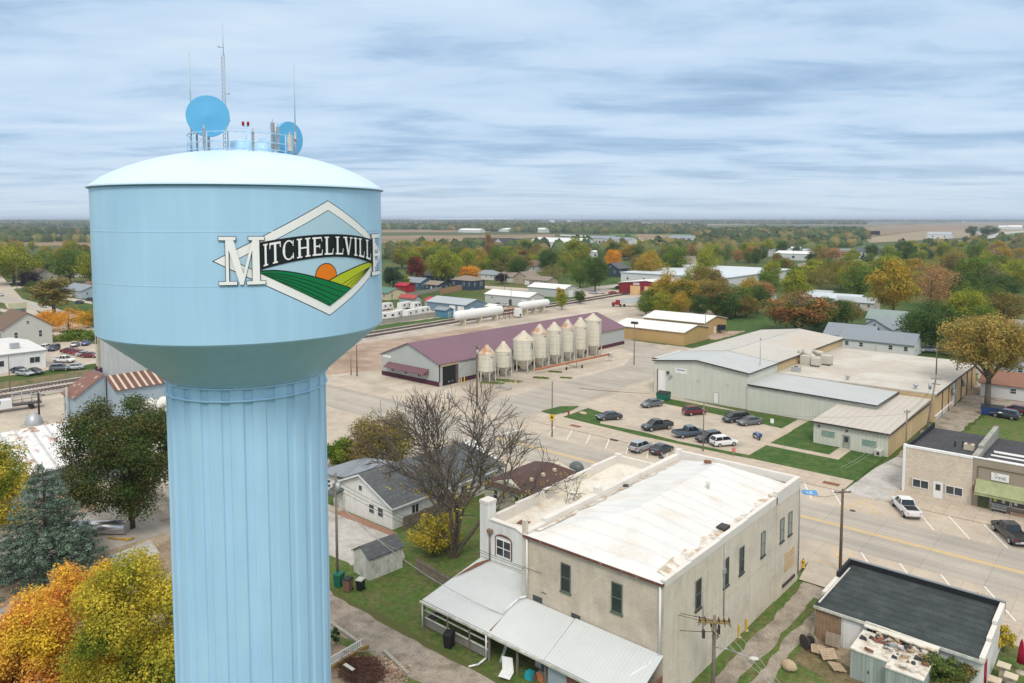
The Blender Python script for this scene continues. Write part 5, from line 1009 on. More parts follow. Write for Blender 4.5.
for q_, lab in (((847.5, 380), 'round vent alone on the beige flat roof behind the grey wing'), ((915.5, 389), 'small vent on the flat roof edge beside the leaning utility pole')):
    p = at(*q_, 5.3); t = thing('roof_vent', lab, 'vent', (p[0], p[1], 5.3)); MB().lathe(p[0], p[1], [(.25, 5.3), (.25, 5.9)], 12).build('pipe', m_steel, t); MB().lathe(p[0], p[1], [(0, 6.35), (.4, 6.25), (.5, 5.95), (.3, 5.88)], 12).build('cap', m_steel, t)
p = at(779, 365, 7.3); t = thing('roof_post', 'thin grey post standing at the hall roof edge', 'post', (p[0], p[1], 7.3)); MB().tube((xb - 1.2, p[1] - 3, 7.3), (xb - 1.2, p[1] - 3, 12.6), .07, n=6).build('post', m_steel, t); MB().box(xb - 1.35, xb - 1.05, p[1] - 3.1, p[1] - 2.9, 12.6, 12.9).build('head', m_steel, t)

# --- purple-roofed barn
m_purple = M('plum_metal_roof', (0.175, 0.095, 0.125), 0.55, 0.07, 0.1, rib=('y', 0.9, 0.06), bump=.15)
m_bwall = M('pale_grey_green_siding', (0.42, 0.45, 0.43), 0.65, 0.04, 0.3, rib=('xy', 0.8, 0.08))
m_plum = M('plum_skirting', (0.085, 0.025, 0.04), 0.7, 0.1, 1)
bn = thing('plum_roof_barn', 'long pale barn with a plum metal roof beside the feed bins', 'barn', (-129, 150, 0))
bx0, bx1, by0, by1 = -139.0, -119.3, 113.0, 188.3
b = MB(); b.add([(bx0, by0, 0), (bx1, by0, 0), (bx1, by0, 5.1), (-129.4, by0, 8.55), (bx0, by0, 5.1), (bx0, by1, 0), (bx1, by1, 0), (bx1, by1, 5.1), (-129.4, by1, 8.55), (bx0, by1, 5.1)], [(0, 1, 2, 3, 4), (9, 8, 7, 6, 5), (1, 6, 7, 2), (5, 0, 4, 9)]); b.build('wall', m_bwall, bn)
b = MB(); b.slab([(bx0 - .4, by0 - .4, 5.05), (-129.4, by0 - .4, 8.75), (-129.4, by1 + .4, 8.75), (bx0 - .4, by1 + .4, 5.05)], .15); b.slab([(-129.4, by0 - .4, 8.75), (bx1 + .4, by0 - .4, 5.05), (bx1 + .4, by1 + .4, 5.05), (-129.4, by1 + .4, 8.75)], .15); b.build('roof', m_purple, bn)
b = MB(); b.box(bx0 - .05, bx1 + .05, by0 - .06, by0 - .003, 0, 1.05); b.box(bx1 + .003, bx1 + .06, by0 + 6.6, by1, 0, 1.0); b.box(bx1 + .003, bx1 + .07, by0 - .06, by0 + .25, 1.05, 5.0); b.build('skirting', m_plum, bn)
b = MB(); b.slab([(-136.6, by0 - 1.6, 2.5), (-122.6, by0 - 1.6, 2.5), (-122.6, by0 - .004, 3.5), (-136.6, by0 - .004, 3.5)], .10); b.box(-122.75, -122.6, by0 - 1.5, by0 - .01, 2.2, 2.9); b.build('awning', M('plum_awning', (.17, .085, .10), .6, .06, .5, rib=('x', .9, .1)), bn)
for a in (3.4, 8.0, 12.6): window(bn, (bx0, by0, 0), XP, NYW, a, 1.25, 1.3, 1.0, m_white, m_glass, 2, 1, .09)
MB().fb((bx0, by0, 0), XP, NYW, (.4, 3.4), (4.4, 4.95), (.003, .05)).build('sign_board', m_white, bn)
MB().box(bx1 - .5, bx1 + .02, by0 + 1.0, by0 + 5.2, 0.02, 4.3).build('doorway_shade_block', M('doorway_shade_black', (.018, .017, .016), .9, .1), bn)  # solid near-black block in the door opening, painted as the shade inside
m_panelw = M('pale_door_trim', (.60, .50, .30), .7, .1)
b = MB(); b.box(bx1 + .07, bx1 + .12, by0 + .3, by0 + 6.4, 4.35, 5.0); b.box(bx1 + .004, bx1 + .07, by0 + 44, by1, 4.5, 5.03); b.build('cream_band', m_panelw, bn)
MB().box(bx1 + .004, bx1 + .10, by0 + 5.3, by0 + 5.7, 0, 4.3).build('door_post', m_plum, bn)
MB().box(bx1 + .07, bx1 + .16, by0 + 5.9, by0 + 11.5, 1.02, 4.4).build('sliding_door', m_bwall, bn)
# --- feed bins
m_bin = M('cream_bin_metal', (0.66, 0.625, 0.52), 0.5, 0.05, 0.8, rib=('z', 1.0, 0.07), streak=.10, col2=(.56, .50, .38), s2=.6, c2=(.55, .8))
m_bincap = M('rust_stained_cap', (0.62, 0.56, 0.46), 0.7, 0.08, 1, col2=(0.50, 0.24, 0.11), s2=0.7, c2=(0.42, 0.60))
m_bincap2 = M('cream_cap', (0.64, 0.58, 0.46), 0.7, 0.08, 1, col2=(0.55, 0.38, 0.22), s2=0.7, c2=(0.55, 0.72))
blab = ['short cream feed bin with a rusty cap nearest the barn door', 'short cream feed bin second from the barn door', 'widest cream feed bin, with a green and grey emblem', 'tall cream feed bin with rusty cap right of the emblem bin', 'tall cream feed bin, fifth from the barn door', 'tall narrow feed bin with the reddest rusty cap', 'tall narrow cream feed bin, second from the far end', 'tallest cream feed bin at the far end of the row']
for k, (Y, eave, apex, bot, dia_) in enumerate([(124.4, 6.4, 8.3, 2.5, 4.0), (130.1, 6.2, 8.4, 2.6, 3.8), (137.5, 8.0, 10.1, 3.3, 5.2), (143.6, 8.8, 11.0, 3.0, 4.3), (149.5, 9.0, 10.9, 2.9, 3.9), (155.1, 8.9, 11.0, 2.9, 3.7), (160.8, 8.8, 11.0, 2.8, 3.7), (166.6, 9.8, 11.5, 3.0, 4.6)]):
    x = -115.5; r_ = dia_ / 2; t = thing('feed_bin', blab[k], 'feed bin', (x, Y, 0), 0, 'feed bins along the plum roofed barn')
    MB().lathe(x, Y, [(r_, bot), (r_, eave)], 32).build('body', m_bin, t)
    MB().lathe(x, Y, [(r_ + .06, eave - .05), (r_ + .06, eave + .02), (.45, apex - .25), (.42, apex), (0, apex + .02)], 32).build('cap', m_bincap if k in (0, 3, 5) else m_bincap2, t)
    MB().lathe(x, Y, [(r_, bot), (r_ * .25, max(.9, bot - r_ * 1.0)), (r_ * .2, max(.8, bot - r_ * 1.0 - .1)), (0, max(.8, bot - r_ * 1.0 - .1))], 32).build('hopper', m_bin, t)
    for i in range(6):
        a = 2 * math.pi * (i + .5) / 6; MB().box(x + r_ * math.cos(a) - .11, x + r_ * math.cos(a) + .11, Y + r_ * math.sin(a) - .11, Y + r_ * math.sin(a) + .11, 0, bot + .5).build('leg', m_wood_white, t)
    b = MB(); xx = x + r_ + .12
    b.tube((xx, Y - .2, bot), (xx, Y - .2, eave), .03, n=5); b.tube((xx, Y + .2, bot), (xx, Y + .2, eave), .03, n=5)
    for i in range(int((eave - bot) / .5)): b.tube((xx, Y - .2, bot + .3 + i * .5), (xx, Y + .2, bot + .3 + i * .5), .02, n=4)
    b.build('ladder', m_steel, t)
    def bpt(ang, z, rr_): a = math.radians(-45 + ang); return (x + rr_ * math.cos(a), Y + rr_ * math.sin(a), z)
    if k == 2:
        q = MB(); n0 = 6
        def strip(a0, z0, a1, z1, w_):
            for i in range(n0):
                f0, f1 = i / n0, (i + 1) / n0
                q.poly([bpt(a0 + (a1 - a0) * f0, z0 + (z1 - z0) * f0, r_ + .02), bpt(a0 + (a1 - a0) * f0 + w_, z0 + (z1 - z0) * f0, r_ + .02), bpt(a0 + (a1 - a0) * f1 + w_, z0 + (z1 - z0) * f1, r_ + .02), bpt(a0 + (a1 - a0) * f1, z0 + (z1 - z0) * f1, r_ + .02)])
        strip(36, 7.4, 46, 5.8, 11); q.build('green_emblem', M('emblem_leaf_green', (.0, .16, .07), .6), t)
        q = MB(); strip(28, 6.0, 36, 7.0, 8); q.build('grey_emblem', m_steel, t)
    else:
        q = MB()
        for i in range(5): q.poly([bpt(22 + i * 5, eave - .75, r_ + .02), bpt(27 + i * 5, eave - .75, r_ + .02), bpt(27 + i * 5, eave - .5, r_ + .02), bpt(22 + i * 5, eave - .5, r_ + .02)])
        q.build('maker_band', M('faded_red_band', (.35, .16, .13), .7), t)
ag = thing('grain_auger', 'long rusty orange grain auger lying on wheels beside the feed bins', 'auger', (-110, 148, 0))
b = MB(); b.tube((-111.8, 137.3, 1.1), (-107.5, 163, 1.9), .24, n=10); b.build('tube', M('rusty_orange_paint', (.42, .15, .07), .8, .2, 1), ag)
b = MB(); b.tube((-110.2, 147, 1.3), (-108.0, 149, .4), .06, n=6); b.tube((-109.6, 151, 1.5), (-108.0, 149, .4), .06, n=6); b.tube((-109.2, 146.2, .4), (-107.6, 151.0, .4), .05, n=6); b.build('frame', m_dark, ag)
for (x, y) in ((-109.2, 146.3), (-107.7, 150.8)): MB().tube((x - .1, y - .03, .38), (x + .1, y + .03, .38), .38, n=14).build('wheel', m_black, ag)
MB().box(-107.9, -107.0, 162.6, 163.6, .9, 2.2).build('hopper', m_wood_white, ag)

# --- simple gabled buildings further off (local frame, ridge along local X)
m_tanbld = M('tan_metal_siding', (0.50, 0.335, 0.15), 0.65, 0.05, 0.2, rib=('xy', .6, .08)); m_whroof = M('white_metal_roof', (0.72, 0.72, 0.68), 0.5, 0.05, 0.2, rib=('x', .8, .04))
def gbuild(name, label, cat, x, y, rot, w, d, h, rh, wm, rm, **k):
    t = thing(name, label, cat, (x, y, 0), R(rot), local=True); wl, rf_ = gable(t, w, d, h, rh, wm, rm, **k); return t
t = gbuild('tan_shed', 'long tan metal building with a white roof at the end of the barn', 'shed', -116.5, 205, 0, 24, 16, 4.0, 1.3, m_tanbld, m_whroof)
for a in (6, 13): MB().fb((12, -8, 0), YP, XP, (a - 3, a), (0.05, 3.3), (.003, .06)).build('overhead_door', m_tanbld, t)
for a in (3, 9, 15): MB().fb((-12, -8, 0), XP, NYW, (a, a + .8), (3.5, 3.7), (.003, .08)).build('wall_vent', m_dark, t)
t = gbuild('tan_shed', 'second tan metal building with a white roof, behind the longer one', 'shed', -119.5, 226, 0, 22, 16, 4.2, 1.5, m_tanbld, m_whroof)
door(t, (11, -8, 0), YP, XP, 7, .05, 1.0, 2.1, m_white)
m_pgrey = M('pale_grey_siding', (.50, .52, .49), .65, .04, .2, rib=('xy', .6, .07))
t = gbuild('storage_warehouse', 'pale grey metal warehouse with parked cars along its long wall', 'warehouse', -212.5, 246.5, 0, 25, 10.5, 4.2, 1.6, m_pgrey, m_whroof)
MB().fb((-12.5, -5.25, 0), XP, NYW, (21.2, 24.2), (0.05, 3.0), (.003, .06)).build('overhead_door', m_white, t); MB().fb((-12.5, -5.25, 0), XP, NYW, (14, 15.6), (0.05, 2.6), (.003, .06)).build('side_door', m_dark, t)
window(t, (-12.5, -5.25, 0), XP, NYW, 3.5, 2.4, 1.4, .8)
t = gbuild('storage_warehouse', 'smaller white metal warehouse behind the pale grey one', 'warehouse', -222, 286, 0, 22, 11, 4.2, 1.6, m_pgrey, m_whroof)
MB().fb((11, -5.5, 0), YP, XP, (3.5, 7), (0.05, 3.2), (.003, .06)).build('overhead_door', m_white, t)
m_bluesid = M('slate_blue_siding', (.17, .25, .31), .7, .05, .4, rib=('xy', .5, .08)); m_grey_m = M('grey_metal_roofing', (.37, .41, .43), .5, .05, .2, rib=('x', .8, .06))
t = gbuild('blue_garage', 'slate blue garage building with two white doors and a pale grey roof', 'garage', -214.5, 213, 0, 22, 12, 3.7, 1.7, m_bluesid, m_grey_m)
for a, w_ in ((13.2, 3.2), (17.8, 3.4)): MB().fb((-11, -6, 0), XP, NYW, (a, a + w_), (0.05, 3.0), (.003, .06)).build('overhead_door', m_white, t)
MB().box(3.5, 11.2, -6.6, -.1, 4.0, 4.06).build('white_roof_patch', m_whroof, t) if False else None
t = gbuild('small_blue_shed', 'small blue shed with a white roof at the end of the blue garage', 'shed', -200.6, 220, 0, 4.5, 5, 2.5, .7, M('bright_blue_siding', (.10, .23, .34), .7, .05), m_whroof)
MB().fb((-2.25, -2.5, 0), XP, NYW, (.5, 1.8), (0.05, 2.1), (.003, .05)).build('door', m_wood_white, t)
t = gbuild('small_blue_shed', 'small blue lean-to shed at the end of the grey board fence', 'shed', -204.5, 196.5, 0, 6, 4, 3.0, .8, M('bright_blue_siding', (.10, .23, .34)), m_shingle_l)
door(t, (3, -2, 0), YP, XP, 1.3, .05, 1, 2, m_bluesid)
# red building
m_redsid = M('red_metal_siding', (.23, .02, .03), .65, .06, .3, rib=('xy', .6, .1)); m_orange_door = M('pale_orange_door', (.72, .47, .24), .7, .05)
t = gbuild('red_shop_building', 'dark red metal shop with two pale orange overhead doors', 'workshop', -188, 327, 90, 22, 31, 5.6, 1.6, m_redsid, m_whroof)
O_, U_, N_ = (-11, 15.5, 0), (0, -1, 0), (-1, 0, 0)
for a in (6.5, 14.5): MB().fb(O_, U_, N_, (a, a + 5.6), (0.05, 4.4), (.003, .08)).build('overhead_door', m_orange_door, t)
sg = MB().fb(O_, U_, N_, (8.2, 11.6), (4.8, 5.9), (.003, .09)).build('sign_board', m_white, t); b = MB()
for k in range(4): b.fb(O_, U_, N_, (8.6 + k * .75, 9.05 + k * .75), (5.1, 5.6), (.092, .1))
b.build('sign_lettering', m_redsid, sg)
# big white flat building
t = thing('flat_white_warehouse', 'wide low white warehouse behind the autumn tree clump', 'warehouse', (-205, 420, 0))
p0, p1_, p2_, p3_ = at(603, 279.5, 6), at(655, 294, 6), at(748, 284, 6), at(640, 270.5, 6)
MB().box(-232, -168, 362, 452, 0, 6.6).build('wall', M('white_cladding', (.66, .68, .68), .6, .04, .1, rib=('xy', 1.2, .08)), t); MB().box(-232.4, -167.6, 361.6, 452.4, 6.6, 7.0).build('roof', M('pale_roof_sheet', (.55, .60, .63), .6, .06, .05, rib=('x', 2.0, .05)), t)
for k in range(6): MB().box(-228 + k * 10.5, -227 + k * 10.5, 361.9, 361.99, 3, 4.2).build('window', m_glass, t)
# left: elevator silos
m_silo = M('grey_silo_concrete', (.47, .50, .50), .85, .06, .15, brick=(30, 3.0, .02, .97, .93), streak=.10)
el = thing('grain_elevator', 'tall pale grey grain elevator rising behind the water tank, left', 'grain elevator', (-149, 60, 0))
MB().box(-151.9, -149.4, 54.6, 66, 0, 24).build('tower_block', m_silo, el)
MB().box(-149.38, -146.3, 54.65, 68, 0, 22).build('bin_block', m_silo, el)
for z in (13.5, 19): window(el, (-151.9, 54.6, 0), XP, NYW, .5, z, .6, 1.5, m_dark, m_glass, 1, 1)
MB().box(-150.2, -149.7, 54.3, 54.59, 8.9, 21).build('downspout', M('rusty_cream_pipe', (.42, .36, .22), .7, .2, 1), el)
MB().box(-151.95, -149.0, 54.35, 54.59, 8.2, 9.2).build('rust_flashing', m_plum, el)
MB().box(-150.9, -147.9, 57, 62, 24, 27).build('head_house', m_silo, el)
m_rustroof = M('rusty_metal_roof', (.22, .115, .09), .8, .14, .5, rib=('x', .7, .05), col2=(.46, .38, .34), s2=.9, c2=(.60, .70))
m_bgw = M('blue_grey_metal_wall', (.36, .44, .49), .7, .06, .3, rib=('xy', .4, .08))
t = thing('rusty_roof_shed', 'blue grey shed with a steep rusty brown roof below the grain elevator', 'shed', (-149.4, 51.5, 0))
b = MB(); b.add([(-152.4, 49, 0), (-146.4, 49, 0), (-146.4, 54.15, 0), (-152.4, 54.15, 0), (-152.4, 49, 5), (-146.4, 49, 5), (-146.4, 54.15, 8.5), (-152.4, 54.15, 8.5)], [(0, 3, 2, 1), (0, 1, 5, 4), (1, 2, 6, 5), (2, 3, 7, 6), (3, 0, 4, 7)]); b.build('wall', m_bgw, t)
MB().slab([(-152.7, 48.6, 4.85), (-146.1, 48.6, 4.85), (-146.1, 53.9, 8.45), (-152.7, 53.9, 8.45)], .12).build('roof', m_rustroof, t)
window(t, (-152.4, 49, 0), XP, NYW, .9, 1.8, .6, 1.5, m_dark, m_glass, 1, 2)
MB().box(-149.6, -149.3, 48.4, 48.7, 0, 6.5).build('drain_pipe', m_wood_white, t)
t = thing('striped_roof_shed', 'lean-to shed with a rust and white striped roof against the elevator', 'shed', (-144, 62, 0))
MB().hexa([(-146.25, 54.3, 0), (-142.5, 54.3, 0), (-142.5, 68, 0), (-146.25, 68, 0)], [(-146.25, 54.3, 7.9), (-142.5, 54.3, 6.0), (-142.5, 68, 6.0), (-146.25, 68, 7.9)]).build('wall', m_bgw, t)
MB().slab([(-146.2, 54.0, 8.1), (-142.0, 54.0, 5.95), (-142.0, 68.2, 5.95), (-146.2, 68.2, 8.1)][::-1], .1).build('roof', M('striped_rust_roof', (.17, .085, .07), .8, .2, 1), t)
b = MB()
for k in range(11): y = 54.6 + k * 1.25; b.slab([(-146.2, y, 8.13), (-142.0, y, 5.98), (-142.0, y + .42, 5.98), (-146.2, y + .42, 8.13)][::-1], .02)
b.build('white_roof_stripe', m_stone, t)['kind'] = 'stuff'
q_ = at(153, 402, 2.5); b = MB(); g = random.Random(2)
for k in range(16): b.ball((q_[0] + g.uniform(-2.2, 2.2), q_[1] + g.uniform(-2, 2), g.uniform(.6, 3.2)), g.uniform(.7, 1.2), 10, 6)
tag(b.build('white_bale_heap', M('white_wrap', (.72, .71, .66), .7, .08, 3), off=Vector((q_[0], q_[1], 0))), 'white wrapped heap behind the oak and the water tower', 'heap')
# tin barn lower left
m_tinrust = M('white_tin_with_rust', (.68, .68, .68), .6, .12, .9, rib=('x', 1.9, .30), col2=(.40, .25, .17), s2=.8, c2=(.55, .66), bump=.6, detail=7)
t = gbuild('tin_roof_barn', 'long low barn with a ribbed white tin roof streaked with rust', 'barn', -122, 28, 90, 30, 21, 3.6, 3.4, M('grey_blue_tin_wall', (.30, .35, .38), .7, .08, .3, rib=('xy', .4, .1)), m_tinrust)
for a in (5, 12, 20): window(t, (-15, -10.5, 0), XP, NYW, a, 1.2, 1.2, 1.0, m_dark, m_glass, 1, 1)
# white building left
t = gbuild('white_shop_building', 'low white painted building with a pale roof beside the car lot', 'building', -223, 50, 90, 27, 28, 4.6, .9, m_white, M('pale_grey_roofing', (.62, .62, .60), .7, .05, .2))
for a, w_ in ((24, 2.3), (17.5, 1.2), (9.5, 1.2)): window(t, (-13.5, -14, 0), XP, NYW, a - .5, 1.6, w_, 1.5, m_white, m_glass, 2 if w_ > 2 else 1, 1)
MB().box(7.5, 9.3, -9.6, -8, 5.0, 6.3).build('roof_unit', m_steel, t)
MB().box(-13.0, -6.0, -22, -14.1, 0, 4.0).build('side_block', m_white, t)
# left house
house('large white two-storey house with a brown roof beside the left car lot', -256.5, 71.5, 0, 15, 12.5, 5.6, 4.2, M('off_white_siding', (.52, .52, .47), .75, .05, .5, rib=('z', .22, .06)), m_shingle_b, wins=3, doors=0, chim=1)
t = house('white single-storey house wing with a brown roof left of the large house', -263, 60, 90, 14, 9, 3.2, 2.2, M('off_white_siding', (.52, .52, .47)), m_shingle_b, wins=2, doors=0)
# signs and so on at left
p = at(18, 317); t = thing('billboard_sign', 'pale yellow and teal roadside sign by the left street', 'sign', (p[0], p[1], 0)); b = MB(); b.box(p[0] - .2, p[0] + .2, p[1] - 3, p[1] + 3, 1.2, 5.4); b.build('panel', M('cream_sign', (.6, .56, .38), .7), t); MB().box(p[0] + .21, p[0] + .25, p[1] - 2.6, p[1] + 2.6, 1.6, 3.2).build('teal_band', M('teal_sign', (.05, .26, .26), .6), t); MB().box(p[0] - .15, p[0] + .15, p[1] - .2, p[1] + .2, 0, 1.2).build('post', m_dark, t)
# --- houses: (label, px x, px base y, rot, w, d, h, rh, wall, roof, kwargs)
w1c = M('light_siding', (.55, .53, .47), .8, .05, .5); w2c = M('tan_siding', (.42, .35, .24), .8, .05, .5); w3c = M('navy_siding', (.035, .055, .085), .7, .05, .5); w4c = M('white_house_siding', (.66, .66, .64), .8, .05, .5); w5c = M('light_blue_siding', (.36, .44, .48), .8, .05, .5); w6c = M('blue_siding', (.07, .14, .20), .7, .05, .5)
HS = [
 ('navy two-storey house with a grey hipped roof by the orange tree', 468, 289, 0, 15, 10, 5.2, 2.0, w3c, m_roof_tan, dict(hip=True, wins=3)),
 ('navy house with grey gabled roof left of the hipped navy house', 438, 283, 0, 17, 9, 4.6, 2.6, w3c, m_shingle, dict(wins=3)),
 ('blue garage-like house with a pale roof right of the red shed', 417, 288, 0, 15, 9, 3.6, 2.2, w6c, m_shingle_l, dict(wins=2)),
 ('small tan-roofed navy cottage between the blue houses and wood fence', 437, 290, 0, 10, 8, 3.2, 1.6, w3c, m_roof_tan, dict(wins=2)),
 ('cream bungalow with a green roof beside the tower edge', 384, 298, 0, 18, 11, 3.4, 1.8, M('cream_house_siding', (.58, .50, .33), .8), M('green_roofing', (.10, .20, .16), .8, .08, .5), dict(wins=3)),
 ('white bungalow with pale hipped roof behind the purple bush', 489, 279, 0, 17, 10, 3.4, 2.2, w4c, m_shingle_l, dict(hip=True, wins=3)),
 ('long tan-roofed bungalow with white garage right of the purple bush', 516, 282, 0, 20, 10, 3.4, 2.2, w1c, m_roof_tan, dict(wins=3, garage=1)),
 ('cream gabled house end facing the road, beside the long bungalow', 527, 283, 90, 12, 10, 3.8, 3.0, w2c, m_roof_tan, dict(wins=2)),
 ('tan bungalow with a white garage and blue vehicle before it', 541, 285, 0, 17, 9, 3.2, 1.8, w2c, m_roof_tan, dict(wins=2, garage=1)),
 ('white gabled house among the trees above the bungalows', 531, 272, 90, 12, 11, 4.6, 3.6, w4c, m_shingle_b, dict(wins=2)),
 ('cream house gable half hidden by trees above the purple bush', 506, 270, 90, 9, 8, 5.0, 3.0, w2c, m_roof_tan, dict(wins=2)),
 ('pale blue house with a grey roof beside the tank, left edge', 84, 296, 0, 24, 11, 3.6, 2.2, w5c, m_shingle_l, dict(wins=4)),
 ('brown roofed house behind the purple tree on the left', 42, 281, 0, 17, 11, 4.4, 3.0, w1c, m_shingle_b, dict(wins=3, chim=1)),
 ('white gabled house at the far left behind trees', 22, 276, 90, 12, 12, 5.0, 4.4, w4c, m_shingle_b, dict(wins=2)),
 ('small white garage with a round topped white shed near the tank, left', 81, 276, 90, 12, 10, 3.4, 3.6, w4c, m_shingle_b, dict(wins=1)),
 ('tan brick house with brown roof just left of the tank', 92, 292, 0, 9, 9, 3.2, 2.2, M('tan_brick', (.30, .17, .11), .85), m_shingle_b, dict(wins=2)),
 ('navy gabled house beside a road under the dark green trees', 616, 276, 90, 13, 12, 5.4, 3.4, w3c, m_shingle, dict(wins=2)),
 ('cream two-storey house with dark gables above the white warehouse', 686, 271, 0, 14, 11, 6.4, 4.4, M('pale_cream_siding', (.62, .53, .36), .8), m_roof_tan, dict(wins=3, chim=1)),
 ('white metal shed roof showing left of the autumn red-green tree', 752, 300, 0, 18, 12, 3.6, 2.2, w4c, M('white_shed_roofing', (.68, .68, .66), .6), dict(wins=1)),
 ('grey shingled house behind the flat roof, leftmost of three', 852, 346, 0, 13, 9, 3.6, 2.8, w4c, m_shingle_l, dict(wins=2, chim=0)),
 ('grey shingled long house right behind the beige flat roof', 880, 351, 0, 19, 9, 3.4, 2.4, w4c, m_shingle_l, dict(wins=4)),
 ('light blue house with intersecting grey gables behind the flat roof', 880, 338, 90, 13, 10, 3.8, 2.8, w5c, m_shingle_l, dict(wins=2)),
 ('green-roofed white house nearest the dark green trees', 889, 329, 0, 12, 9, 3.8, 2.6, w4c, M('grey_green_roof', (.24, .30, .28), .85, .08), dict(wins=2)),
 ('white garage with a terracotta roof at the right edge', 1016, 396, 0, 11.5, 9, 3.0, 2.0, w4c, M('terracotta_roof', (.25, .13, .09), .85, .10), dict(wins=1, doors=0)),
 ('grey shed roof seen above the terracotta garage', 1022, 376, 0, 10, 7, 3.2, 1.5, w5c, m_shingle_l, dict(wins=1, doors=0)),
 ('navy-roofed house among trees at the far right', 992, 290, 0, 15, 10, 4.0, 3.0, w5c, m_shingle, dict(wins=3)),
 ('long white low building roof between yellow trees right of centre', 830, 305, 0, 26, 10, 3.6, 1.6, w4c, M('pale_blue_roofing', (.50, .56, .60), .6), dict(wins=4)),
 ('second low pale-roofed building left of the long white one', 812, 301, 0, 18, 10, 3.6, 1.6, w4c, m_grey_m, dict(wins=3)),
 ('pale low house right of the long white roofs under the trees', 857, 309, 0, 15, 9, 3.4, 1.6, w1c, m_grey_m, dict(wins=3)),
]
for (lab, x_, y_, rot, w_, d_, h_, rh_, wm, rm, kw) in HS:
    p = at(x_, y_); house(lab, p[0], p[1], rot, w_, d_, h_, rh_, wm, rm, **kw)
# distant larger buildings
def flatb(name, label, x_, y_, w_, d_, h_, wm, rm, wins=0, gab=0, rot=0):
    p = at(x_, y_); t = thing(name, label, 'building', (p[0], p[1], 0), R(rot), local=True)
    if gab: gable(t, w_, d_, h_, gab, wm, rm)
    else: MB().box(-w_ / 2, w_ / 2, -d_ / 2, d_ / 2, 0, h_).build('wall', wm, t); MB().box(-w_ / 2 - .4, w_ / 2 + .4, -d_ / 2 - .4, d_ / 2 + .4, h_, h_ + .5).build('roof', rm, t)
    for k in range(wins): a = w_ * (k + .5) / wins; MB().fb((-w_ / 2, -d_ / 2, 0), XP, NYW, (a - 1.2, a + 1.2), (h_ * .35, h_ * .65), (.003, .1)).build('window', m_glass, t)
    return t
m_rb = M('school_red_brick', (.25, .10, .075), .9, .06, .1); m_wm = M('distant_white_metal', (.62, .64, .64), .6, .04)
flatb('school_building', 'long red brick school building beyond the trees, left part', 500, 244, 90, 34, 8, m_rb, m_tarroof, 9)
flatb('school_building', 'red brick school wing with windows beside the white arched hall', 535, 247, 60, 30, 9.5, m_rb, m_tarroof, 7)
flatb('school_hall', 'white metal hall with rounded gable right of the brick school', 562, 249, 78, 36, 9, m_wm, m_wm, 4, gab=5)
flatb('school_house', 'dark gabled white building in front of the brick school', 505, 251, 24, 22, 7, m_wm, m_tarroof, 2, gab=8, rot=90)
flatb('apartment_block', 'pale two-storey apartment block beyond the town trees, left part', 602, 246, 44, 20, 11, w1c, m_shingle_l, 8, gab=3)
flatb('apartment_block', 'pale apartment block beyond the town trees, right of its twin', 620, 247, 40, 20, 10, w4c, m_shingle_l, 7, gab=3)
flatb('low_store_building', 'low white store roof below the apartment blocks', 604, 257, 60, 30, 5, m_wm, m_whroof, 5)
flatb('low_store_building', 'white roofed store right of the apartment blocks', 651, 245, 44, 24, 6, m_wm, m_whroof, 4)
flatb('farm_building', 'grey roofed farmhouse with white gable beyond the trees, centre', 683, 242, 40, 24, 6, m_wm, m_shingle_l, 3, gab=5)
flatb('farm_building', 'long white distant sheds left of the school', 470, 232.4, 60, 30, 7, m_wm, m_whroof, 0, gab=4)
flatb('farm_building', 'pair member of white distant sheds, nearer the school', 474, 232.6, 55, 26, 7, m_wm, m_whroof, 0, gab=4, rot=10)
flatb('farm_building', 'low white distant barns above the school roofs', 500, 231.6, 90, 30, 7, m_wm, m_whroof, 0, gab=4)
flatb('farm_building', 'white barn in the far fields above the white hall', 543, 232.6, 26, 20, 9, m_wm, m_whroof, 0, gab=4)
flatb('storage_building', 'white storage building among the trees right of centre, left one', 779, 256, 60, 26, 6, m_wm, m_grey_m, 4, gab=2)
flatb('storage_building', 'white storage building among the trees right of centre, upper one', 796, 254.5, 52, 24, 6, m_wm, m_whroof, 4, gab=2)
flatb('storage_building', 'white storage building among the trees right of centre, lowest one', 804, 260, 46, 22, 6, m_wm, m_whroof, 4, gab=2)
flatb('brick_complex', 'low orange brick complex before the green field on the right', 842, 254.5, 90, 26, 5, M('orange_brick', (.42, .24, .15), .9), m_shingle_l, 7)
flatb('brick_complex', 'second low orange brick building right of the first', 862, 257, 70, 24, 5, M('orange_brick', (.42, .24, .15)), m_roof_tan, 5)
flatb('farmhouse', 'grey roofed farm group on the green ground, right of the brick complex', 876, 258, 36, 20, 6, m_wm, m_shingle, 3, gab=4)
flatb('farm_building', 'white farm barn by the pale field on the far right', 940, 238.4, 40, 26, 8, m_wm, m_grey_m, 2, gab=4)
flatb('farm_building', 'blue-white farm shed below the two round far trees', 981, 233.6, 44, 24, 8, m_wm, m_grey_m, 0, gab=5)
flatb('farm_building', 'white farm silo barn at the far right edge of the fields', 1015, 229.4, 42, 24, 9, m_wm, m_whroof, 0, gab=6)
flatb('farm_building', 'small white barn left of the far right farm', 1003, 229.0, 26, 18, 8, m_wm, m_whroof, 0, gab=5)
rs = random.Random(77)
for k in range(26):
    x_ = rs.choice([rs.uniform(740, 880), rs.uniform(700, 1010), rs.uniform(400, 700)]); y_ = rs.uniform(220.6, 222.6); s_ = rs.uniform(50, 130)
    p = at(x_, y_); t = thing('distant_building', 'tiny pale building on the far horizon beyond the woods', 'building', (p[0], p[1], 0), R(40), 'tiny pale buildings on the horizon', local=True)
    gable(t, s_, s_ * .5, 12, 6, m_wm, m_whroof)
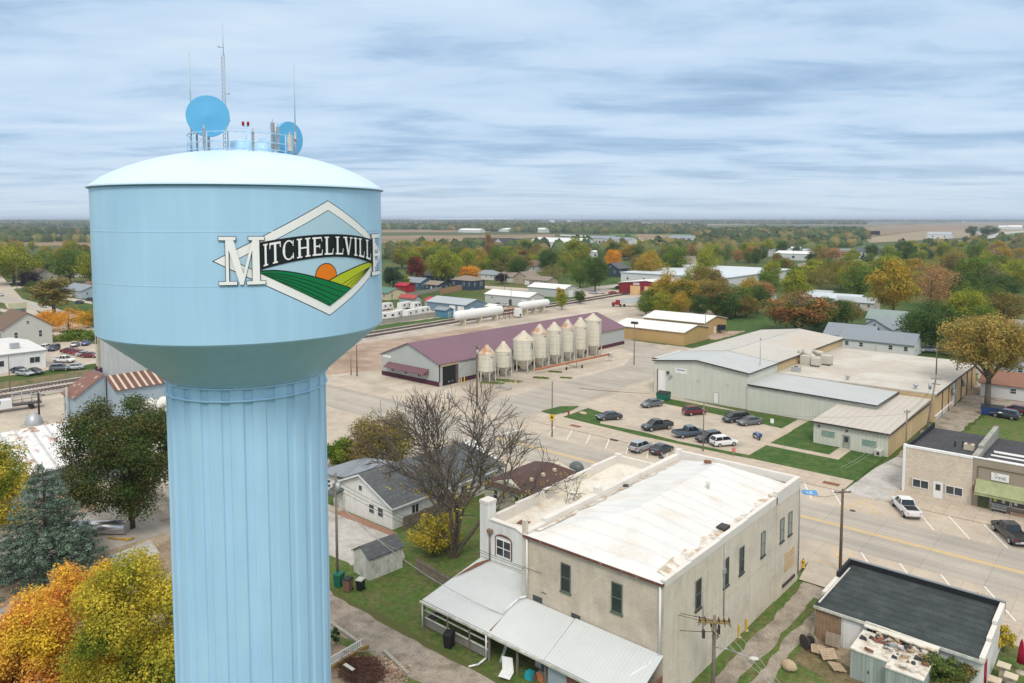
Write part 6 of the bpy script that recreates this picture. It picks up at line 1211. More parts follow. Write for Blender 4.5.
for x_, lab in ((784, 'tiny bulb-shaped water tower on the horizon beside the flat-topped one'), (781.5, 'tiny dark horizon water tower left of the bulb-shaped one')):
    p = at(x_, 221.4); t = thing('distant_water_tower', lab, 'water tower', (p[0], p[1], 0)); MB().lathe(p[0], p[1], [(4, 0), (4, 38)], 10).build('column', m_steel, t); b = MB(); b.ball((p[0], p[1], 46), (16, 16, 11), 14, 8); b.build('tank', m_steel, t)
# ------------------------------------------------------------------ vehicles
def paint(name, c, metal=.3): return M(name, c, 0.3, 0.03, 1, metal=metal, coat=.5, spec=.5)
P_ = dict(white=paint('white_car_paint', (.74, .74, .74), 0), grey=paint('grey_car_paint', (.13, .145, .155)), dgrey=paint('dark_grey_car_paint', (.045, .05, .055)), silver=paint('silver_car_paint', (.42, .44, .46)), black=paint('black_car_paint', (.014, .015, .018)),
          red=paint('dark_red_car_paint', (.16, .012, .02)), blue=paint('blue_car_paint', (.03, .09, .30)), bgrey=paint('blue_grey_car_paint', (.10, .14, .18)), brred=paint('red_truck_paint', (.30, .015, .02)), navy=paint('navy_car_paint', (.02, .035, .07)))
m_carglass = M('car_glass', (.012, .016, .020), .08, .05, 1, spec=.8); m_tail = M('tail_lamp', (.33, .01, .012), .3, 0); m_head = M('head_lamp', (.62, .64, .66), .15, 0); m_rim = M('wheel_rim', (.42, .43, .44), .35, .05, 2, metal=.6)
m_plate = M('number_plate', (.70, .70, .68), .5, 0)
def loft(b, st):   # st: list of (x, zb, zt, hw_low, hw_top)
    rings = []
    for (x, zb, zt, hl, ht) in st:
        zm = zb + (zt - zb) * .55
        rings.append([(x, -hl * .93, zb), (x, -hl, zb + .12), (x, -hl, zm), (x, -ht, zt - .02), (x, -ht * .9, zt), (x, ht * .9, zt), (x, ht, zt - .02), (x, hl, zm), (x, hl, zb + .12), (x, hl * .93, zb)])
    n = 10; vs = [p for r in rings for p in r]; fs = []
    for k in range(len(rings) - 1):
        for i in range(n): fs.append((k * n + i, k * n + (i + 1) % n, (k + 1) * n + (i + 1) % n, (k + 1) * n + i))
    fs.append(tuple(range(n - 1, -1, -1))); fs.append(tuple((len(rings) - 1) * n + i for i in range(n))); b.add(vs, fs)
KINDS = {
 'sedan': dict(L=4.75, body=[(-2.37, .45, .78, .74, .66), (-2.28, .3, .98, .86, .78), (-1.6, .24, 1.02, .92, .80), (-.4, .22, .97, .93, .82), (.9, .22, .98, .93, .80), (1.7, .24, .86, .91, .76), (2.25, .3, .70, .84, .70), (2.37, .42, .58, .70, .6)], gh=(-1.85, 1.15, -1.05, .25, .96, 1.45, .78, .60), wb=1.38, r=.33),
 'suv': dict(L=4.6, body=[(-2.28, .5, .95, .80, .74), (-2.2, .34, 1.10, .89, .82), (-1.2, .28, 1.10, .93, .83), (.9, .28, 1.08, .93, .82), (1.6, .3, 1.00, .92, .78), (2.2, .36, .84, .86, .72), (2.3, .48, .7, .74, .64)], gh=(-2.2, 1.15, -1.75, .35, 1.08, 1.70, .80, .66), wb=1.34, r=.36),
 'van': dict(L=5.0, body=[(-2.5, .45, .95, .88, .8), (-2.42, .3, 1.08, .95, .86), (-1.2, .25, 1.10, .98, .88), (1.0, .25, 1.08, .98, .86), (1.9, .28, .95, .96, .8), (2.4, .35, .78, .88, .74), (2.5, .45, .65, .78, .66)], gh=(-2.42, 1.75, -2.1, .75, 1.07, 1.76, .85, .72), wb=1.5, r=.34),
 'pickup': dict(L=5.8, body=[(-2.9, .58, 1.04, .90, .88), (-2.82, .45, 1.10, .96, .90), (-1.0, .42, 1.10, .98, .90), (1.0, .42, 1.12, .98, .90), (1.8, .42, 1.10, .98, .88), (2.7, .46, 1.00, .95, .84), (2.9, .55, .80, .86, .78)], gh=(-.75, 1.55, -.5, .75, 1.10, 1.84, .86, .70), wb=1.85, r=.41),
}
PROTO = {}
def make_car(kind):
    K = KINDS[kind]; t = thing('parked_car' if kind != 'pickup' else 'pickup_truck', 'x', 'car' if kind != 'pickup' else 'pickup', local=True)
    b = MB(); loft(b, K['body']); xa, xb, xc, xd, z0, z1, h0, h1 = K['gh']
    body = b.build('body', P_['grey'], t)
    b = MB(); b.hexa([(xa, -h0, z0 - .04), (xb, -h0, z0 - .04), (xb, h0, z0 - .04), (xa, h0, z0 - .04)], [(xc, -h1, z1 - .05), (xd, -h1, z1 - .05), (xd, h1, z1 - .05), (xc, h1, z1 - .05)]); b.build('glasshouse', m_carglass, t)
    b = MB(); b.hexa([(xc - .06, -h1 - .03, z1 - .055), (xd + .08, -h1 - .03, z1 - .055), (xd + .08, h1 + .03, z1 - .055), (xc - .06, h1 + .03, z1 - .055)], [(xc + .04, -h1 + .03, z1 + .01), (xd - .06, -h1 + .03, z1 + .01), (xd - .06, h1 - .03, z1 + .01), (xc + .04, h1 - .03, z1 + .01)])
    for s_ in (-1, 1):
        for (p, q) in (((xa, s_ * h0, z0), (xc, s_ * h1, z1 - .03)), ((xb, s_ * h0, z0), (xd, s_ * h1, z1 - .03)), (((xa + xb) / 2 - .1, s_ * (h0 + .005), z0), ((xc + xd) / 2 - .1, s_ * (h1 + .012), z1 - .03))):
            b.tube(p, q, .045, n=5)
    b.build('roof', P_['grey'], t)
    if kind == 'pickup':
        b = MB(); b.box(-2.72, -.85, -.74, .74, 1.095, 1.115); b.build('bed_liner', m_black, t)
        b = MB(); b.box(-2.85, -.82, -.90, -.76, 1.08, 1.22); b.box(-2.85, -.82, .76, .90, 1.08, 1.22); b.box(-2.86, -2.74, -.76, .76, 1.08, 1.22); b.build('bed_side', P_['grey'], t)
    for x in (-K['wb'], K['wb']):
        for s_ in (-1, 1):
            y = s_ * (K['body'][2][3] - .09); r_ = K['r']; vs = MB()
            vs.tube((x, y - .11 * s_, r_), (x, y + .115 * s_, r_), r_, n=18); w = vs.build('wheel', m_black, t)
            MB().tube((x, y + .10 * s_, r_), (x, y + .135 * s_, r_), r_ * .64, n=14).build('rim', m_rim, w)
    xe = K['L'] / 2; zb = K['body'][1][2]
    for s_ in (-1, 1):
        MB().box(-xe - .0, -xe + .14, s_ * .72 - .13, s_ * .72 + .13, zb - .32, zb - .10).build('tail_light', m_tail, t)
        MB().box(xe - .2, xe - .02, s_ * .62 - .15, s_ * .62 + .15, .62 if kind != 'pickup' else .80, .76 if kind != 'pickup' else .96).build('headlight', m_head, t)
        MB().box(xb - .35, xb - .2, s_ * (h0 + .10) - .1, s_ * (h0 + .10) + .1, z0 + .02, z0 + .16).build('side_mirror', P_['grey'], t)
    MB().box(-xe - .05, -xe + .1, -.80, .80, .38 if kind != 'pickup' else .48, .55 if kind != 'pickup' else .66).build('rear_bumper', m_dark if kind != 'pickup' else m_chrome, t)
    MB().box(xe - .15, xe + .03, -.62, .62, .40, .56).build('front_grille', m_black, t)
    MB().box(-xe - .07, -xe - .05, -.26, .26, .60, .74).build('number_plate', m_plate, t)
    return t
def car(kind, colour, label, pos, ang, group=None):
    """ang: heading of the bonnet in degrees from world +X"""
    if kind in PROTO and PROTO[kind][1]: t = copy_tree(PROTO[kind][0])
    else: t = make_car(kind); PROTO[kind] = [t, True]
    t.location = (pos[0], pos[1], pos[2] if len(pos) > 2 else .03); t.rotation_euler = (0, 0, R(ang)); t['label'] = label
    if group: t['group'] = group
    elif 'group' in t: del t['group']
    for c in t.children:
        if c.name.split('.')[0] in ('body', 'roof', 'side_mirror', 'bed_side'):
            c.material_slots[0].link = 'OBJECT'; c.material_slots[0].material = P_[colour]
    return t
G1 = 'cars in the warehouse parking lot'
car('sedan', 'grey', 'grey sedan at the left edge of the warehouse parking lot', (*at(651.5, 406.5), .05), 250, G1)
car('sedan', 'dgrey', 'dark grey sedan beside the left grass wedge of the parking lot', (*at(609, 419.5), .05), 235, G1)
car('pickup', 'dgrey', 'dark grey pickup facing the street in the parking lot, left of the blue-grey one', (*at(657, 429.5), .05), 245, G1)
car('pickup', 'bgrey', 'blue-grey pickup with open bed facing away in the parking lot', (*at(689, 436.5), .05), 60, G1)
car('suv', 'dgrey', 'dark compact car between the blue-grey pickup and the white car', (*at(708.5, 441.5), .05), 245, G1)
car('suv', 'white', 'white compact car parked by the lot post, rear window dark', (*at(723.5, 445.5), .05), 60, G1)
car('suv', 'red', 'dark red car behind the lot post near the warehouse wall', (*at(694.5, 414.5), .05), 60, G1)
car('van', 'dgrey', 'dark grey minivan by the warehouse grass strip', (*at(735.5, 421.5), .05), 240, G1)
car('sedan', 'grey', 'grey sedan right of the dark minivan', (*at(749.5, 424.5), .05), 240, G1)
car('suv', 'silver', 'silver crossover parked at the street kerb behind the roof parapet', (*at(641, 450.5), .03), 85)
car('sedan', 'dgrey', 'dark sedan at the kerb right of the silver crossover', (*at(661.5, 452.5), .03), 85)
car('pickup', 'white', 'white pickup parked at an angle before the beige brick shop', (*at(905.5, 512), .03), 122)
car('pickup', 'dgrey', 'black pickup parked before the green awning shop, right edge', (*at(1010, 538), .03), 122)
# left lot
G2 = 'cars in the car lot at the left'
for (k_, c_, x_, y_, a_, lab) in (('suv', 'navy', 54, 350.5, -40, 'navy car by the corner of the large white house'), ('suv', 'white', 44, 350.5, -40, 'white car squeezed beside the navy one at the white house'), ('sedan', 'silver', 75, 346.5, 150, 'silver sedan in front of the hedge, left lot'), ('sedan', 'blue', 86, 345, 150, 'bright blue car in front of the hedge, left lot'),
    ('sedan', 'red', 70, 353, 40, 'dark red car, leftmost of the short row in the left lot'), ('sedan', 'red', 75.5, 354, 40, 'dark red car second in the short row of the left lot'), ('sedan', 'brred', 80, 355, 40, 'bright red car third in the short row of the left lot'), ('sedan', 'silver', 85, 356.5, 40, 'silver car fourth in the short row of the left lot'), ('sedan', 'red', 90, 357.5, 40, 'dark red car partly behind the elevator, end of the short row'),
    ('pickup', 'white', 64, 362.5, 30, 'white tow truck in the middle of the left lot'), ('suv', 'grey', 60.5, 370.5, 60, 'grey car facing the street below the white tow truck'), ('sedan', 'silver', 74, 369.5, 240, 'silver car right of the grey one below the tow truck'), ('sedan', 'navy', 20, 373, 20, 'dark teal car beside the low white building'), ('sedan', 'dgrey', 35, 374, 20, 'dark car with silver windscreen by the scrub bank'), ('sedan', 'silver', 25, 375.5, 20, 'silver car nearest the railway scrub bank')):
    car(k_, c_, lab, (*at(x_, y_), .05), a_, G2)
car('sedan', 'white', 'white car driving on the far left street', (*at(1, 296), .05), 160)
car('sedan', 'navy', 'dark blue car on the driveway of the pale blue house', (*at(79, 303.5), .05), 200)
car('suv', 'black', 'black car by the tan brick house next to the tank', (*at(90, 301), .05), 200)
# right lot
car('suv', 'red', 'dark red car by the terracotta garage at the right edge', (*at(1015, 413.5), .03), 170)
car('suv', 'dgrey', 'black four-wheel drive in front of the dark red car, right edge', (*at(1005, 418), .03), 170)
G3 = 'cars along the pale grey warehouse'
for k, x_ in enumerate((493.5, 498.5, 503.5)): car('pickup' if k == 1 else 'sedan', ('silver', 'silver', 'silver')[k], ['silver car, left of three by the pale grey warehouse', 'silver pickup between two cars by the pale grey warehouse', 'silver car, right of three by the pale grey warehouse'][k], (*at(x_, 306.5), .03), 215, G3)
car('sedan', 'black', 'black car beside the small blue shed with white roof', (*at(493, 311), .03), 170)
for k, (x_, y_, c_, kd) in enumerate(((618, 289, 'black', 'suv'), (612.5, 294, 'brred', 'sedan'), (627, 290.5, 'silver', 'pickup'), (625.5, 294.5, 'red', 'sedan'), (633, 294, 'brred', 'suv'), (629.5, 293, 'white', 'sedan'), (601, 293.5, 'white', 'sedan'), (593, 294, 'silver', 'sedan'))):
    car(kd, c_, ['black car at the left corner of the red shop', 'bright red car left of the cars before the red shop', 'silver pickup under the left orange door of the red shop', 'dark red car below the silver pickup at the red shop', 'bright red car under the right orange door', 'white car between the red ones at the red shop', 'white car on the road left of the red shop', 'silver car on the road farthest left of the red shop'][k], (*at(x_, y_), .05), 160 + 20 * (k % 3))
car('suv', 'blue', 'blue car before the tan bungalow with white garage', (*at(533, 285.5), .05), 180)
car('pickup', 'white', 'white parked truck between houses behind the flat roof', (*at(912, 352), .05), 200); car('suv', 'white', 'white car with red trim behind the flat roof by the spruce', (*at(928, 352), .05), 200)
car('sedan', 'dgrey', 'dark car parked inside the barn doorway', (-121.6, 116.5, .03), 0); 
# lorries and trailers by the railway
def semi(label, x, y, ang, colr, cab=True):
    t = thing('semi_trailer', label, 'truck', (*at(x, y), 0), R(ang), local=True)
    b = MB(); b.box(-12, -1, -1.25, 1.25, 1.5, 3.6); b.build('trailer_body', M('trailer_metal', (.50, .56, .58), .5, .06, 1, rib=('x', .8, .1)), t)
    MB().box(-12, -1, -1.2, 1.2, 3.602, 3.75).build('tarp', m_grey_m, t)
    for s_ in (-1, 1):
        for x_ in (-11, -9.8, -2.2): w = MB().tube((x_, s_ * 1.0, .5), (x_, s_ * 1.25, .5), .5, n=12).build('wheel', m_black, t)
    if cab:
        b = MB(); b.box(-.4, 1.4, -1.15, 1.15, .8, 2.9); b.hexa([(1.4, -.8, .8), (3.2, -.7, .8), (3.2, .7, .8), (1.4, .8, .8)], [(1.4, -.8, 2.0), (3.1, -.6, 1.7), (3.1, .6, 1.7), (1.4, .8, 2.0)]); b.build('cab', colr, t)
        MB().box(1.38, 1.44, -.95, .95, 2.05, 2.7).build('windscreen', m_carglass, t)
        for s_ in (-1, 1):
            for x_ in (-.6, 2.4): MB().tube((x_, s_ * .95, .5), (x_, s_ * 1.2, .5), .5, n=12).build('wheel', m_black, t)
    return t
semi('red semi truck with a pale trailer by the railway, left of the trailers', 619, 306.5, 215, P_['brred']); semi('pale hopper trailer in the middle of the railway yard trailers', 634, 306.5, 215, None, False); semi('pale grain trailer nearest the autumn tree clump', 645, 308.5, 215, None, False)
# delivery truck at the left edge, and a trailer
t = thing('flatbed_truck', 'white truck with a dark rack bed by the railway at the left edge', 'truck', (*at(8, 411), 0), R(80), local=True)
b = MB(); b.box(-1.2, .6, -1, 1, .7, 2.3); b.box(-2.8, -1.2, -.95, .95, .7, 1.5); b.build('cab', P_['white'], t); MB().box(-1.26, -1.2, -.8, .8, 1.55, 2.2).build('windscreen', m_carglass, t)
MB().box(.7, 5.5, -1.1, 1.1, .95, 1.15).build('bed', m_dark, t); b = MB()
for x_ in (.8, 2.4, 4.0, 5.4):
    for s_ in (-1, 1): b.tube((x_, s_ * 1.05, 1.1), (x_, s_ * 1.05, 3.0), .06, n=6)
b.tube((.8, 1.05, 3), (5.4, 1.05, 3), .06, n=6); b.tube((.8, -1.05, 3), (5.4, -1.05, 3), .06, n=6); b.build('rack', m_steel, t)
for x_ in (-1.9, 3.8):
    for s_ in (-1, 1): MB().tube((x_, s_ * .85, .48), (x_, s_ * 1.1, .48), .48, n=14).build('wheel', m_black, t)
# motorcycle on the lot edge
p = at(765, 441); t = thing('motorcycle', 'blue motorcycle with silver fork parked at the lot corner', 'motorcycle', (p[0] - 1.5, p[1], .06), R(-35), local=True)
for x_ in (-.75, .75): w = MB().tube((x_, -.08, .33), (x_, .08, .33), .33, n=16).build('wheel', m_black, t); MB().tube((x_, -.09, .33), (x_, .09, .33), .18, n=12).build('rim', m_rim, w)
b = MB(); b.ball((0.1, 0, .85), (.5, .22, .22), 12, 8); b.ball((-.8, 0, .72), (.35, .14, .12), 10, 6); b.build('tank', P_['blue'], t)
b = MB(); b.ball((-.35, 0, .82), (.4, .2, .1), 10, 6); b.build('seat', m_black, t); b = MB(); b.tube((.75, -.1, .33), (.4, -.1, 1.1), .03, n=6); b.tube((.75, .1, .33), (.4, .1, 1.1), .03, n=6); b.tube((.4, -.4, 1.15), (.4, .4, 1.15), .025, n=6); b.box(-.4, .4, -.15, .15, .3, .6); b.build('frame', m_chrome, t)
MB().box(-.9, .5, .26, .75, .35, .95).build('sidecar_pannier', P_['blue'], t)
# campers and junk in the storage yard by the fence
m_camp = M('camper_white', (.66, .66, .64), .5, .05)
for k, (x_, y_, L_c, lab) in enumerate(((388, 320, 7, 'white camper trailer at the left end of the board fence yard'), (399, 317.5, 8, 'white camper trailer second from the tower in the fence yard'), (411, 317, 9, 'long white camper with dark windows in the fence yard'), (423, 314.5, 8, 'white boat trailer in the middle of the fence yard'), (405, 309, 8, 'pale camper at the back of the fence yard'), (386, 310, 7, 'grey roofed camper near the tower at the back of the fence yard'), (416, 309, 5, 'small white tank trailer at the back of the fence yard'))):
    p = at(x_, y_); t = thing('camper_trailer', lab, 'camper', (p[0], p[1], 0), R((k * 37) % 40 + 75), local=True)
    b = MB(); b.hexa([(-L_c / 2, -1.2, .6), (L_c / 2, -1.2, .6), (L_c / 2, 1.2, .6), (-L_c / 2, 1.2, .6)], [(-L_c / 2 + .3, -1.15, 2.9), (L_c / 2 - .8, -1.15, 2.9), (L_c / 2 - .8, 1.15, 2.9), (-L_c / 2 + .3, 1.15, 2.9)]); b.build('body', m_camp, t)
    for a in (-.25, .2): MB().box(L_c * a - .5, L_c * a + .5, -1.27, -1.19, 1.5, 2.2).build('window', m_glass, t)
    for s_ in (-1, 1): MB().tube((0, s_ * 1.0, .38), (0, s_ * 1.22, .38), .38, n=12).build('wheel', m_black, t)
for k, (x_, y_, c_, lab, s_) in enumerate(((410, 303, (.38, .06, .05), 'low red-roofed canopy in the storage yard', (10, 4, 2.6)), (434, 307, (.45, .03, .04), 'bright red tarpaulin canopy beside the small blue shed', (6, 5, 3.0)), (405, 292, (.36, .015, .03), 'bright red gabled barn shed behind the grey fence', (8, 6, 3.6)))):
    p = at(x_, y_); t = thing('red_canopy' if k < 2 else 'red_shed', lab, 'shed', (p[0], p[1], 0), 0, local=True); gable(t, s_[0], s_[1], s_[2], 1.2, m_grey_m if k < 2 else M('red_shed_wall', (.36, .015, .03), .7), M('red_cover_%d' % k, c_, .6, .05))
# propane tanks
m_tank = M('white_tank_paint', (.74, .74, .72), .4, .04, 1, streak=.05)
for k, (ya, yb) in enumerate(((181, 205.5), (217.5, 236))):
    X = rx((ya + yb) / 2) + 7.5; t = thing('propane_tank', ['long white horizontal tank nearest the tower beside the railway', 'second, shorter white horizontal tank beside the railway'][k], 'tank', (X, (ya + yb) / 2, 0), 0, 'white tanks beside the railway')
    r_ = 1.7 if k == 0 else 1.5; z = 3.6; vs, fs = [], []; prof = [(0, 0)] + [(r_ * math.sin(a), 1.4 * (1 - math.cos(a))) for a in (.4, .8, 1.2, 1.57)] + [(r_ * math.sin(a), (yb - ya) - 1.4 * (1 - math.cos(a))) for a in (1.57, 1.2, .8, .4)] + [(0, yb - ya)]
    n = 24
    for (rr_, d) in prof:
        for i in range(n): a = 2 * math.pi * i / n; vs.append((X + rr_ * math.cos(a), ya + d, z + rr_ * math.sin(a)))
    for q in range(len(prof) - 1):
        for i in range(n): j = (i + 1) % n; fs.append((q * n + i, q * n + j, (q + 1) * n + j, (q + 1) * n + i))
    b = MB(); b.add(vs, fs, True); b.build('vessel', m_tank, t)
    for y in (ya + 4, (ya + yb) / 2, yb - 4): MB().box(X - 1.2, X + 1.2, y - .3, y + .3, 0, 2.4).build('saddle', m_stone, t)
    b = MB(); b.box(X - .3, X + .3, ya + 8, ya + 9.5, z + r_ - .1, z + r_ + .35); b.build('manway', m_tank, t)
X = rx(211) + 7
t = thing('pipe_rack', 'rusty brown pipe rack between the two white tanks', 'pipe rack', (X, 211, 0))
b = MB()
for y in (207.5, 210, 212.5, 215):
    for x_ in (-1.5, 1.5): b.tube((X + x_, y, 0), (X + x_, y, 4.2), .12, n=6)
for z in (1.5, 2.8, 4.0): b.tube((X - 1.5, 207.5, z), (X - 1.5, 215, z), .10, n=6); b.tube((X + 1.5, 207.5, z), (X + 1.5, 215, z), .10, n=6)
b.build('pipes', m_rustroof if False else m_rust, t); MB().box(X + 1.8, X + 4.0, 212, 214.3, .6, 3.4).build('control_cabinet', m_white, t); MB().box(X + 4.0, X + 4.05, 212.8, 213.6, .7, 1.5).build('cabinet_door', m_black, t)
# dark trailers behind the tan sheds
p = at(712, 331); t = thing('flat_trailer', 'black equipment trailer on the grass behind the tan building', 'trailer', (p[0], p[1], 0), R(-20), local=True); MB().box(-5, 5, -1.2, 1.2, .9, 2.6).build('body', P_['navy'], t)
for s_ in (-1, 1):
    for x_ in (-3, -1.8): MB().tube((x_, s_ * 1.0, .45), (x_, s_ * 1.25, .45), .45, n=12).build('wheel', m_black, t)
MB().tube((5, 0, .9), (7, 0, .7), .08, n=6).build('drawbar', m_black, t)
# ------------------------------------------------------------------ trees
def leafmat(name, c, c2_=None, isl=.35, s2=.35, tr=.38):
    k = 1.0 if name.startswith(('far', 'flame', 'lime', 'blue')) else 1.6; c = tuple(min(.85, v * k) for v in c); c2_ = tuple(v * k for v in c2_)
    return M(name, c, .75, .18, .8, col2=c2_, s2=s2, c2=(.46, .60), island=isl, trans=tr, spec=.15, detail=3)
LM = dict(
 green=leafmat('green_leaves', (.080, .135, .020), (.135, .155, .026)), dgreen=leafmat('dark_green_leaves', (.042, .082, .020), (.072, .105, .024)),
 yg=leafmat('yellow_green_leaves', (.225, .225, .026), (.12, .16, .024)), olive=leafmat('olive_leaves', (.155, .135, .038), (.19, .13, .045)), gold=leafmat('golden_leaves', (.31, .21, .03), (.19, .17, .03)),
 orange=leafmat('orange_leaves', (.50, .22, .02), (.42, .26, .03)), rust=leafmat('rust_leaves', (.30, .17, .075), (.19, .14, .055)), red=leafmat('dark_red_leaves', (.15, .022, .02), (.09, .04, .02)),
 purple=leafmat('purple_leaves', (.03, .016, .023), (.02, .013, .016)), og=leafmat('orange_and_green_leaves', (.25, .12, .045), (.075, .11, .024), s2=.32), oak=leafmat('dark_oak_leaves', (.045, .072, .018), (.085, .078, .024), isl=.55, s2=.4),
 spruce=leafmat('blue_spruce_needles', (.17, .24, .175), (.10, .15, .11), isl=.5, tr=.1), pine=leafmat('pine_needles', (.020, .045, .022), (.030, .055, .028), tr=.08), fire=leafmat('flame_maple_leaves', (.82, .58, .06), (.85, .40, .10), isl=.35, s2=.30),
 lime=leafmat('lime_maple_leaves', (.62, .50, .06), (.17, .24, .03), isl=.45, s2=.3), brown=leafmat('brown_twigs', (.16, .12, .09), (.11, .09, .07), tr=.05), yell=leafmat('yellow_bush_leaves', (.40, .31, .04), (.19, .18, .04), isl=.4, s2=.6), bush=leafmat('bush_leaves', (.085, .12, .03), (.18, .12, .04), isl=.4, s2=.6))
def leaf_mesh(name, centres, radii, n, size, seed, flat=.8, hollow=.55, mat=None):
    """n small leaf faces spread through clumps (centres, radii: arrays)"""
    g = np.random.default_rng(seed); C_ = np.asarray(centres, float); Rr = np.asarray(radii, float)
    if Rr.ndim == 1: Rr = np.stack([Rr, Rr, Rr * flat], 1)
    wgt = (Rr[:, 0] * Rr[:, 1]); wgt /= wgt.sum(); idx = g.choice(len(C_), n, p=wgt)
    d = g.normal(size=(n, 3)); d /= np.linalg.norm(d, axis=1)[:, None]; rad = hollow + (1 - hollow) * g.random(n) ** .6
    rad *= 1 + .16 * g.normal(size=n); P = C_[idx] + d * rad[:, None] * Rr[idx]
    nrm = d + g.normal(size=(n, 3)) * .55 + np.array([0, 0, .25]); nrm /= np.linalg.norm(nrm, axis=1)[:, None]
    a = np.cross(nrm, g.normal(size=(n, 3))); a /= np.linalg.norm(a, axis=1)[:, None] + 1e-9; b_ = np.cross(nrm, a)
    s = size * (.6 + .8 * g.random(n))[:, None]
    V = np.stack([P - a * s, P - b_ * s * .6, P + a * s, P + b_ * s * .6], 1).reshape(-1, 3)
    me = bpy.data.meshes.new(name); me.vertices.add(4 * n); me.vertices.foreach_set('co', V.ravel()); me.loops.add(4 * n); me.loops.foreach_set('vertex_index', np.arange(4 * n)); me.polygons.add(n)
    me.polygons.foreach_set('loop_start', np.arange(0, 4 * n, 4)); me.polygons.foreach_set('loop_total', np.full(n, 4)); me.update(calc_edges=True)
    if mat: me.materials.append(mat)
    return me
def crown_shape(seed, W_, H_, z0, kind='round', k=26):
    g = random.Random(seed); C_, Rr = [], []
    for i in range(k):
        while True:
            x, y, z = g.uniform(-1, 1), g.uniform(-1, 1), g.uniform(-1, 1)
            if .12 < x * x + y * y + z * z < 1: break
        if kind == 'round': s = 1
        elif kind == 'oval': s = 1 - .35 * max(0, z)
        elif kind == 'column': s = 1 - .25 * abs(z)
        else: s = 1 - .75 * (z + 1) / 2
        q = .80; C_.append((x * W_ / 2 * s * q, y * W_ / 2 * s * q, z0 + H_ / 2 + z * H_ / 2 * q)); Rr.append(W_ * g.uniform(.11, .21) * (1 if kind != 'cone' else s + .2))
    return C_, Rr
def limbs(b, base, h, r, crown, seed, n=9):
    g = random.Random(seed); zt = base[2] + h; b.tube(base, (base[0], base[1], base[2] + h * .5), r, r * .75, 8); b.tube((base[0], base[1], base[2] + h * .5), (base[0] + .1, base[1], zt), r * .75, r * .5, 8)
    for i in range(n):
        c = crown[g.randrange(len(crown))]; z = base[2] + h * g.uniform(.55, 1.0); m_ = (base[0] + (c[0] - base[0]) * .45, base[1] + (c[1] - base[1]) * .45, z + (c[2] - z) * .6)
        b.tube((base[0], base[1], z), m_, r * .38, r * .22, 6); b.tube(m_, c, r * .22, r * .07, 5)
# eight shared crown shapes, unit: 10 m tall trees scaled per tree
SHAPES = {}
def proto_tree(key, kind, W_, seed, n, leaf, bare=False):
    C_, Rr = crown_shape(seed, W_, 9.0 if kind != 'cone' else 9.3, 1.0 if kind != 'cone' else .7, kind, 46)
    if kind == 'cone':
        C_, Rr = [], []; g = random.Random(seed)
        for i in range(60):
            f = g.random() ** .8; a = g.uniform(0, 6.28); rr_ = W_ / 2 * (1 - f) * .82; C_.append((rr_ * math.cos(a), rr_ * math.sin(a), .8 + f * 8.9)); Rr.append((.28 + W_ * .13 * (1 - f), .28 + W_ * .13 * (1 - f), .35))
    me = leaf_mesh('crown', C_, Rr, n, leaf, seed, mat=LM['green']); b = MB(); limbs(b, (0, 0, 0), 5.0, .24, C_, seed)
    tm = bpy.data.meshes.new('trunk'); tm.from_pydata(b.v, [], b.f); tm.materials.append(m_bark); SHAPES[key] = (me, tm, W_)
proto_tree('r1', 'round', 8.6, 1, 7000, .17); proto_tree('r2', 'round', 9.6, 2, 8000, .17); proto_tree('o1', 'oval', 7.4, 3, 6000, .17); proto_tree('o2', 'oval', 8.4, 4, 7000, .17); proto_tree('c1', 'column', 5.2, 5, 5000, .16); proto_tree('p1', 'cone', 5.4, 6, 5000, .16); proto_tree('s1', 'round', 9.0, 7, 2600, .15); proto_tree('r3', 'round', 9.0, 8, 7000, .17)
def tree(shape, x, y, h, w, col, label, group=None, name='tree', rot=None, z=0.0):
    me, tm, W_ = SHAPES[shape]; t = thing(name, label, 'tree', (x, y, z), rot if rot is not None else (x * 7.3 + y * 3.1) % 6.28, group, local=True); t.scale = (w / W_, w / W_, h / 10.2)
    for n_, m_, mt in (('trunk', tm, None), ('crown', me, LM[col])):
        o = bpy.data.objects.new(n_, m_); COL.objects.link(o); o.parent = t
        if mt: o.material_slots[0].link = 'OBJECT'; o.material_slots[0].material = mt
    return t
KT = {'green': 'green', 'dgreen': 'dark green', 'yg': 'yellow-green', 'olive': 'olive brown', 'gold': 'golden', 'orange': 'orange', 'rust': 'rusty', 'red': 'dark red', 'purple': 'purple', 'og': 'orange and green', 'pine': 'dark evergreen', 'brown': 'nearly bare brown', 'spruce': 'blue-green'}
def ptree(x_, yb, top, wpx, col, label, shape='r1', name='broadleaf_tree'):
    sc = (yb - 219) / EYE; p = at(x_, yb); tree(shape, p[0], p[1], (yb - top) / sc, wpx / sc, col, label, name=name)
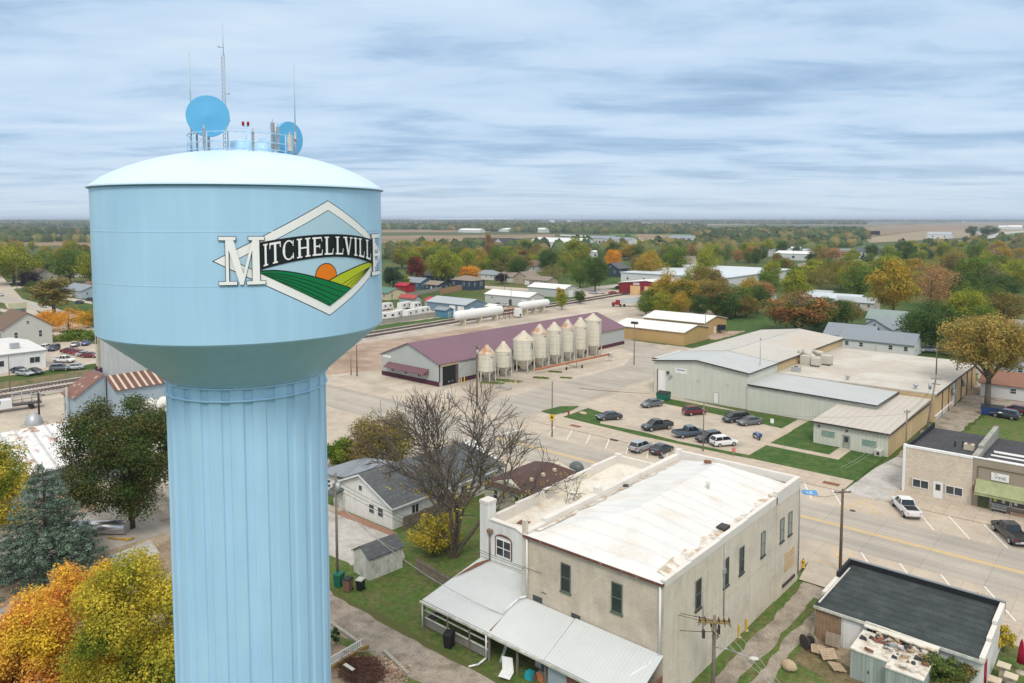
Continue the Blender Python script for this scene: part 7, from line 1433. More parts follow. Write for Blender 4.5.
named = [
 (14, 284, 241, 62, 'yg', 'big yellow-green tree at the far left edge beyond the street', 'r2'), (70, 283, 244, 46, 'green', 'broad green tree with yellow top left of the tank', 'r1'), (90, 284, 250, 32, 'yg', 'green and yellow tree touching the tank edge on the left', 'r3'),
 (36, 278, 250, 26, 'dgreen', 'narrow dark tree between the two big left trees', 'o1'), (54, 315, 273, 43, 'olive', 'dome-shaped olive and russet tree by the left street', 'c1'), (28, 291, 269, 22, 'purple', 'dark purple tree before the brown roofed house', 'r1'), (33, 296, 279, 17, 'dgreen', 'low dark green tree right below the purple tree', 'r3'),
 (69, 336, 305, 40, 'orange', 'low orange autumn tree with visible trunk above the hedge', 's1'), (50, 331, 309, 34, 'orange', 'orange tree behind the white house roof, left of the trunked one', 'r2'), (88, 328, 308, 26, 'gold', 'golden small tree beside the tank above the hedge', 'r1'),
 (393, 290, 262, 22, 'pine', 'dark evergreen beside the tank on the right', 'o1'), (406, 289, 273, 10, 'yg', 'small yellow-green cone-like tree beside the dark evergreen', 'c1'), (416, 283, 251, 21, 'red', 'dark red tree above the navy houses', 'o1'), (424, 280, 257, 16, 'olive', 'olive tree touching the dark red one', 'r1'),
 (443, 284, 247, 38, 'yg', 'large yellow-green tree right of the dark red tree', 'r2'), (470, 282, 264, 27, 'orange', 'bright orange-yellow tree behind the navy hipped house', 'r1'), (499, 276, 244, 30, 'green', 'large green tree with yellow top above the purple bush', 'r1'), (502, 284, 272, 17, 'purple', 'low purple bush-like tree by the bungalows', 'r1'),
 (518, 281, 255, 24, 'dgreen', 'dark green tree left of the white gabled house', 'r3'), (522, 271, 247, 11, 'red', 'narrow maroon tree above the dark green one', 'o1'), (488, 262, 228, 8, 'rust', 'tall rust coloured spire-like tree beside the school', 'c1'), (552, 283, 262, 30, 'olive', 'loose olive tree right of the tan bungalow', 's1'),
 (562, 310, 288, 14, 'yg', 'yellow-green shrub-like tree by the white warehouse end', 'o1'), (580, 304, 289, 13, 'dgreen', 'small dark round tree on the verge by the road', 'r1'), (560, 306, 285, 12, 'gold', 'thin yellow young tree by the warehouse', 'c1'),
 (595, 291, 253, 30, 'dgreen', 'dark green tree left of the navy gabled house', 'r1'), (580, 288, 256, 28, 'green', 'green tree left of the darker one by the road', 'r3'), (575, 268, 235, 30, 'yg', 'yellow-green tall tree above the road bend', 'o2'), (613, 273, 247, 20, 'orange', 'golden orange tree above the navy gabled house', 'r1'),
 (650, 282, 248, 36, 'gold', 'golden tree left of the white warehouse', 'r2'), (640, 281, 252, 24, 'olive', 'olive tree before the golden one by the white warehouse', 'r3'), (675, 278, 243, 34, 'green', 'green tree left of the cream two-storey house', 'r1'), (707, 278, 243, 26, 'yg', 'yellow-green tree right of the cream two-storey house', 'r2'),
 (668, 312, 269, 38, 'gold', 'gold and green tree leading the autumn clump by the red shop', 'r2'), (652, 310, 285, 28, 'green', 'green tree at the left end of the autumn clump', 'r3'), (690, 312, 278, 32, 'gold', 'yellow tree in the middle of the autumn clump', 'o2'), (716, 317, 275, 42, 'olive', 'olive green tree right part of the autumn clump', 'r1'), (735, 316, 281, 36, 'green', 'green tree near the right end of the clump', 'r3'),
 (757, 314, 283, 30, 'dgreen', 'dark green tree behind the mown field edge', 'r1'), (672, 318, 297, 22, 'yg', 'low light green tree at the foot of the clump', 'r1'),
 (795, 331, 290, 74, 'og', 'broad orange and green tree behind the warehouse hall', 'r2'), (828, 328, 294, 46, 'dgreen', 'dark green tree right of the orange and green one', 'r3'), (846, 326, 298, 34, 'olive', 'olive tree between dark green and grey houses', 'r1'),
 (797, 306, 266, 34, 'yg', 'pale yellow-green tree above the long white roofs', 'o2'), (768, 300, 268, 26, 'green', 'green tree left of the pale yellow-green one', 'r1'), (820, 296, 262, 30, 'olive', 'olive bare-topped tree above the long white roofs', 's1'), (813, 270, 250, 14, 'pine', 'small dark evergreen among the pale roofs', 'o1'), (841, 290, 256, 34, 'olive', 'brownish olive tree right of the small evergreen', 'r3'),
 (858, 300, 262, 34, 'green', 'green tree before the golden giant', 'r1'), (830, 262, 246, 26, 'rust', 'rust coloured tree row piece right of the small evergreen', 'r1'), (893, 319, 254, 52, 'gold', 'giant golden-green tree, tallest right of centre', 'o2'), (930, 316, 257, 50, 'rust', 'large pinkish rust tree right of the golden giant', 's1'), (938, 308, 262, 34, 'rust', 'rusty tree behind the pinkish one', 'r3'),
 (970, 297, 253, 38, 'green', 'rich green tree on the upper right', 'r1'), (931, 352, 297, 60, 'dgreen', 'broad very dark green tree behind the parked white trucks', 'r2'), (968, 333, 285, 44, 'yg', 'yellow-green tree right of the very dark one', 'r1'), (1004, 325, 288, 44, 'olive', 'olive green tree at the right edge', 'r3'), (1012, 292, 258, 34, 'yg', 'yellow-green tree at the far upper right', 'r2'), (1000, 303, 272, 40, 'dgreen', 'grey-green tree at the right, below the navy roof', 'r3'),
 (990, 276, 246, 34, 'brown', 'brown thinning tree above the rich green tree', 's1'), (985, 350, 300, 30, 'green', 'green tree directly behind the big trunked tree', 'r1'), (950, 356, 333, 14, 'spruce', 'small blue spruce at the end of the flat roof', 'p1'), (982, 326, 312, 14, 'spruce', 'small pale blue spruce top beyond the big trunked tree', 'p1'), (1010, 362, 330, 34, 'green', 'green tree above the terracotta garage', 'r1'),
 (750, 262, 238, 22, 'yg', 'yellow-green tree on the hill line above the clump', 'o1'), (782, 257, 240, 14, 'dgreen', 'dark tree before the white storage sheds', 'r1'), (756, 266, 246, 12, 'dgreen', 'dark tree pair member left of the storage buildings', 'r3'), (872, 259, 243, 16, 'dgreen', 'round dark tree on the green ground right of the brick complex', 'r1'), (863, 262, 252, 7, 'pine', 'small pointed evergreen by the farm group', 'p1'), (888, 262, 243, 14, 'yg', 'light tree by the farm group', 'r1'),
 (972, 236, 225, 14, 'dgreen', 'round dark tree, left of two in the far fields', 'r1'), (988, 236.5, 225, 20, 'dgreen', 'wider dark tree, right of two in the far fields', 'r2')]
named += [(646, 316, 294, 22, 'green', 'low bushy green growth at the left foot of the autumn clump', 'r3'), (660, 317, 290, 24, 'yg', 'low lime bush second from the left in the clump foot', 'r1'), (681, 318, 289, 28, 'gold', 'golden bush in the middle of the clump foot', 'r2'), (699, 318, 292, 26, 'dgreen', 'dark green bush in the clump foot right of the golden one', 'r3'),
 (725, 319, 290, 32, 'dgreen', 'dark green rounded bush by the mown field corner', 'r1'), (746, 318, 294, 28, 'olive', 'olive bush at the right end of the clump foot', 'r2'), (706, 310, 276, 30, 'gold', 'second gold tree in the back of the autumn clump', 'r3'), (662, 306, 274, 26, 'gold', 'gold tree at the back left of the autumn clump', 'o1'),
 (815, 332, 300, 34, 'green', 'green tree filling in right of the orange and green tree', 'r1'), (915, 346, 308, 34, 'dgreen', 'dark green tree on the left of the very dark broad one', 'r3')]
for (x_, yb, tp, w_, c_, lab, sh_) in named: ptree(x_, yb, tp, w_, c_, lab, sh_, 'evergreen_tree' if c_ in ('pine', 'spruce') else 'broadleaf_tree')
# the town's many other trees, each its own object
g = random.Random(11)
def free(p):
    X, Y = p
    if -215 < X < -20 and 0 < Y < 235: return False
    if X > -60 and Y < 200: return False
    for (x0, x1, y0, y1) in ((-235, -165, 355, 455), (-208, -168, 312, 345), (-232, -196, 225, 295), (rx(Y) - 30, rx(Y) + 12, -999, 700), (-330, -200, 84, 112), (-265, -200, 30, 95)):
        if x0 < X < x1 and y0 < Y < y1: return False
    return True
OPEN = [(700, 760, 305, 345), (560, 640, 285, 310), (380, 560, 284, 330), (0, 92, 286, 345), (735, 800, 312, 340), (655, 750, 282, 300), (900, 1000, 330, 400), (846, 925, 325, 360), (860, 960, 240, 252), (830, 900, 248, 262), (600, 640, 262, 292)]
cols = ['green'] * 5 + ['dgreen'] * 2 + ['yg'] * 6 + ['olive'] * 5 + ['gold'] * 3 + ['rust'] * 1 + ['brown'] * 1
TOWN = []
zones = [((385, 720), (251, 262), 34), ((385, 640), (258, 277), 46), ((640, 1060), (252, 264), 40), ((720, 1030), (258, 296), 60), ((940, 1030), (285, 335), 10), ((-10, 92), (251, 262), 14), ((-10, 60), (262, 282), 10), ((655, 765), (300, 313), 10)]
for (xr_, yr, n_) in zones:
    k = 0; tries = 0
    while k < n_ and tries < 4000:
        tries += 1; x_ = g.uniform(*xr_); y_ = g.uniform(*yr)
        if any(a <= x_ <= b_ and c <= y_ <= d for a, b_, c, d in OPEN): continue
        p = at(x_, y_)
        if not free(p): continue
        c_ = g.choice(cols); h = g.uniform(10, 19) if y_ > 250 else g.uniform(12, 21); 
        w_ = h * g.uniform(.75, 1.15); sh_ = g.choice(['r1', 'r2', 'o1', 'o2', 'r3', 'r1', 'r3', 's1'] if c_ != 'brown' else ['s1'])
        t = tree(sh_, p[0], p[1], h, w_, c_, '', 'trees of the town beyond the railway', name='broadleaf_tree'); k += 1
        TOWN.append((x_, y_, KT[c_], h, sh_, t))
LANDM = [(14, 262, 'the big far left tree'), (70, 265, 'the broad left green tree'), (416, 266, 'the dark red tree'), (443, 265, 'the big yellowish tree'), (470, 272, 'the orange tree'), (499, 262, 'the bungalow tree'), (500, 246, 'the brick school'), (562, 246, 'the white school hall'), (531, 268, 'the white gabled house'), (575, 252, 'the road bend tree'), (611, 247, 'the apartment blocks'), (616, 272, 'the navy gabled house'), (650, 264, 'the golden warehouse tree'), (686, 266, 'the cream two-storey house'), (651, 245, 'the right-hand white store'), (700, 285, 'the autumn clump'), (735, 262, 'the white warehouse end'), (790, 256, 'the white storage sheds'), (797, 285, 'the pale yellow tree'), (795, 310, 'the orange-green tree'), (813, 262, 'the small dark evergreen'), (852, 256, 'the orange brick complex'), (893, 285, 'the golden giant'), (930, 285, 'the pinkish rust tree'), (970, 275, 'the rich green tree'), (931, 325, 'the very dark green tree'), (968, 308, 'the right yellow-green tree'), (1004, 305, 'the right-edge olive'), (1012, 275, 'the far upper right tree'), (683, 241, 'the white gabled farmhouse'), (552, 272, 'the loose olive tree'), (768, 284, 'the green roofside tree')]
def town_labels():
    used = {}; NUM = ['', 'second ', 'third ', 'fourth ', 'fifth ', 'sixth ', 'seventh ', 'eighth ', 'ninth ', 'tenth ']
    for (x_, y_, c_, h, sh_, t) in sorted(TOWN, key=lambda q: q[0]):
        lx, ly, lm = min(LANDM, key=lambda q: abs(q[0] - x_) + 1.6 * abs(q[1] - y_)); dx_, dy_ = x_ - lx, y_ - 5 - ly
        rel = ('just ' if abs(dx_) < 12 else 'well ') + ('right of' if dx_ > 0 else 'left of') if abs(dx_) > 2.0 * abs(dy_) else ('beyond' if dy_ < 0 else 'in front of')
        size = 'tall' if h > 16.5 else ('mid-sized' if h > 13 else 'small'); form = {'o': 'narrow ', 's': 'thin-leaved '}.get(sh_[0], 'round ')
        used.setdefault('%s %s%s tree %s %s' % (size, form, c_, rel, lm), []).append(t)
    for base, ts in used.items():
        for i, t in enumerate(ts): t['label'] = base if len(ts) == 1 else ('leftmost ' if i == 0 else NUM[min(i, 9)] + 'from left, ') + base
town_labels()
# --- near trees with finer leaves
def near_tree(name, label, x, y, h, w, z0, col, n, leaf, kind='round', k=40, seed=1, trunk=.35, tm=None, hollow=.4, cat='tree', col_b=None, rscale=1.0):
    t = thing(name, label, cat, (x, y, 0), 0, local=True); C_, Rr = crown_shape(seed, w, h - z0, z0, kind, k); Rr = [r_ * rscale for r_ in Rr]
    b = MB(); limbs(b, (0, 0, 0), h * .55, trunk, C_, seed, 16); b.build('trunk', tm or m_bark_d, t)
    o = bpy.data.objects.new('crown', leaf_mesh('crown', C_, Rr, n, leaf, seed, mat=LM[col], hollow=hollow)); COL.objects.link(o); o.parent = t
    return t
p = at(132, 528); near_tree('oak_tree', 'large dark green oak with brownish tips beside the tower shaft, left', p[0], p[1], 17.6, 16.5, .8, 'oak', 60000, .125, 'round', 80, 21, .42, rscale=.72)
p = at(140, 790); near_tree('maple_tree', 'yellow and green maple in the lower left beside the tower shaft', p[0], p[1], 17.2, 10.4, .4, 'lime', 95000, .082, 'oval', 95, 31, .22, rscale=.74)
p = at(28, 790); near_tree('maple_tree', 'orange and gold maple in the bottom left corner', p[0], p[1], 14.2, 10.0, .4, 'fire', 80000, .082, 'oval', 90, 32, .25, rscale=.68)
p = at(88, 745); near_tree('maple_tree', 'bright golden maple top between the orange and the green maples', p[0], p[1], 15.6, 8.2, .4, 'fire', 62000, .080, 'oval', 76, 33, .2, rscale=.66)
p = at(-14, 560); near_tree('broadleaf_tree', 'yellow-green tree cut by the left edge above the spruce', p[0], p[1], 15, 9.5, 2, 'lime', 26000, .12, 'oval', 40, 34, .3)
p = at(368, 468); near_tree('broadleaf_tree', 'bushy olive and gold tree left of the white house roof', p[0] + 1, p[1] + 2, 8.0, 11.5, .4, 'olive', 16000, .14, 'round', 44, 35, .2)
p = at(338, 468); near_tree('broadleaf_tree', 'low green bush-like tree beside the tower shaft by the white house', p[0], p[1], 4.4, 6.0, .2, 'green', 5000, .17, 'round', 24, 36, .15)
p = at(344, 474); near_tree('shrub', 'green shrub at the corner of the white house by the tower', p[0] - 3, p[1] + 2, 4.0, 5.0, .2, 'yg', 3500, .16, 'round', 24, 37, .1, cat='shrub')
p = at(427, 556); near_tree('shrub', 'yellow leaved shrub beside the garden shed', p[0], p[1] + .8, 4.6, 5.6, .3, 'yell', 4200, .14, 'round', 26, 38, .12, cat='shrub')
p = at(448, 545); near_tree('shrub', 'sparse yellow bush under the bare tree', p[0], p[1], 4.0, 4.2, .3, 'yell', 1900, .13, 'round', 20, 39, .1, cat='shrub')
p = at(930, 690); near_tree('shrub', 'spreading green bush behind the black roofed store', p[0] + .5, p[1] + .2, 2.9, 3.6, .2, 'bush', 6000, .10, 'round', 26, 40, .08, cat='shrub')
p = at(955, 690); near_tree('shrub', 'second green and rusty bush right of the spreading one', p[0], p[1], 2.6, 3.2, .2, 'bush', 5000, .10, 'round', 24, 41, .08, cat='shrub')
p = at(1003, 652); near_tree('shrub', 'yellow-green garden plant behind the store, beside the red parasol', p[0], p[1], 2.4, 2.0, .2, 'yell', 1600, .09, 'round', 16, 42, .05, cat='shrub')
p = at(985, 618); near_tree('shrub', 'small dry yellow shrub in the planter by the black parapet', p[0] - .4, p[1] + 2.2, 1.3, 2.2, .1, 'yell', 260, .07, 'round', 16, 43, .03, cat='shrub')
p = at(75, 341); near_tree('hedge', 'low dark green hedge behind the silver and blue cars', p[0], p[1] + 1, 2.2, 13, .1, 'green', 2500, .3, 'round', 30, 44, .1, cat='hedge')
p = at(987, 411)
t = near_tree('broadleaf_tree', 'big golden tree with a thick bare trunk beside the back lane', p[0], p[1], 19.2, 20, 8.0, 'olive', 24000, .20, 'round', 100, 45, .62, m_bark, hollow=.2, rscale=.62)
for c in t.children:
    if c.name.startswith('crown'): c.data.materials[0] = leafmat('amber_leaves', (.30, .215, .06), (.19, .17, .05), .45)
# blue spruce
p = at(47, 574); t = thing('blue_spruce', 'large blue-green spruce in front of the tin barn, lower left', 'tree', (p[0], p[1], 0), local=True)
C_, Rr = [], []; gg = random.Random(9); b = MB(); b.tube((0, 0, 0), (0, 0, 12), .22, .03, 8)
for i in range(420):
    f = 1 - (gg.random()) ** .60; a = gg.uniform(0, 6.28); L0 = 5.6 * (1 - f) ** .8 * gg.uniform(.75, 1.05) + .25; z = .9 + f * 11.0
    for q in range(3):
        s_ = (.45 + .27 * q); C_.append((L0 * s_ * math.cos(a), L0 * s_ * math.sin(a), z - .35 * L0 * s_ * .35 + .05 * q)); Rr.append((.20 + .30 * (1 - f), .20 + .30 * (1 - f), .20))
    if i % 2 == 0: b.tube((0, 0, z + .1), (L0 * .9 * math.cos(a), L0 * .9 * math.sin(a), z - .3), .04, .015, 4)
b.build('trunk', m_bark_d, t); o = bpy.data.objects.new('crown', leaf_mesh('crown', C_, Rr, 62000, .085, 5, mat=LM['spruce'], hollow=.3)); COL.objects.link(o); o.parent = t
# bare tree
def bare_tree(x, y, h, seed, label):
    t = thing('bare_tree', label, 'tree', (x, y, 0), local=True); g = random.Random(seed); b = MB(); tw = MB(); tips = []
    def grow(p, d, L_b, r_, depth):
        steps = 3; q = p
        for s_ in range(steps):
            d2 = (d + Vector((g.uniform(-1, 1), g.uniform(-1, 1), g.uniform(-.5, .8))) * .16).normalized(); q2 = q + d2 * L_b / steps; (b if depth < 4 else tw).tube(q, q2, max(.008, r_ * (1 - .2 * s_ / steps)), max(.007, r_ * (1 - .2 * (s_ + 1) / steps)), 7 if depth < 3 else (5 if depth < 4 else 3), cap=False); q = q2; d = d2
            if depth >= 2: side(q, d, L_b * .62, r_ * .5, depth + 1)
        if depth < 6:
            for i in range(2 if depth < 3 else 3):
                ax = d.cross(Vector((g.uniform(-1, 1), g.uniform(-1, 1), g.uniform(-1, 1)))).normalized(); ang = g.uniform(.30, .75) if depth else g.uniform(.22, .5); dd = (Matrix.Rotation(ang, 3, ax) @ d); dd.z += .0; dd.normalize(); grow(q, dd, L_b * g.uniform(.68, .88), r_ * .66, depth + 1)
        else: tips.append(q)
    def side(q, d, L_s, r_s, depth):
        if depth > 6: return
        ax = d.cross(Vector((g.uniform(-1, 1), g.uniform(-1, 1), g.uniform(-1, 1)))).normalized(); grow(q, (Matrix.Rotation(g.uniform(.5, 1.0), 3, ax) @ d).normalized(), L_s, r_s, max(depth + 1, 5))
    for dx_, dy_, l_ in ((.02, .05, .33), (-.30, -.16, .32), (.30, .18, .33), (.18, -.26, .29), (-.14, .28, .30), (.44, .34, .29)): grow(Vector((dx_ * .6, dy_ * .6, 0)), Vector((dx_, dy_, 1)).normalized(), h * l_, .23, 1)
    b.build('trunk', M('bare_tree_bark', (.135, .11, .085), .95, .25, 3), t); tw.build('twigs', M('bare_twig_bark', (.125, .105, .085), .95, .2, 3), t)
    sel = [tuple(p) for p in tips if p.z < h * .62 and g.random() < .5]
    if sel: o = bpy.data.objects.new('leaves', leaf_mesh('leaves', sel, [.45] * len(sel), 1100, .10, 3, mat=LM['yell'], hollow=.1)); COL.objects.link(o); o.parent = t
    return t
bare_tree(-57.3, 56.0, 17.0, 12, 'large leafless tree with a few yellow leaves before the white house').scale = (1.04, 1.04, 1.0)
# woods beyond the town: nobody could count them
def woods(name, label, mat, pts, seed, quads=46):
    g_ = np.random.default_rng(seed); C_, Rr = [], []
    for (x, y, w_, h_) in pts:
        for q in range(4): C_.append((x + g_.uniform(-.3, .3) * w_, y + g_.uniform(-.3, .3) * w_, h_ * g_.uniform(.42, .72))); Rr.append((w_ * .33, w_ * .33, h_ * .40))
    C_, Rr = np.array(C_), np.array(Rr); n = len(pts) * quads
    me = leaf_mesh(name, C_, Rr, n, 1.0, seed, mat=mat, hollow=.75)
    # leaf faces grow with the wood they belong to
    co = np.empty(len(me.vertices) * 3); me.vertices.foreach_get('co', co); co = co.reshape(-1, 4, 3); ctr = co.mean(1, keepdims=True); d_ = np.linalg.norm(ctr[:, :, :2], axis=2, keepdims=True)
    co = ctr + (co - ctr) * np.clip(d_ / 620.0, 1.3, 14.0); co[:, :, 2] = np.maximum(co[:, :, 2], .3); me.vertices.foreach_set('co', co.ravel()); me.update()
    # a rough solid heart in every crown so that a wood closes up with distance
    K = len(pts); P_0 = np.array(pts); rings = [(0.0, .95), (.55, .86), (.98, .50), (.86, .10)]; V = []
    for r_, z_ in rings:
        for i in range(6):
            a_ = i * math.pi / 3; jr = 1 + g_.uniform(-.28, .28, K); jz = 1 + g_.uniform(-.22, .18, K)
            V.append(np.stack([P_0[:, 0] + P_0[:, 2] * .46 * r_ * jr * math.cos(a_), P_0[:, 1] + P_0[:, 2] * .46 * r_ * jr * math.sin(a_), P_0[:, 3] * z_ * jz], 1))
    V = np.stack(V, 1); F0 = np.array([(k * 6 + i, (k + 1) * 6 + i, (k + 1) * 6 + (i + 1) % 6, k * 6 + (i + 1) % 6) for k in range(3) for i in range(6)])
    V = V.reshape(-1, 3); F = (F0[None] + (np.arange(K) * 24)[:, None, None]).reshape(-1, 4)
    q0 = np.empty(len(me.vertices) * 3); me.vertices.foreach_get('co', q0); nl = len(me.vertices); AV = np.concatenate([q0.reshape(-1, 3), V]); AF = np.concatenate([np.arange(nl).reshape(-1, 4), F + nl])
    me = bpy.data.meshes.new(name); me.vertices.add(len(AV)); me.vertices.foreach_set('co', AV.ravel()); me.loops.add(AF.size); me.loops.foreach_set('vertex_index', AF.ravel()); me.polygons.add(len(AF))
    me.polygons.foreach_set('loop_start', np.arange(0, AF.size, 4)); me.polygons.foreach_set('loop_total', np.full(len(AF), 4)); me.update(calc_edges=True); me.materials.append(mat)
    o = bpy.data.objects.new(name, me); COL.objects.link(o); o['kind'] = 'stuff'; o['label'] = label; return o
far_cols = [leafmat('far_green_wood', (.075, .11, .036), (.115, .125, .042), .25, .004, 0), leafmat('far_dark_wood', (.045, .072, .030), (.07, .09, .035), .25, .004, 0), leafmat('far_autumn_wood', (.18, .145, .05), (.12, .12, .045), .25, .006, 0)]
PT = [[], [], []]; g = random.Random(3)
FIELD = [(864, 1110, 222.4, 237), (870, 1110, 231, 243), (380, 478, 236.4, 244), (40, 200, 235, 242), (612, 695, 234.5, 242), (725, 800, 243, 247), (-60, 20, 231.5, 234), (700, 860, 230.6, 232), (538, 582, 222.8, 225.6), (380, 470, 226, 227.5), (870, 1000, 238, 246), (462, 512, 231.8, 236.5), (536, 552, 232, 236), (590, 640, 246, 251), (640, 664, 244.5, 249), (668, 700, 241.5, 247), (768, 814, 255.5, 264), (488, 572, 243.5, 251), (974, 1020, 229, 235), (640, 760, 225, 227), (780, 860, 225.6, 227.4)]
y_ = 259.0
while y_ > 219.75:
    sc = (y_ - 219) / EYE; D = FPX / sc; w_ = 13 + D * .0045; h_ = 11 + min(10, D * .002); step = max(1.3, w_ * sc * .52)
    x_ = -90 + g.random() * step
    while x_ < 1110:
        p = at(x_ + g.uniform(-.3, .3) * step, y_); ok = True
        if 98 < x_ < 372: ok = g.random() < .15
        if ok and any(a <= x_ <= b_ and c <= y_ <= d for a, b_, c, d in FIELD): ok = False
        f = math.sin(p[0] / 330 + 1.3) + math.sin(p[1] / 270 + .4) + math.sin((p[0] + p[1]) / 510) + .7 * math.sin(D / 210 + math.sin(x_ / 130) * 1.2)
        if D < 1500: ok = ok and (f > -.9) and g.random() < (.66 if y_ < 250 else .45) and free(p) and not any(a <= x_ <= b_ and c <= y_ <= d for a, b_, c, d in OPEN)
        elif D < 14000: ok = ok and (f > .12 if D < 5000 else f > -.05)
        if ok:
            c = 1 if g.random() < .45 + .2 * math.sin(p[0] / 150) else (0 if g.random() < .62 else 2)
            PT[c].append((p[0], p[1], w_, h_ + g.uniform(-2, 4)))
        x_ += step * g.uniform(.75, 1.3)
    y_ -= max(.16, (y_ - 219) * .045)
for k, (nm, lb) in enumerate((('far_woods', 'mid green woods and hedgerows beyond the town'), ('far_woods', 'dark green woods and hedgerows beyond the town'), ('far_woods', 'autumn brown woods and hedgerows beyond the town'))): woods(nm, lb, far_cols[k], PT[k], 50 + k, 34)
# ------------------------------------------------------------------ poles, wires, small things
def upole(x, y, h, label, arms=1, rot=0.0, r=.15, mat=None, arm_w=1.2, insul=3, lean=(0, 0), name='utility_pole', extra=None):
    t = thing(name, label, 'utility pole', (x, y, 0), rot, local=True); top = (lean[0], lean[1], h)
    MB().tube((0, 0, 0), top, r, r * .72, 10).build('pole', mat or m_pole, t)
    for k in range(arms):
        z = h - .35 - k * .9; lx, ly = lean[0] * z / h, lean[1] * z / h
        a = MB().box(lx - arm_w, lx + arm_w, ly - .05, ly + .06, z - .06, z + .06).build('crossarm', mat or m_pole, t)
        b = MB()
        for i in range(insul + 1): xx = lx - arm_w + .1 + i * (2 * arm_w - .2) / insul; b.tube((xx, ly, z + .06), (xx, ly, z + .26), .05, .035, 6)
        b.build('insulator', m_steel, a)
    if extra == 'light':
        b = MB(); b.tube((0, 0, h - .2), (1.4, 0, h + .15), .04, n=6); b.build('lamp_arm', m_steel, t); MB().box(1.2, 1.9, -.15, .15, h + .08, h + .24).build('lamp_head', m_wood_white, t)
    if extra == 'drum': MB().tube((.35, 0, h - 1.9), (.35, 0, h - .9), .24, n=12).build('transformer', m_steel, t)
    return t
p = (-24.3, 51.4)
t = upole(p[0], p[1], 7.1, 'weathered pole with yellowed double crossarms beside the cream brick wall', 0, R(35), .17, m_pole_grey)
m_yarm = M('yellowed_arm', (.27, .20, .09), .8, .15, 3)
m_ins = M('dark_brown_insulator', (.07, .04, .03), .3, .05)
for ax, dd, z in ((0, -.16, 6.6), (0, .16, 6.6), (1, -.16, 6.0), (1, .16, 6.0)):
    L_a = 1.15 if ax == 0 else .95; a = (MB().box(-L_a, L_a, dd - .055, dd + .055, z - .06, z + .06) if ax == 0 else MB().box(dd - .055, dd + .055, -L_a, L_a, z - .06, z + .06)).build('crossarm', m_yarm, t); b = MB()
    for i in (-1, -.62, .3, .66, 1):
        q = (i * (L_a - .08), dd) if ax == 0 else (dd, i * (L_a - .08)); b.tube((q[0], q[1], z + .06), (q[0] + .04 * i, q[1], z + .30), .055, .04, 8); b.tube((q[0], q[1], z - .06), (q[0] + .12 * i, q[1] + .05, z - .30), .045, .03, 6)
    b.build('insulator', m_ins, a)
b = MB(); b.box(-.95, -.75, -.5, -.3, 5.5, 6.1); b.tube((.4, .3, 5.5), (.4, .3, 6.2), .10, n=8); b.build('hanging_fuse', m_dark, t)
b = MB(); b.path([(0, 0, 4.6), (.9, -.7, 4.9), (2.3, -1.5, 4.85)], .04, 6); b.build('lamp_arm', m_steel, t); b = MB(); b.ball((2.6, -1.65, 4.85), (.40, .22, .12), 12, 6); b.build('lamp_head', m_wood_white, t)
upole(*at(840, 574), 9.1, 'brown utility pole by the black roof store beside the street', 1, R(45), .17, arm_w=.9, insul=3)
upole(*at(552, 437), 9.6, 'slim pole with a yellow sign by the left grass wedge', 0, 0, .11)
t = upole(*at(703, 452), 8.0, 'slim pole between the parked cars and the white roof', 0, 0, .11, m_pole_grey)
upole(*at(337.5, 585), 11.6, 'weathered utility pole beside the tower shaft and the bins', 0, 0, .15, m_pole_grey, extra='drum')
upole(*at(477, 406), 12.2, 'tall brown utility pole left of the first feed bin', 1, R(-30), .2, arm_w=1.6, extra='drum')
upole(*at(357, 376), 7.4, 'brown utility pole beside the tower, right one of a pair', 0, 0, .15); upole(*at(351, 375), 5.0, 'grey stub pole left of the brown one by the barn', 0, 0, .13, m_pole_grey)
upole(*at(634, 365), 10.8, 'pole with twin floodlights standing at the end of the bins', 0, 0, .14, m_pole_grey); q = at(634, 365); t = thing('floodlight', 'pair of dark floodlights on top of the pole near the bins', 'floodlight', (q[0], q[1], 10.8)); b = MB(); b.box(q[0] - .9, q[0] - .1, q[1] - .3, q[1] + .3, 10.5, 11.1); b.box(q[0] + .1, q[0] + .9, q[1] - .3, q[1] + .3, 10.5, 11.1); b.build('lamp_head', m_dark, t)
upole(*at(935, 400), 12.0, 'tall pole standing against the warehouse side wall', 0, 0, .15, m_pole_grey); upole(*at(956, 395), 11.5, 'tall pale pole beyond the warehouse side, by the big tree', 1, R(0), .15, m_pole_grey, arm_w=1.0)
upole(-29.0, 140.9, 10.2, 'leaning utility pole with transformers behind the office', 2, R(10), .17, m_pole_grey, lean=(1.2, 1.6), extra='drum', arm_w=.8)
upole(*at(905, 466), 8.6, 'thin grey pole beside the driveway and the beige shop', 1, R(45), .12, m_pole_grey, arm_w=.5, insul=2)
upole(*at(39.5, 424), 5.7, 'short black utility pole by the railway, left', 1, R(45), .19, M('black_pole', (.035, .03, .03), .9), arm_w=1.1)
upole(*at(10, 392), 8, 'thin grey pole in front of the low white building', 0, 0, .12, m_pole_grey)
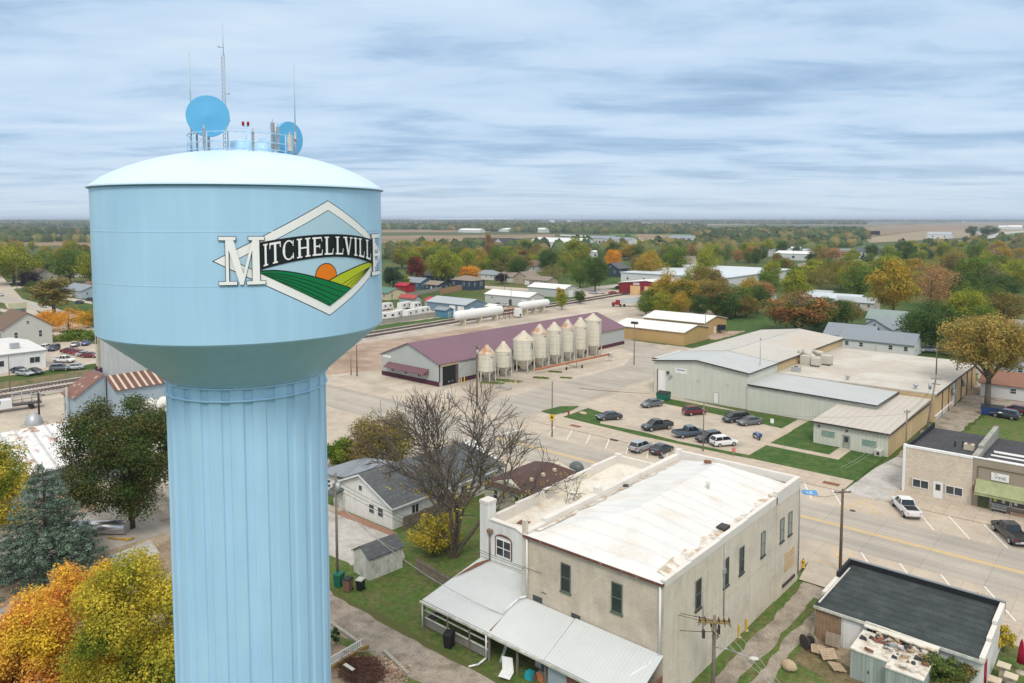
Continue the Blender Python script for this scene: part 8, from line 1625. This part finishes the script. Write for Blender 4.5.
for (x_, yb, yt, lab) in ((504.5, 289, 273, 'white light pole by the bungalows above the pale warehouse'), (392, 302, 281, 'pale double-armed pole beside the tower over the fence yard'), (480, 293, 276, 'orange-brown pole right of the orange tree'), (561, 287, 267, 'thin light pole by the road bend right of the bungalows'), (595, 285, 264, 'utility pole with white box by the road left of the red shop'), (658, 271, 258, 'pole above the white warehouse roof'), (705, 339, 313, 'light pole at the corner of the tan building'), (700, 270, 258, 'thin pole right of the cream two-storey house'), (511, 308, 288, 'brown pole before the pale grey warehouse'), (770, 268, 250, 'first thin pole left of the white storage buildings'), (793, 268, 250, 'second thin pole before the white storage buildings'), (17, 289, 262, 'tall grey pole by the far left street')):
    q = at(x_, yb); sc = (yb - 219) / EYE; upole(q[0], q[1], (yb - yt) / sc, lab, 1 if x_ in (392, 595, 658) else 0, R(-40), .13, m_pole_grey, arm_w=.9)
sgn = MB().box(-.32, .32, -.04, .0, 0, .64); q = at(552, 437); t = thing('yellow_sign', 'yellow square warning sign on the slim pole by the grass wedge', 'sign', (q[0] + .1, q[1] - .16, 3.0), R(10), local=True); b = MB(); b.box(-.42, .42, -.03, .02, 0, .95); b.build('plate', M('sign_yellow', (.62, .42, .02), .6), t); b = MB(); b.box(-.2, .2, -.036, -.031, .3, .6); b.build('symbol', m_black, t)
# wires
m_wire = M('black_wire', (.03, .03, .03), .6, .05); m_wire_l = M('pale_wire', (.40, .39, .37), .5, .05)
def wire(a, b_, sag, label, mat=None, r=.016, n=14):
    a = Vector(a); b_ = Vector(b_); pts = []
    for i in range(n + 1): t = i / n; q = a.lerp(b_, t); q.z -= sag * 4 * t * (1 - t); pts.append(q)
    o = MB().path(pts, r, 5).build('overhead_wire', mat or m_wire, off=a); return tag(o, label, 'wire', 'overhead wires')
PA = Vector((-24.3, 51.4, 6.4)); q = at(337.5, 585); PB_ = Vector((q[0], q[1], 10.8)); q = at(840, 574); PC = Vector((q[0], q[1], 8.7))
for k, (dx_, dz, sg_) in enumerate(((-1.0, .2, 1.3), (.1, .25, 1.5), (1.0, .2, 1.7))): wire(PA + Vector((dx_ * .8, dx_ * .55, dz)), PB_ + Vector((0, 0, -.4 * k)), sg_, ['upper', 'middle', 'lower'][k] + ' dark wire crossing above the white porch roofs', r=.018)
wire(PB_ + Vector((0, 0, -1.8)), (-56, 47.6, 4.0), .8, 'pale service wire coming down beside the garden shed', m_wire_l); wire((-62, 44.0, 8.8), (-40.9, 46.5, 3.1), 1.3, 'pale thick service cable sagging over the lawn to the porch', m_wire_l, .03)
for k in range(3): wire(PA + Vector((.9 - .8 * k, .6 - .5 * k, .2)), (-2, 36.5 + 1.4 * k, 6.5), .7, ['upper', 'middle', 'lower'][k] + ' pale wire running from the crossarm pole over the lane to the lower right', m_wire_l, .017)
wire(PA + Vector((0, 0, -.6)), (-38.5, 48.2, 5.4), .9, 'black cable looping along the cream brick wall', r=.024); wire(PA + Vector((0, 0, .1)), (PC.x, PC.y, 8.2), .9, 'pale wire from the crossarm pole over the twin-track lane to the street pole', m_wire_l)
wire(PC, (-27.5, 75.4, 9.7), .7, 'thin black wire from the street pole to the brick building corner'); 
for k in range(2): wire((-26.7 + k * .5, 88.3, 8.6), (-28.2 + k * .5, 122, 8.3), 1.2, ['left', 'right'][k] + ' thin wire over the street between the roadside poles', m_wire_l, .013)
q1, q2, q3, q4 = at(905, 466), (-29.0, 140.9), at(935, 400), at(956, 395)
for k in range(2):
    wire((q1[0], q1[1], 8.2 - .3 * k), (q2[0] + 1, q2[1] + 1, 9.7 - .3 * k), .6, ['upper', 'lower'][k] + ' thin wire from the driveway pole to the leaning transformer pole', m_wire, .014)
    wire((q2[0] + 1, q2[1] + 1, 9.8 - .3 * k), (q3[0], q3[1], 11.6 - .3 * k), .7, ['upper', 'lower'][k] + ' thin wire beside the warehouse side wall between tall poles', m_wire, .014)
q5 = at(477, 406); q6 = at(703, 452)
for k in range(2): wire((q5[0], q5[1], 11.6 - .4 * k), (PB_.x, PB_.y, 11.0 - .3 * k), 1.6, ['upper', 'lower'][k] + ' thin wire from the tall bin-side pole to the weathered pole by the tower', m_wire, .014)
wire((q6[0], q6[1], 7.7), (q1[0], q1[1], 8.0), 1.2, 'thin wire above the sidewalk from the lot pole to the driveway pole', m_wire, .012)
# dustbins
def wheelie(x_, y_, colm, lidm, label, h=1.05, w=.32):
    q = at(x_, y_); t = thing('wheelie_bin', label, 'bin', (q[0], q[1], 0), R(20), local=True)
    MB().hexa([(-w * .8, -w * .85, .06), (w * .8, -w * .85, .06), (w * .8, w * .85, .06), (-w * .8, w * .85, .06)], [(-w, -w * 1.1, h), (w, -w * 1.1, h), (w, w * 1.1, h), (-w, w * 1.1, h)]).build('body', colm, t)
    MB().hexa([(-w * 1.1, -w * 1.2, h), (w * 1.1, -w * 1.2, h), (w * 1.1, w * 1.2, h), (-w * 1.1, w * 1.2, h)], [(-w * .9, -w, h + .12), (w * .9, -w, h + .12), (w * .9, w, h + .12), (-w * .9, w, h + .12)]).build('lid', lidm, t)
    for s_ in (-1, 1): MB().tube((s_ * w * .7, w * .9, .12), (s_ * w * .95, w * .9, .12), .12, n=10).build('wheel', m_black, t)
m_gbin = M('green_bin_plastic', (.01, .13, .08), .5, .1); m_bbin = M('brown_bin_plastic', (.22, .12, .085), .6, .1); m_kbin = M('black_bin_plastic', (.018, .02, .022), .5, .1)
wheelie(339, 586, m_gbin, m_gbin, 'green wheeled bin at the foot of the pole beside the lane', 1.3, .42); wheelie(348, 591, m_bbin, m_kbin, 'brown wheeled bin with dark lid right of the green one', 1.25, .38); wheelie(360.5, 590, m_kbin, M('bag_white', (.5, .5, .48), .7), 'black wheeled bin with a white bag on its lid', 1.1, .34); wheelie(449, 647, m_kbin, m_kbin, 'black wheeled bin standing against the porch', 1.25, .40)
q = at(663.5, 399.5); t = thing('dumpster', 'green dumpster at the left corner of the warehouse', 'dumpster', (q[0], q[1], 0), R(5), local=True); MB().hexa([(-1.2, -.7, .1), (1.2, -.7, .1), (1.2, .7, .1), (-1.2, .7, .1)], [(-1.3, -.9, 1.3), (1.3, -.9, 1.3), (1.3, .8, 1.6), (-1.3, .8, 1.6)]).build('body', m_gbin, t); MB().slab([(-1.3, -.9, 1.36), (1.3, -.9, 1.36), (1.3, .8, 1.66), (-1.3, .8, 1.66)], .06).build('lid', m_kbin, t)
q = at(992, 415); t = thing('dumpster', 'blue dumpster beside the thick trunk of the golden tree', 'dumpster', (q[0], q[1], 0), R(8), local=True); MB().hexa([(-1.7, -.9, .1), (1.7, -.9, .1), (1.7, .9, .1), (-1.7, .9, .1)], [(-1.9, -1.0, 1.5), (1.9, -1.0, 1.5), (1.9, 1.0, 1.8), (-1.9, 1.0, 1.8)]).build('body', M('blue_dumpster_paint', (.02, .05, .16), .6, .15), t); MB().slab([(-1.9, -1.0, 1.56), (1.9, -1.0, 1.56), (1.9, 1, 1.86), (-1.9, 1, 1.86)], .06).build('lid', m_kbin, t)
wheelie(999.5, 418, m_kbin, m_steel, 'dark bin with grey lid right of the blue dumpster')
# hydrant, bollards, rock, spool, pallets, container
q = at(803, 568.5); t = thing('fire_hydrant', 'yellow fire hydrant on the pavement by the brick building corner', 'hydrant', (q[0], q[1], .12)); m_hyd = M('hydrant_yellow', (.55, .36, .03), .5, .1)
MB().lathe(q[0], q[1], [(.20, .12), (.20, .2), (.14, .22), (.14, .75), (.18, .78), (.15, .95), (0, 1.02)], 16).build('body', m_hyd, t); MB().lathe(q[0], q[1], [(.0, 1.12), (.05, 1.10), (.06, 1.0)], 8).build('cap_nut', m_black, t); b = MB(); b.tube((q[0] - .28, q[1], .62), (q[0] + .28, q[1], .62), .07, n=10); b.build('nozzle', m_hyd, t)
for (x_, y_, lab) in ((739, 637, 'yellow bollard nearest the camera by the cream wall'), (746.5, 630.5, 'yellow bollard second along the cream wall')): q = at(x_, y_); t = thing('bollard', lab, 'bollard', (q[0], q[1], 0)); MB().lathe(q[0], q[1], [(.09, 0), (.09, 1.05), (.05, 1.12), (0, 1.13)], 12).build('post', M('bollard_yellow', (.60, .40, .03), .6, .1), t); MB().lathe(q[0], q[1], [(.2, .0), (.2, .03), (.09, .04)], 12).build('footing', m_conc, t)
for k, Y in enumerate((118.9, 119.9)): t = thing('bollard', ['yellow bollard at the barn door, left one', 'yellow bollard at the barn door, right one'][k], 'bollard', (-118.3, Y, 0)); MB().lathe(-118.3, Y, [(.12, 0), (.12, 1.2), (0, 1.25)], 10).build('post', M('bollard_yellow', (.60, .40, .03)), t); MB().lathe(-118.3, Y, [(.25, .0), (.25, .03), (.12, .04)], 12).build('footing', m_conc, t)
q = at(789, 670); b = MB(); g = random.Random(4); b.ball((q[0], q[1], .38), (.62, .5, .5), 14, 9); b.v = [(x + g.uniform(-.07, .07), y + g.uniform(-.07, .07), max(.0, z + g.uniform(-.06, .06))) for x, y, z in b.v]; tag(b.build('boulder', M('pinkish_boulder', (.50, .38, .26), .9, .2, 2), off=Vector((q[0], q[1], 0))), 'pinkish tan boulder on the grass beside the twin-track lane', 'boulder')
q = at(808, 648); t = thing('cable_spool', 'wooden cable spool with black cable behind the white store', 'cable spool', (q[0], q[1], 0), R(60), local=True); m_swood = M('grey_spool_wood', (.35, .30, .23), .9, .15, 3)
MB().tube((-.35, 0, .6), (.35, 0, .6), .38, n=20).build('drum', m_black, t)
for s_ in (-1, 1): MB().tube((s_ * .36, 0, .62), (s_ * .44, 0, .62), .62, n=24).build('flange', m_swood if s_ > 0 else m_dark, t)
q = at(817, 634); t = thing('leaning_post', 'grey wooden post leaning by the spool', 'post', (q[0], q[1], 0)); MB().tube((q[0] - .25, q[1] - .9, .1), (q[0] + .05, q[1] + .6, 1.7), .16, n=8).build('post', m_swood, t); MB().box(q[0] - .2, q[0] + .3, q[1] + .4, q[1] + .8, 1.7, 1.95).build('electric_box', m_steel, t)
def pallet(x, y, z, tilt, rot, label, mat=None):
    t = thing('pallet', label, 'pallet', (x, y, z), 0, local=True); t.rotation_euler = (tilt[0], tilt[1], R(rot)); b = MB()
    for k in range(7): b.box(-.6, .6, -.5 + k * .155, -.39 + k * .155, .10, .12)
    b.build('deck', mat or m_swood, t); b = MB()
    for x_ in (-.55, -.05, .45): b.box(x_, x_ + .1, -.5, .54, .02, .098)
    b.build('bearer', mat or m_swood, t)
m_pal = M('pale_pallet_wood', (.45, .35, .24), .9, .15, 3)
pallet(-19.9, 65.3, .75, (R(78), 0, 0), 5, 'grey pallet leaning upright against the store wall')
pallet(-20.6, 63.6, .3, (R(12), R(10), 0), 25, 'tilted pale pallet lowest in the heap by the spool', m_pal); pallet(-19.6, 63.2, .45, (R(20), R(-8), 0), 35, 'pale pallet on top of the heap by the spool', m_pal); pallet(-18.6, 62.2, .2, (R(8), R(14), 0), 50, 'pale pallet sliding down beside the green-grey container', m_pal)
m_cont = M('green_grey_container', (.36, .42, .39), .7, .08, .5, rib=('xy', .3, .06), streak=.2); m_ctop = M('stained_white_top', (.66, .63, .56), .8, .12, 1, col2=(.33, .25, .16), s2=.9, c2=(.5, .65))
for k, (x0, x1, y0, y1, h, lab) in enumerate(((-17.5, -14.75, 61.9, 65.4, 2.35, 'green-grey metal container with a dirty white top behind the store, left one'), (-14.7, -12.1, 61.2, 65.2, 2.25, 'green-grey metal container right of its twin, with junk on top'))):
    t = thing('metal_container', lab, 'container', ((x0 + x1) / 2, (y0 + y1) / 2, 0)); MB().box(x0, x1, y0, y1, 0.02, h).build('body', m_cont, t); b = MB(); b.box(x0 - .06, x1 + .06, y0 - .06, y1 + .06, h + .002, h + .12); b.build('lid', m_ctop, t)
    MB().box((x0 + x1) / 2 - .04, (x0 + x1) / 2 + .04, y0 - .06, y0 - .01, .9, 1.1).build('latch', m_dark, t)
m_junk = [M('junk_white', (.55, .53, .48), .8, .1), M('junk_rust', (.24, .10, .06), .8, .2), M('junk_dark', (.05, .05, .055), .6, .2), M('junk_tan', (.42, .32, .21), .8, .2), M('junk_steel', (.33, .35, .36), .5, .1)]
g = random.Random(8); jl = ['white', 'rusty', 'dark', 'tan', 'steel']
for k in range(60):
    x, y = g.gauss(-14.4, 1.3), g.gauss(64.3, .8); x = min(max(x, -17.1), -12.4); y = min(max(y, 61.8), 65.3); c_ = g.randrange(5); h = 2.48 if x < -14.75 else 2.38; s_ = g.uniform(.10, .34); b = MB(); tp = g.random()
    if tp < .4: b.tube((x - s_, y, h + .12), (x + s_, y + g.uniform(-.4, .4), h + .2), .10, n=8)
    elif tp < .7: b.hexa([(x - s_, y - s_ * .6, h), (x + s_, y - s_ * .4, h), (x + s_ * .8, y + s_ * .6, h), (x - s_, y + s_ * .7, h)], [(x - s_ * .8, y - s_ * .4, h + s_ * .8), (x + s_ * .7, y - s_ * .5, h + s_), (x + s_ * .6, y + s_ * .4, h + s_ * .6), (x - s_ * .7, y + s_ * .5, h + s_ * .9)])
    else: b.lathe(x, y, [(s_ * .7, h), (s_ * .8, h + s_ * .5), (s_ * .6, h + s_ * .8), (s_ * .3, h + s_ * .5), (0, h + .1)], 12)
    tag(b.build('scrap_piece', m_junk[c_], off=Vector((x, y, h))), 'piece of %s scrap heaped on the containers behind the store' % jl[c_], 'scrap', '%s scrap on the containers' % jl[c_])
for k in range(5):
    x, y = -16.6 + k * .95, 65.75 - .05 * k; b = MB(); b.hexa([(x - .9, y - .3, 2.75), (x + .9, y - .45, 2.7), (x + .9, y + .15, 2.95), (x - .9, y + .2, 2.95)], [(x - .9, y - .3, 2.83), (x + .9, y - .45, 2.78), (x + .9, y + .15, 3.04), (x - .9, y + .2, 3.04)]); tag(b.build('torn_sheet', m_ctop, off=Vector((x, y, 2.7))), ['leftmost', 'second from left', 'middle', 'second from right', 'rightmost'][k] + ' torn white sheet along the store eave above the containers', 'sheet', 'torn white sheets at the store eave')
# parasols and garden items right of the store
m_psl = M('crimson_canvas', (.30, .005, .03), .8, .08, 2)
q = at(1018, 650, 1.6); t = thing('folded_parasol', 'folded crimson parasol at the right edge behind the store', 'parasol', (-7.15, 71.6, 0)); MB().lathe(-7.15, 71.6, [(.03, 0), (.03, 2.9)], 8).build('pole', m_steel, t); MB().lathe(-7.15, 71.6, [(.05, 2.85), (.14, 2.5), (.22, 1.8), (.30, .9), (.18, .85)], 14, lambda a: 1 + .18 * math.sin(a * 6)).build('canopy', m_psl, t); MB().lathe(-7.15, 71.6, [(.35, 0), (.35, .12), (0, .14)], 16).build('base', m_conc, t)
for k, (x, y) in enumerate(((-8.05, 69.6), (-7.4, 68.3), (-8.3, 66.9))): t = thing('garden_lantern', ['grey paving plinth among the plants, nearest the crimson parasol', 'grey paving plinth among the plants, middle one', 'pale plinth among the plants, nearest the store corner'][k], 'plinth', (x, y, 0)); MB().hexa([(x - .35, y - .35, 0), (x + .35, y - .35, 0), (x + .35, y + .35, 0), (x - .35, y + .35, 0)], [(x - .2, y - .2, 1.2), (x + .2, y - .2, 1.2), (x + .2, y + .2, 1.2), (x - .2, y + .2, 1.2)]).build('plinth', m_walk if False else m_conc, t); MB().box(x - .45, x + .45, y - .45, y + .45, 1.202, 1.28).build('slab', m_stone, t)
# fence by the bare tree and others
def boards(label, a, b_, h, mat, name='board_fence', post=True, gap=0.0, n=None):
    a = Vector((a[0], a[1], 0)); b_ = Vector((b_[0], b_[1], 0)); L_f = (b_ - a).length; u = (b_ - a) / L_f; nn = Vector((-u.y, u.x, 0)); t = thing(name, label, 'fence', tuple((a + b_) / 2)); q = MB(); g = random.Random(int(L_f * 10)); w = .28; k = n or int(L_f / (w + gap + .01))
    st_ = L_f / k
    for i in range(k): q.fb(a, u, nn, (i * st_, i * st_ + st_ * .92), (.05, h + g.uniform(-.05, .05)), (0, .03))
    q.build('boards', mat, t); r_ = MB(); r_.fb(a, u, nn, (0, L_f), (h * .3, h * .3 + .1), (-.06, -.003)); r_.fb(a, u, nn, (0, L_f), (h * .8, h * .8 + .1), (-.06, -.003)); r_.build('rail', mat, t); return t
m_fence = M('weathered_fence_wood', (.22, .185, .145), .9, .2, 2, streak=.2); m_fence_g = M('grey_fence_wood', (.34, .32, .28), .9, .12, 1)
boards('weathered board fence below the bare tree, behind the lawn', (-57.8, 51.2), (-49.6, 50.2), 1.5, m_fence); boards('weathered board fence running back from the white house corner', (-66.8, 57.2), (-66.6, 68), 1.6, m_fence, n=38)
a_, b2_ = at(378, 324.5), at(440, 313.5); boards('long grey board fence between the verge and the storage yard', (-205.6, 158), (-206.4, 194), 2.0, m_fence_g, n=60); boards('grey board fence behind the storage yard near the red shed', at(405, 297.5), at(440, 291), 2.0, m_fence_g, n=60)
boards('tan wooden fence before the navy houses', at(440, 295), at(462, 290.5), 3.0, M('tan_fence_wood', (.40, .24, .13), .85, .1), n=40)
# raised beds and rubbish yard, bottom
m_brickedge = M('edging_blocks', (.40, .37, .31), .9, .2, 3)
for k, (a, b_) in enumerate(((at(331, 624), at(362, 646)), (at(384, 652), at(409, 676)))):
    a = Vector((*a, 0)); b_ = Vector((*b_, 0)); t = thing('block_edging', ['pale block edging of the bed beside the tower shaft', 'pale block edging beside the rubble heap along the lane'][k], 'edging', tuple((a + b_) / 2)); u = (b_ - a).normalized(); nn = Vector((-u.y, u.x, 0)); q = MB(); n_ = int((b_ - a).length / .42)
    for i in range(n_): q.fb(a, u, nn, (i * .42, i * .42 + .38), (0.0, .22), (-.14, .14))
    q.build('blocks', m_brickedge, t)
a = Vector((*at(326, 672), 0)); b_ = Vector((*at(362, 650.5), 0)); u = (b_ - a).normalized(); nn = Vector((u.y, -u.x, 0)); t = thing('lattice_fence', 'low white lattice fence panel over a brown board beside the tower shaft', 'fence', tuple((a + b_) / 2)); q = MB(); L_f = (b_ - a).length
q.fb(a, u, nn, (0, L_f), (.95, 1.05), (0, .05)); q.fb(a, u, nn, (0, L_f), (.40, .48), (0, .05))
for i in range(int(L_f / .2)): q.fb(a, u, nn, (i * .2, i * .2 + .10), (.48, .95), (.01, .04))
q.build('panel', m_white, t); MB().fb(a, u, nn, (-.5, L_f + .6), (0.0, .36), (.1, .22)).build('board', M('ochre_board', (.34, .22, .07), .8, .15, 2), t)
# brush heap of broken branches: uncountable
g = random.Random(12); b = MB(); ca = at(362, 672)
for i in range(900):
    a = g.uniform(0, 6.28); r_ = 2.2 * math.sqrt(g.random()); x, y = ca[0] + r_ * math.cos(a) * 1.0, ca[1] + r_ * math.sin(a) * .8; z = (.75 - .28 * r_) * g.random() + .05; d = Vector((g.uniform(-1, 1), g.uniform(-1, 1), g.uniform(-.3, .4))).normalized() * g.uniform(.3, .8); b.tube((x, y, max(z, .03)), (x + d.x, y + d.y, max(.03, z + d.z)), .018, n=3, cap=False)
o = b.build('brush_heap', M('reddish_brush', (.15, .07, .05), .9, .3, 3), off=Vector((ca[0], ca[1], 0))); o['kind'] = 'stuff'; o['label'] = 'heap of reddish brown branches in the rubble yard'
ca = at(391, 668); b = MB()
for i in range(420): x, y = ca[0] + g.gauss(0, .9), ca[1] + g.gauss(0, .45); s_ = g.uniform(.03, .14); b.hexa([(x - s_, y - s_, .0), (x + s_, y - s_ * .8, .0), (x + s_ * .9, y + s_, .0), (x - s_, y + s_ * .7, .0)], [(x - s_ * .6, y - s_ * .7, s_ * 1.3), (x + s_ * .8, y - s_ * .6, s_), (x + s_ * .5, y + s_ * .7, s_ * 1.5), (x - s_ * .7, y + s_ * .4, s_)])
o = b.build('rubble_heap', M('pale_rubble', (.52, .40, .30), .9, .35, 3, col2=(.25, .16, .11), s2=2), off=Vector((ca[0], ca[1], 0))); o['kind'] = 'stuff'; o['label'] = 'pale broken rubble beside the branches'
for k, (x_, y_, lab) in enumerate(((352, 678, 'grey-green plank lying over the branch heap'), (372, 655, 'long thin branch laid across the branch heap'))): q = at(x_, y_); b = MB(); (b.box(q[0] - .9, q[0] + .3, q[1] - .2, q[1] + .1, .8, .86) if k == 0 else b.tube((q[0] + .6, q[1], .6), (q[0] - 1.6, q[1] - 3.2, 1.1), .04, n=6)); tag(b.build('plank' if k == 0 else 'long_branch', m_wood_white if k == 0 else m_swood, off=Vector((q[0], q[1], .6))), lab, 'plank' if k == 0 else 'branch')
q = at(336, 645); near_tree('shrub', 'small dark conical shrub in the bed beside the tower shaft', q[0], q[1], 1.9, .9, .1, 'pine', 1500, .06, 'column', 16, 51, .04, cat='shrub'); q = at(346, 655); near_tree('shrub', 'tiny yellow flowering plant behind the white lattice', q[0], q[1], .6, .6, .05, 'yell', 240, .04, 'round', 8, 52, .02, cat='plant')
# porch clutter
q = at(508, 655); t = thing('garden_chair', 'tipped white folding garden chair under the porch edge', 'chair', (-38.5, 43.6, 0), R(20), local=True); MB().slab([(-.45, -.5, .35), (.5, -.4, .2), (.5, .5, .25), (-.45, .4, .4)], .05).build('seat', m_white, t); MB().slab([(-.45, .42, .4), (.5, .52, .27), (.3, .75, 1.3), (-.6, .65, 1.35)], .05).build('backrest', m_white, t); b = MB(); b.tube((-.4, -.45, .35), (-.3, -.3, 0), .03, n=6); b.tube((.45, -.4, .2), (.4, -.2, 0), .03, n=6); b.tube((-.4, .4, .38), (-.3, .3, 0), .03, n=6); b.build('leg', m_steel, t)
g = random.Random(6); cc = [('tan', (.40, .27, .16)), ('teal', (.02, .35, .42)), ('white', (.6, .6, .58)), ('brown', (.16, .09, .06)), ('grey', (.25, .26, .27)), ('orange', (.5, .2, .1))]
for k in range(14):
    c_ = cc[k % 6]; x, y = g.uniform(-37.6, -35.2), g.uniform(44.8, 47.2); s_ = g.uniform(.18, .38); b = MB(); b.hexa([(x - s_, y - s_, 0), (x + s_, y - s_, 0), (x + s_, y + s_, 0), (x - s_, y + s_, 0)], [(x - s_ * .9, y - s_ * .8, s_ * 2), (x + s_ * .8, y - s_, s_ * 2.2), (x + s_, y + s_ * .8, s_ * 2), (x - s_ * .8, y + s_, s_ * 1.9)])
    tag(b.build('storage_box', M('box_' + c_[0], c_[1], .8, .1), off=Vector((x, y, 0))), '%s box stacked among clutter under the open porch bay' % c_[0], 'box', '%s boxes under the porch' % c_[0])
t = thing('easel_board', 'pale board leaning on posts under the porch edge', 'board', (-39.8, 44.9, 0)); MB().slab([(-40.3, 44.8, .1), (-40.0, 44.75, .1), (-39.5, 45.2, 2.0), (-39.8, 45.25, 2.0)], .04).build('board', m_steel, t)
# left yard: silver culvert, yellow item, dish, low dome
q = at(104, 534); t = thing('culvert_pipe', 'silver corrugated metal pipe lying by the spruce', 'pipe', (q[0], q[1], 0), R(0), local=True); MB().tube((-2.6, -2.2, .8), (2.0, 1.8, .8), .8, n=24).build('pipe', m_chrome, t); MB().box(-1.5, 2.5, -3.0, -1.9, 0, .4).build('skid', m_dark, t)
q = at(120, 540); t = thing('yellow_loader_bar', 'thin yellow bar lying on the dirt by the silver pipe', 'bar', (q[0], q[1], 0)); b = MB(); b.tube((q[0] - 1.4, q[1] - .8, .12), (q[0] + 1.2, q[1] + .7, .2), .1, n=6); b.tube((q[0] + 1.0, q[1] + .2, .15), (q[0] + .9, q[1] + 1.2, .15), .1, n=6); b.build('bar', M('ochre_yellow', (.5, .30, .04), .7, .1), t)
sheet('concrete_pad', px((100, 560), (150, 540), (160, 553), (112, 575)), .02, m_pale_gravel)
q = at(0, 610); sheet('concrete_pad', px((-20, 625), (20, 596), (32, 604), (0, 640), (-20, 650)), .02, M('blue_grey_pad', (.25, .28, .31), .9, .1))
q = at(34, 425); t = thing('ground_dome', 'small pale dome on the gravel left of the black pole', 'dome', (q[0], q[1], 0)); MB().lathe(q[0], q[1], [(1.5, 0), (1.5, .5), (1.1, 1.6), (.4, 2.2), (0, 2.3)], 16).build('shell', m_steel, t); MB().lathe(q[0], q[1], [(2.2, .0), (2.2, .15), (1.5, .16)], 20).build('plinth', m_conc, t)
for k, (x_, y_, w_, lab, c_) in enumerate(((448, 399, 0, 'small blue post on the gravel before the bins', 0), (503, 389, 1, 'low grey metal rack lying on the gravel by the bins', 1))):
    q = at(x_, y_); t = thing('marker_post' if k == 0 else 'metal_rack', lab, 'post' if k == 0 else 'rack', (q[0], q[1], 0)); b = MB()
    if k == 0: b.box(q[0] - .1, q[0] + .1, q[1] - .1, q[1] + .1, 0, 1.3)
    else:
        for z in (.3, .8): b.path([(q[0] - 1.6, q[1] - .5, z), (q[0] + 1.6, q[1] - .4, z), (q[0] + 1.7, q[1] + .7, z), (q[0] - 1.5, q[1] + .6, z), (q[0] - 1.6, q[1] - .5, z)], .06, 5)
        for x__, y__ in ((-1.6, -.5), (1.6, -.4), (1.7, .7), (-1.5, .6)): b.tube((q[0] + x__, q[1] + y__, 0), (q[0] + x__, q[1] + y__, .85), .06, n=5)
    b.build('frame', m_steel if k else M('blue_post', (.08, .2, .35), .7), t)
# weeds along the bins
for k, (x_, y_, w_) in enumerate(((492, 383, 2.6), (507, 381, 3.2), (541, 378, 1.8), (566, 378, 1.3), (555, 372, 1.6))):
    q = at(x_, y_); o = bpy.data.objects.new('weeds', leaf_mesh('weeds', [(q[0] + dx_, q[1] + dx_ * .4, .05) for dx_ in (-w_ * .6, 0, w_ * .6)], np.array([[w_ * .5, w_ * .45, .12]] * 3), 500, .16, k, mat=LM['green'])); COL.objects.link(o); o['kind'] = 'stuff'; o['label'] = 'patch of green weeds beside the feed bins'
# small signs
for (x_, y_, lab, colm) in ((733.5, 457.5, 'small white and red notice sign at the parking lot corner', 'r'), (772, 427.5, 'small white notice board on the warehouse grass strip', 'w'), (757, 0, '', None)):
    if not colm: continue
    q = at(x_, y_); t = thing('notice_sign', lab, 'sign', (q[0], q[1], 0), R(10), local=True); MB().tube((0, 0, 0), (0, 0, 1.3), .04, n=6).build('post', m_steel, t); MB().box(-.3, .3, -.06, -.04, .8, 1.6).build('plate', m_white if colm == 'w' else M('pale_red_sign', (.55, .22, .18), .6), t)
q = at(600, 421); t = thing('tree_stump', 'pale round stone in the grass wedge beside the dark sedan', 'stone', (*at(583, 414.5), 0)); q = at(583, 414.5); b = MB(); b.ball((q[0], q[1], .25), (.9, .5, .3), 12, 6); b.build('stone', M('pinkish_boulder', (.50, .38, .26)), t)
q = at(568.5, 415.5); t = thing('fire_hydrant', 'small red hydrant between the two grass wedges', 'hydrant', (q[0], q[1], .1)); MB().lathe(q[0], q[1], [(.2, .1), (.15, .2), (.15, .8), (0, .95)], 10).build('body', M('hydrant_red', (.30, .02, .02), .5), t); MB().tube((q[0] - .28, q[1], .6), (q[0] + .28, q[1], .6), .07, n=8).build('nozzle', M('hydrant_red', (.30, .02, .02)), t)
q = at(660, 392); b = MB(); b.path([(-80.6, 137.8, .03), (-84, 136, .03), (-89, 133.6, .1), (-95, 132, .1)], .05, 6); tag(b.build('ground_seam', M('dark_seam', (.22, .13, .09), .9), off=Vector((-84, 136, 0))), 'brown ground seam running left from the warehouse corner', 'seam')
# blue tarp item near the big tree
q = at(961, 357); t = thing('blue_tarpaulin', 'bright blue tarpaulin bundle behind the far end of the flat roof', 'tarpaulin', (*at(963, 360), 0)); q = at(963, 360); b = MB(); b.box(q[0] - 1.6, q[0] + 1.6, q[1] - 1.5, q[1] + 1.5, 0, 3.6); b.build('cover', M('tarp_blue', (.01, .12, .42), .6, .1), t); MB().box(q[0] - 1.8, q[0] + 1.8, q[1] - 1.7, q[1] + 1.7, 3.6, 3.8).build('top', m_white, t)

# ------------------------------------------------------------------ air
def haze():
    b = MB(); b.box(-45500, 45500, -45500, 45500, -1.0, 75.0); o = b.build('haze', bpy.data.materials.new('haze_air')); o['kind'] = 'stuff'
    m = o.data.materials[0]; m.use_nodes = True; nt = m.node_tree; nt.nodes.clear(); out = nt.nodes.new('ShaderNodeOutputMaterial'); v = nt.nodes.new('ShaderNodeVolumePrincipled'); v.inputs['Color'].default_value = (.72, .84, 1.0, 1); v.inputs['Density'].default_value = HAZE; v.inputs['Anisotropy'].default_value = 0.0
    nt.links.new(v.outputs[0], out.inputs['Volume'])
HAZE = 0.00009
haze()
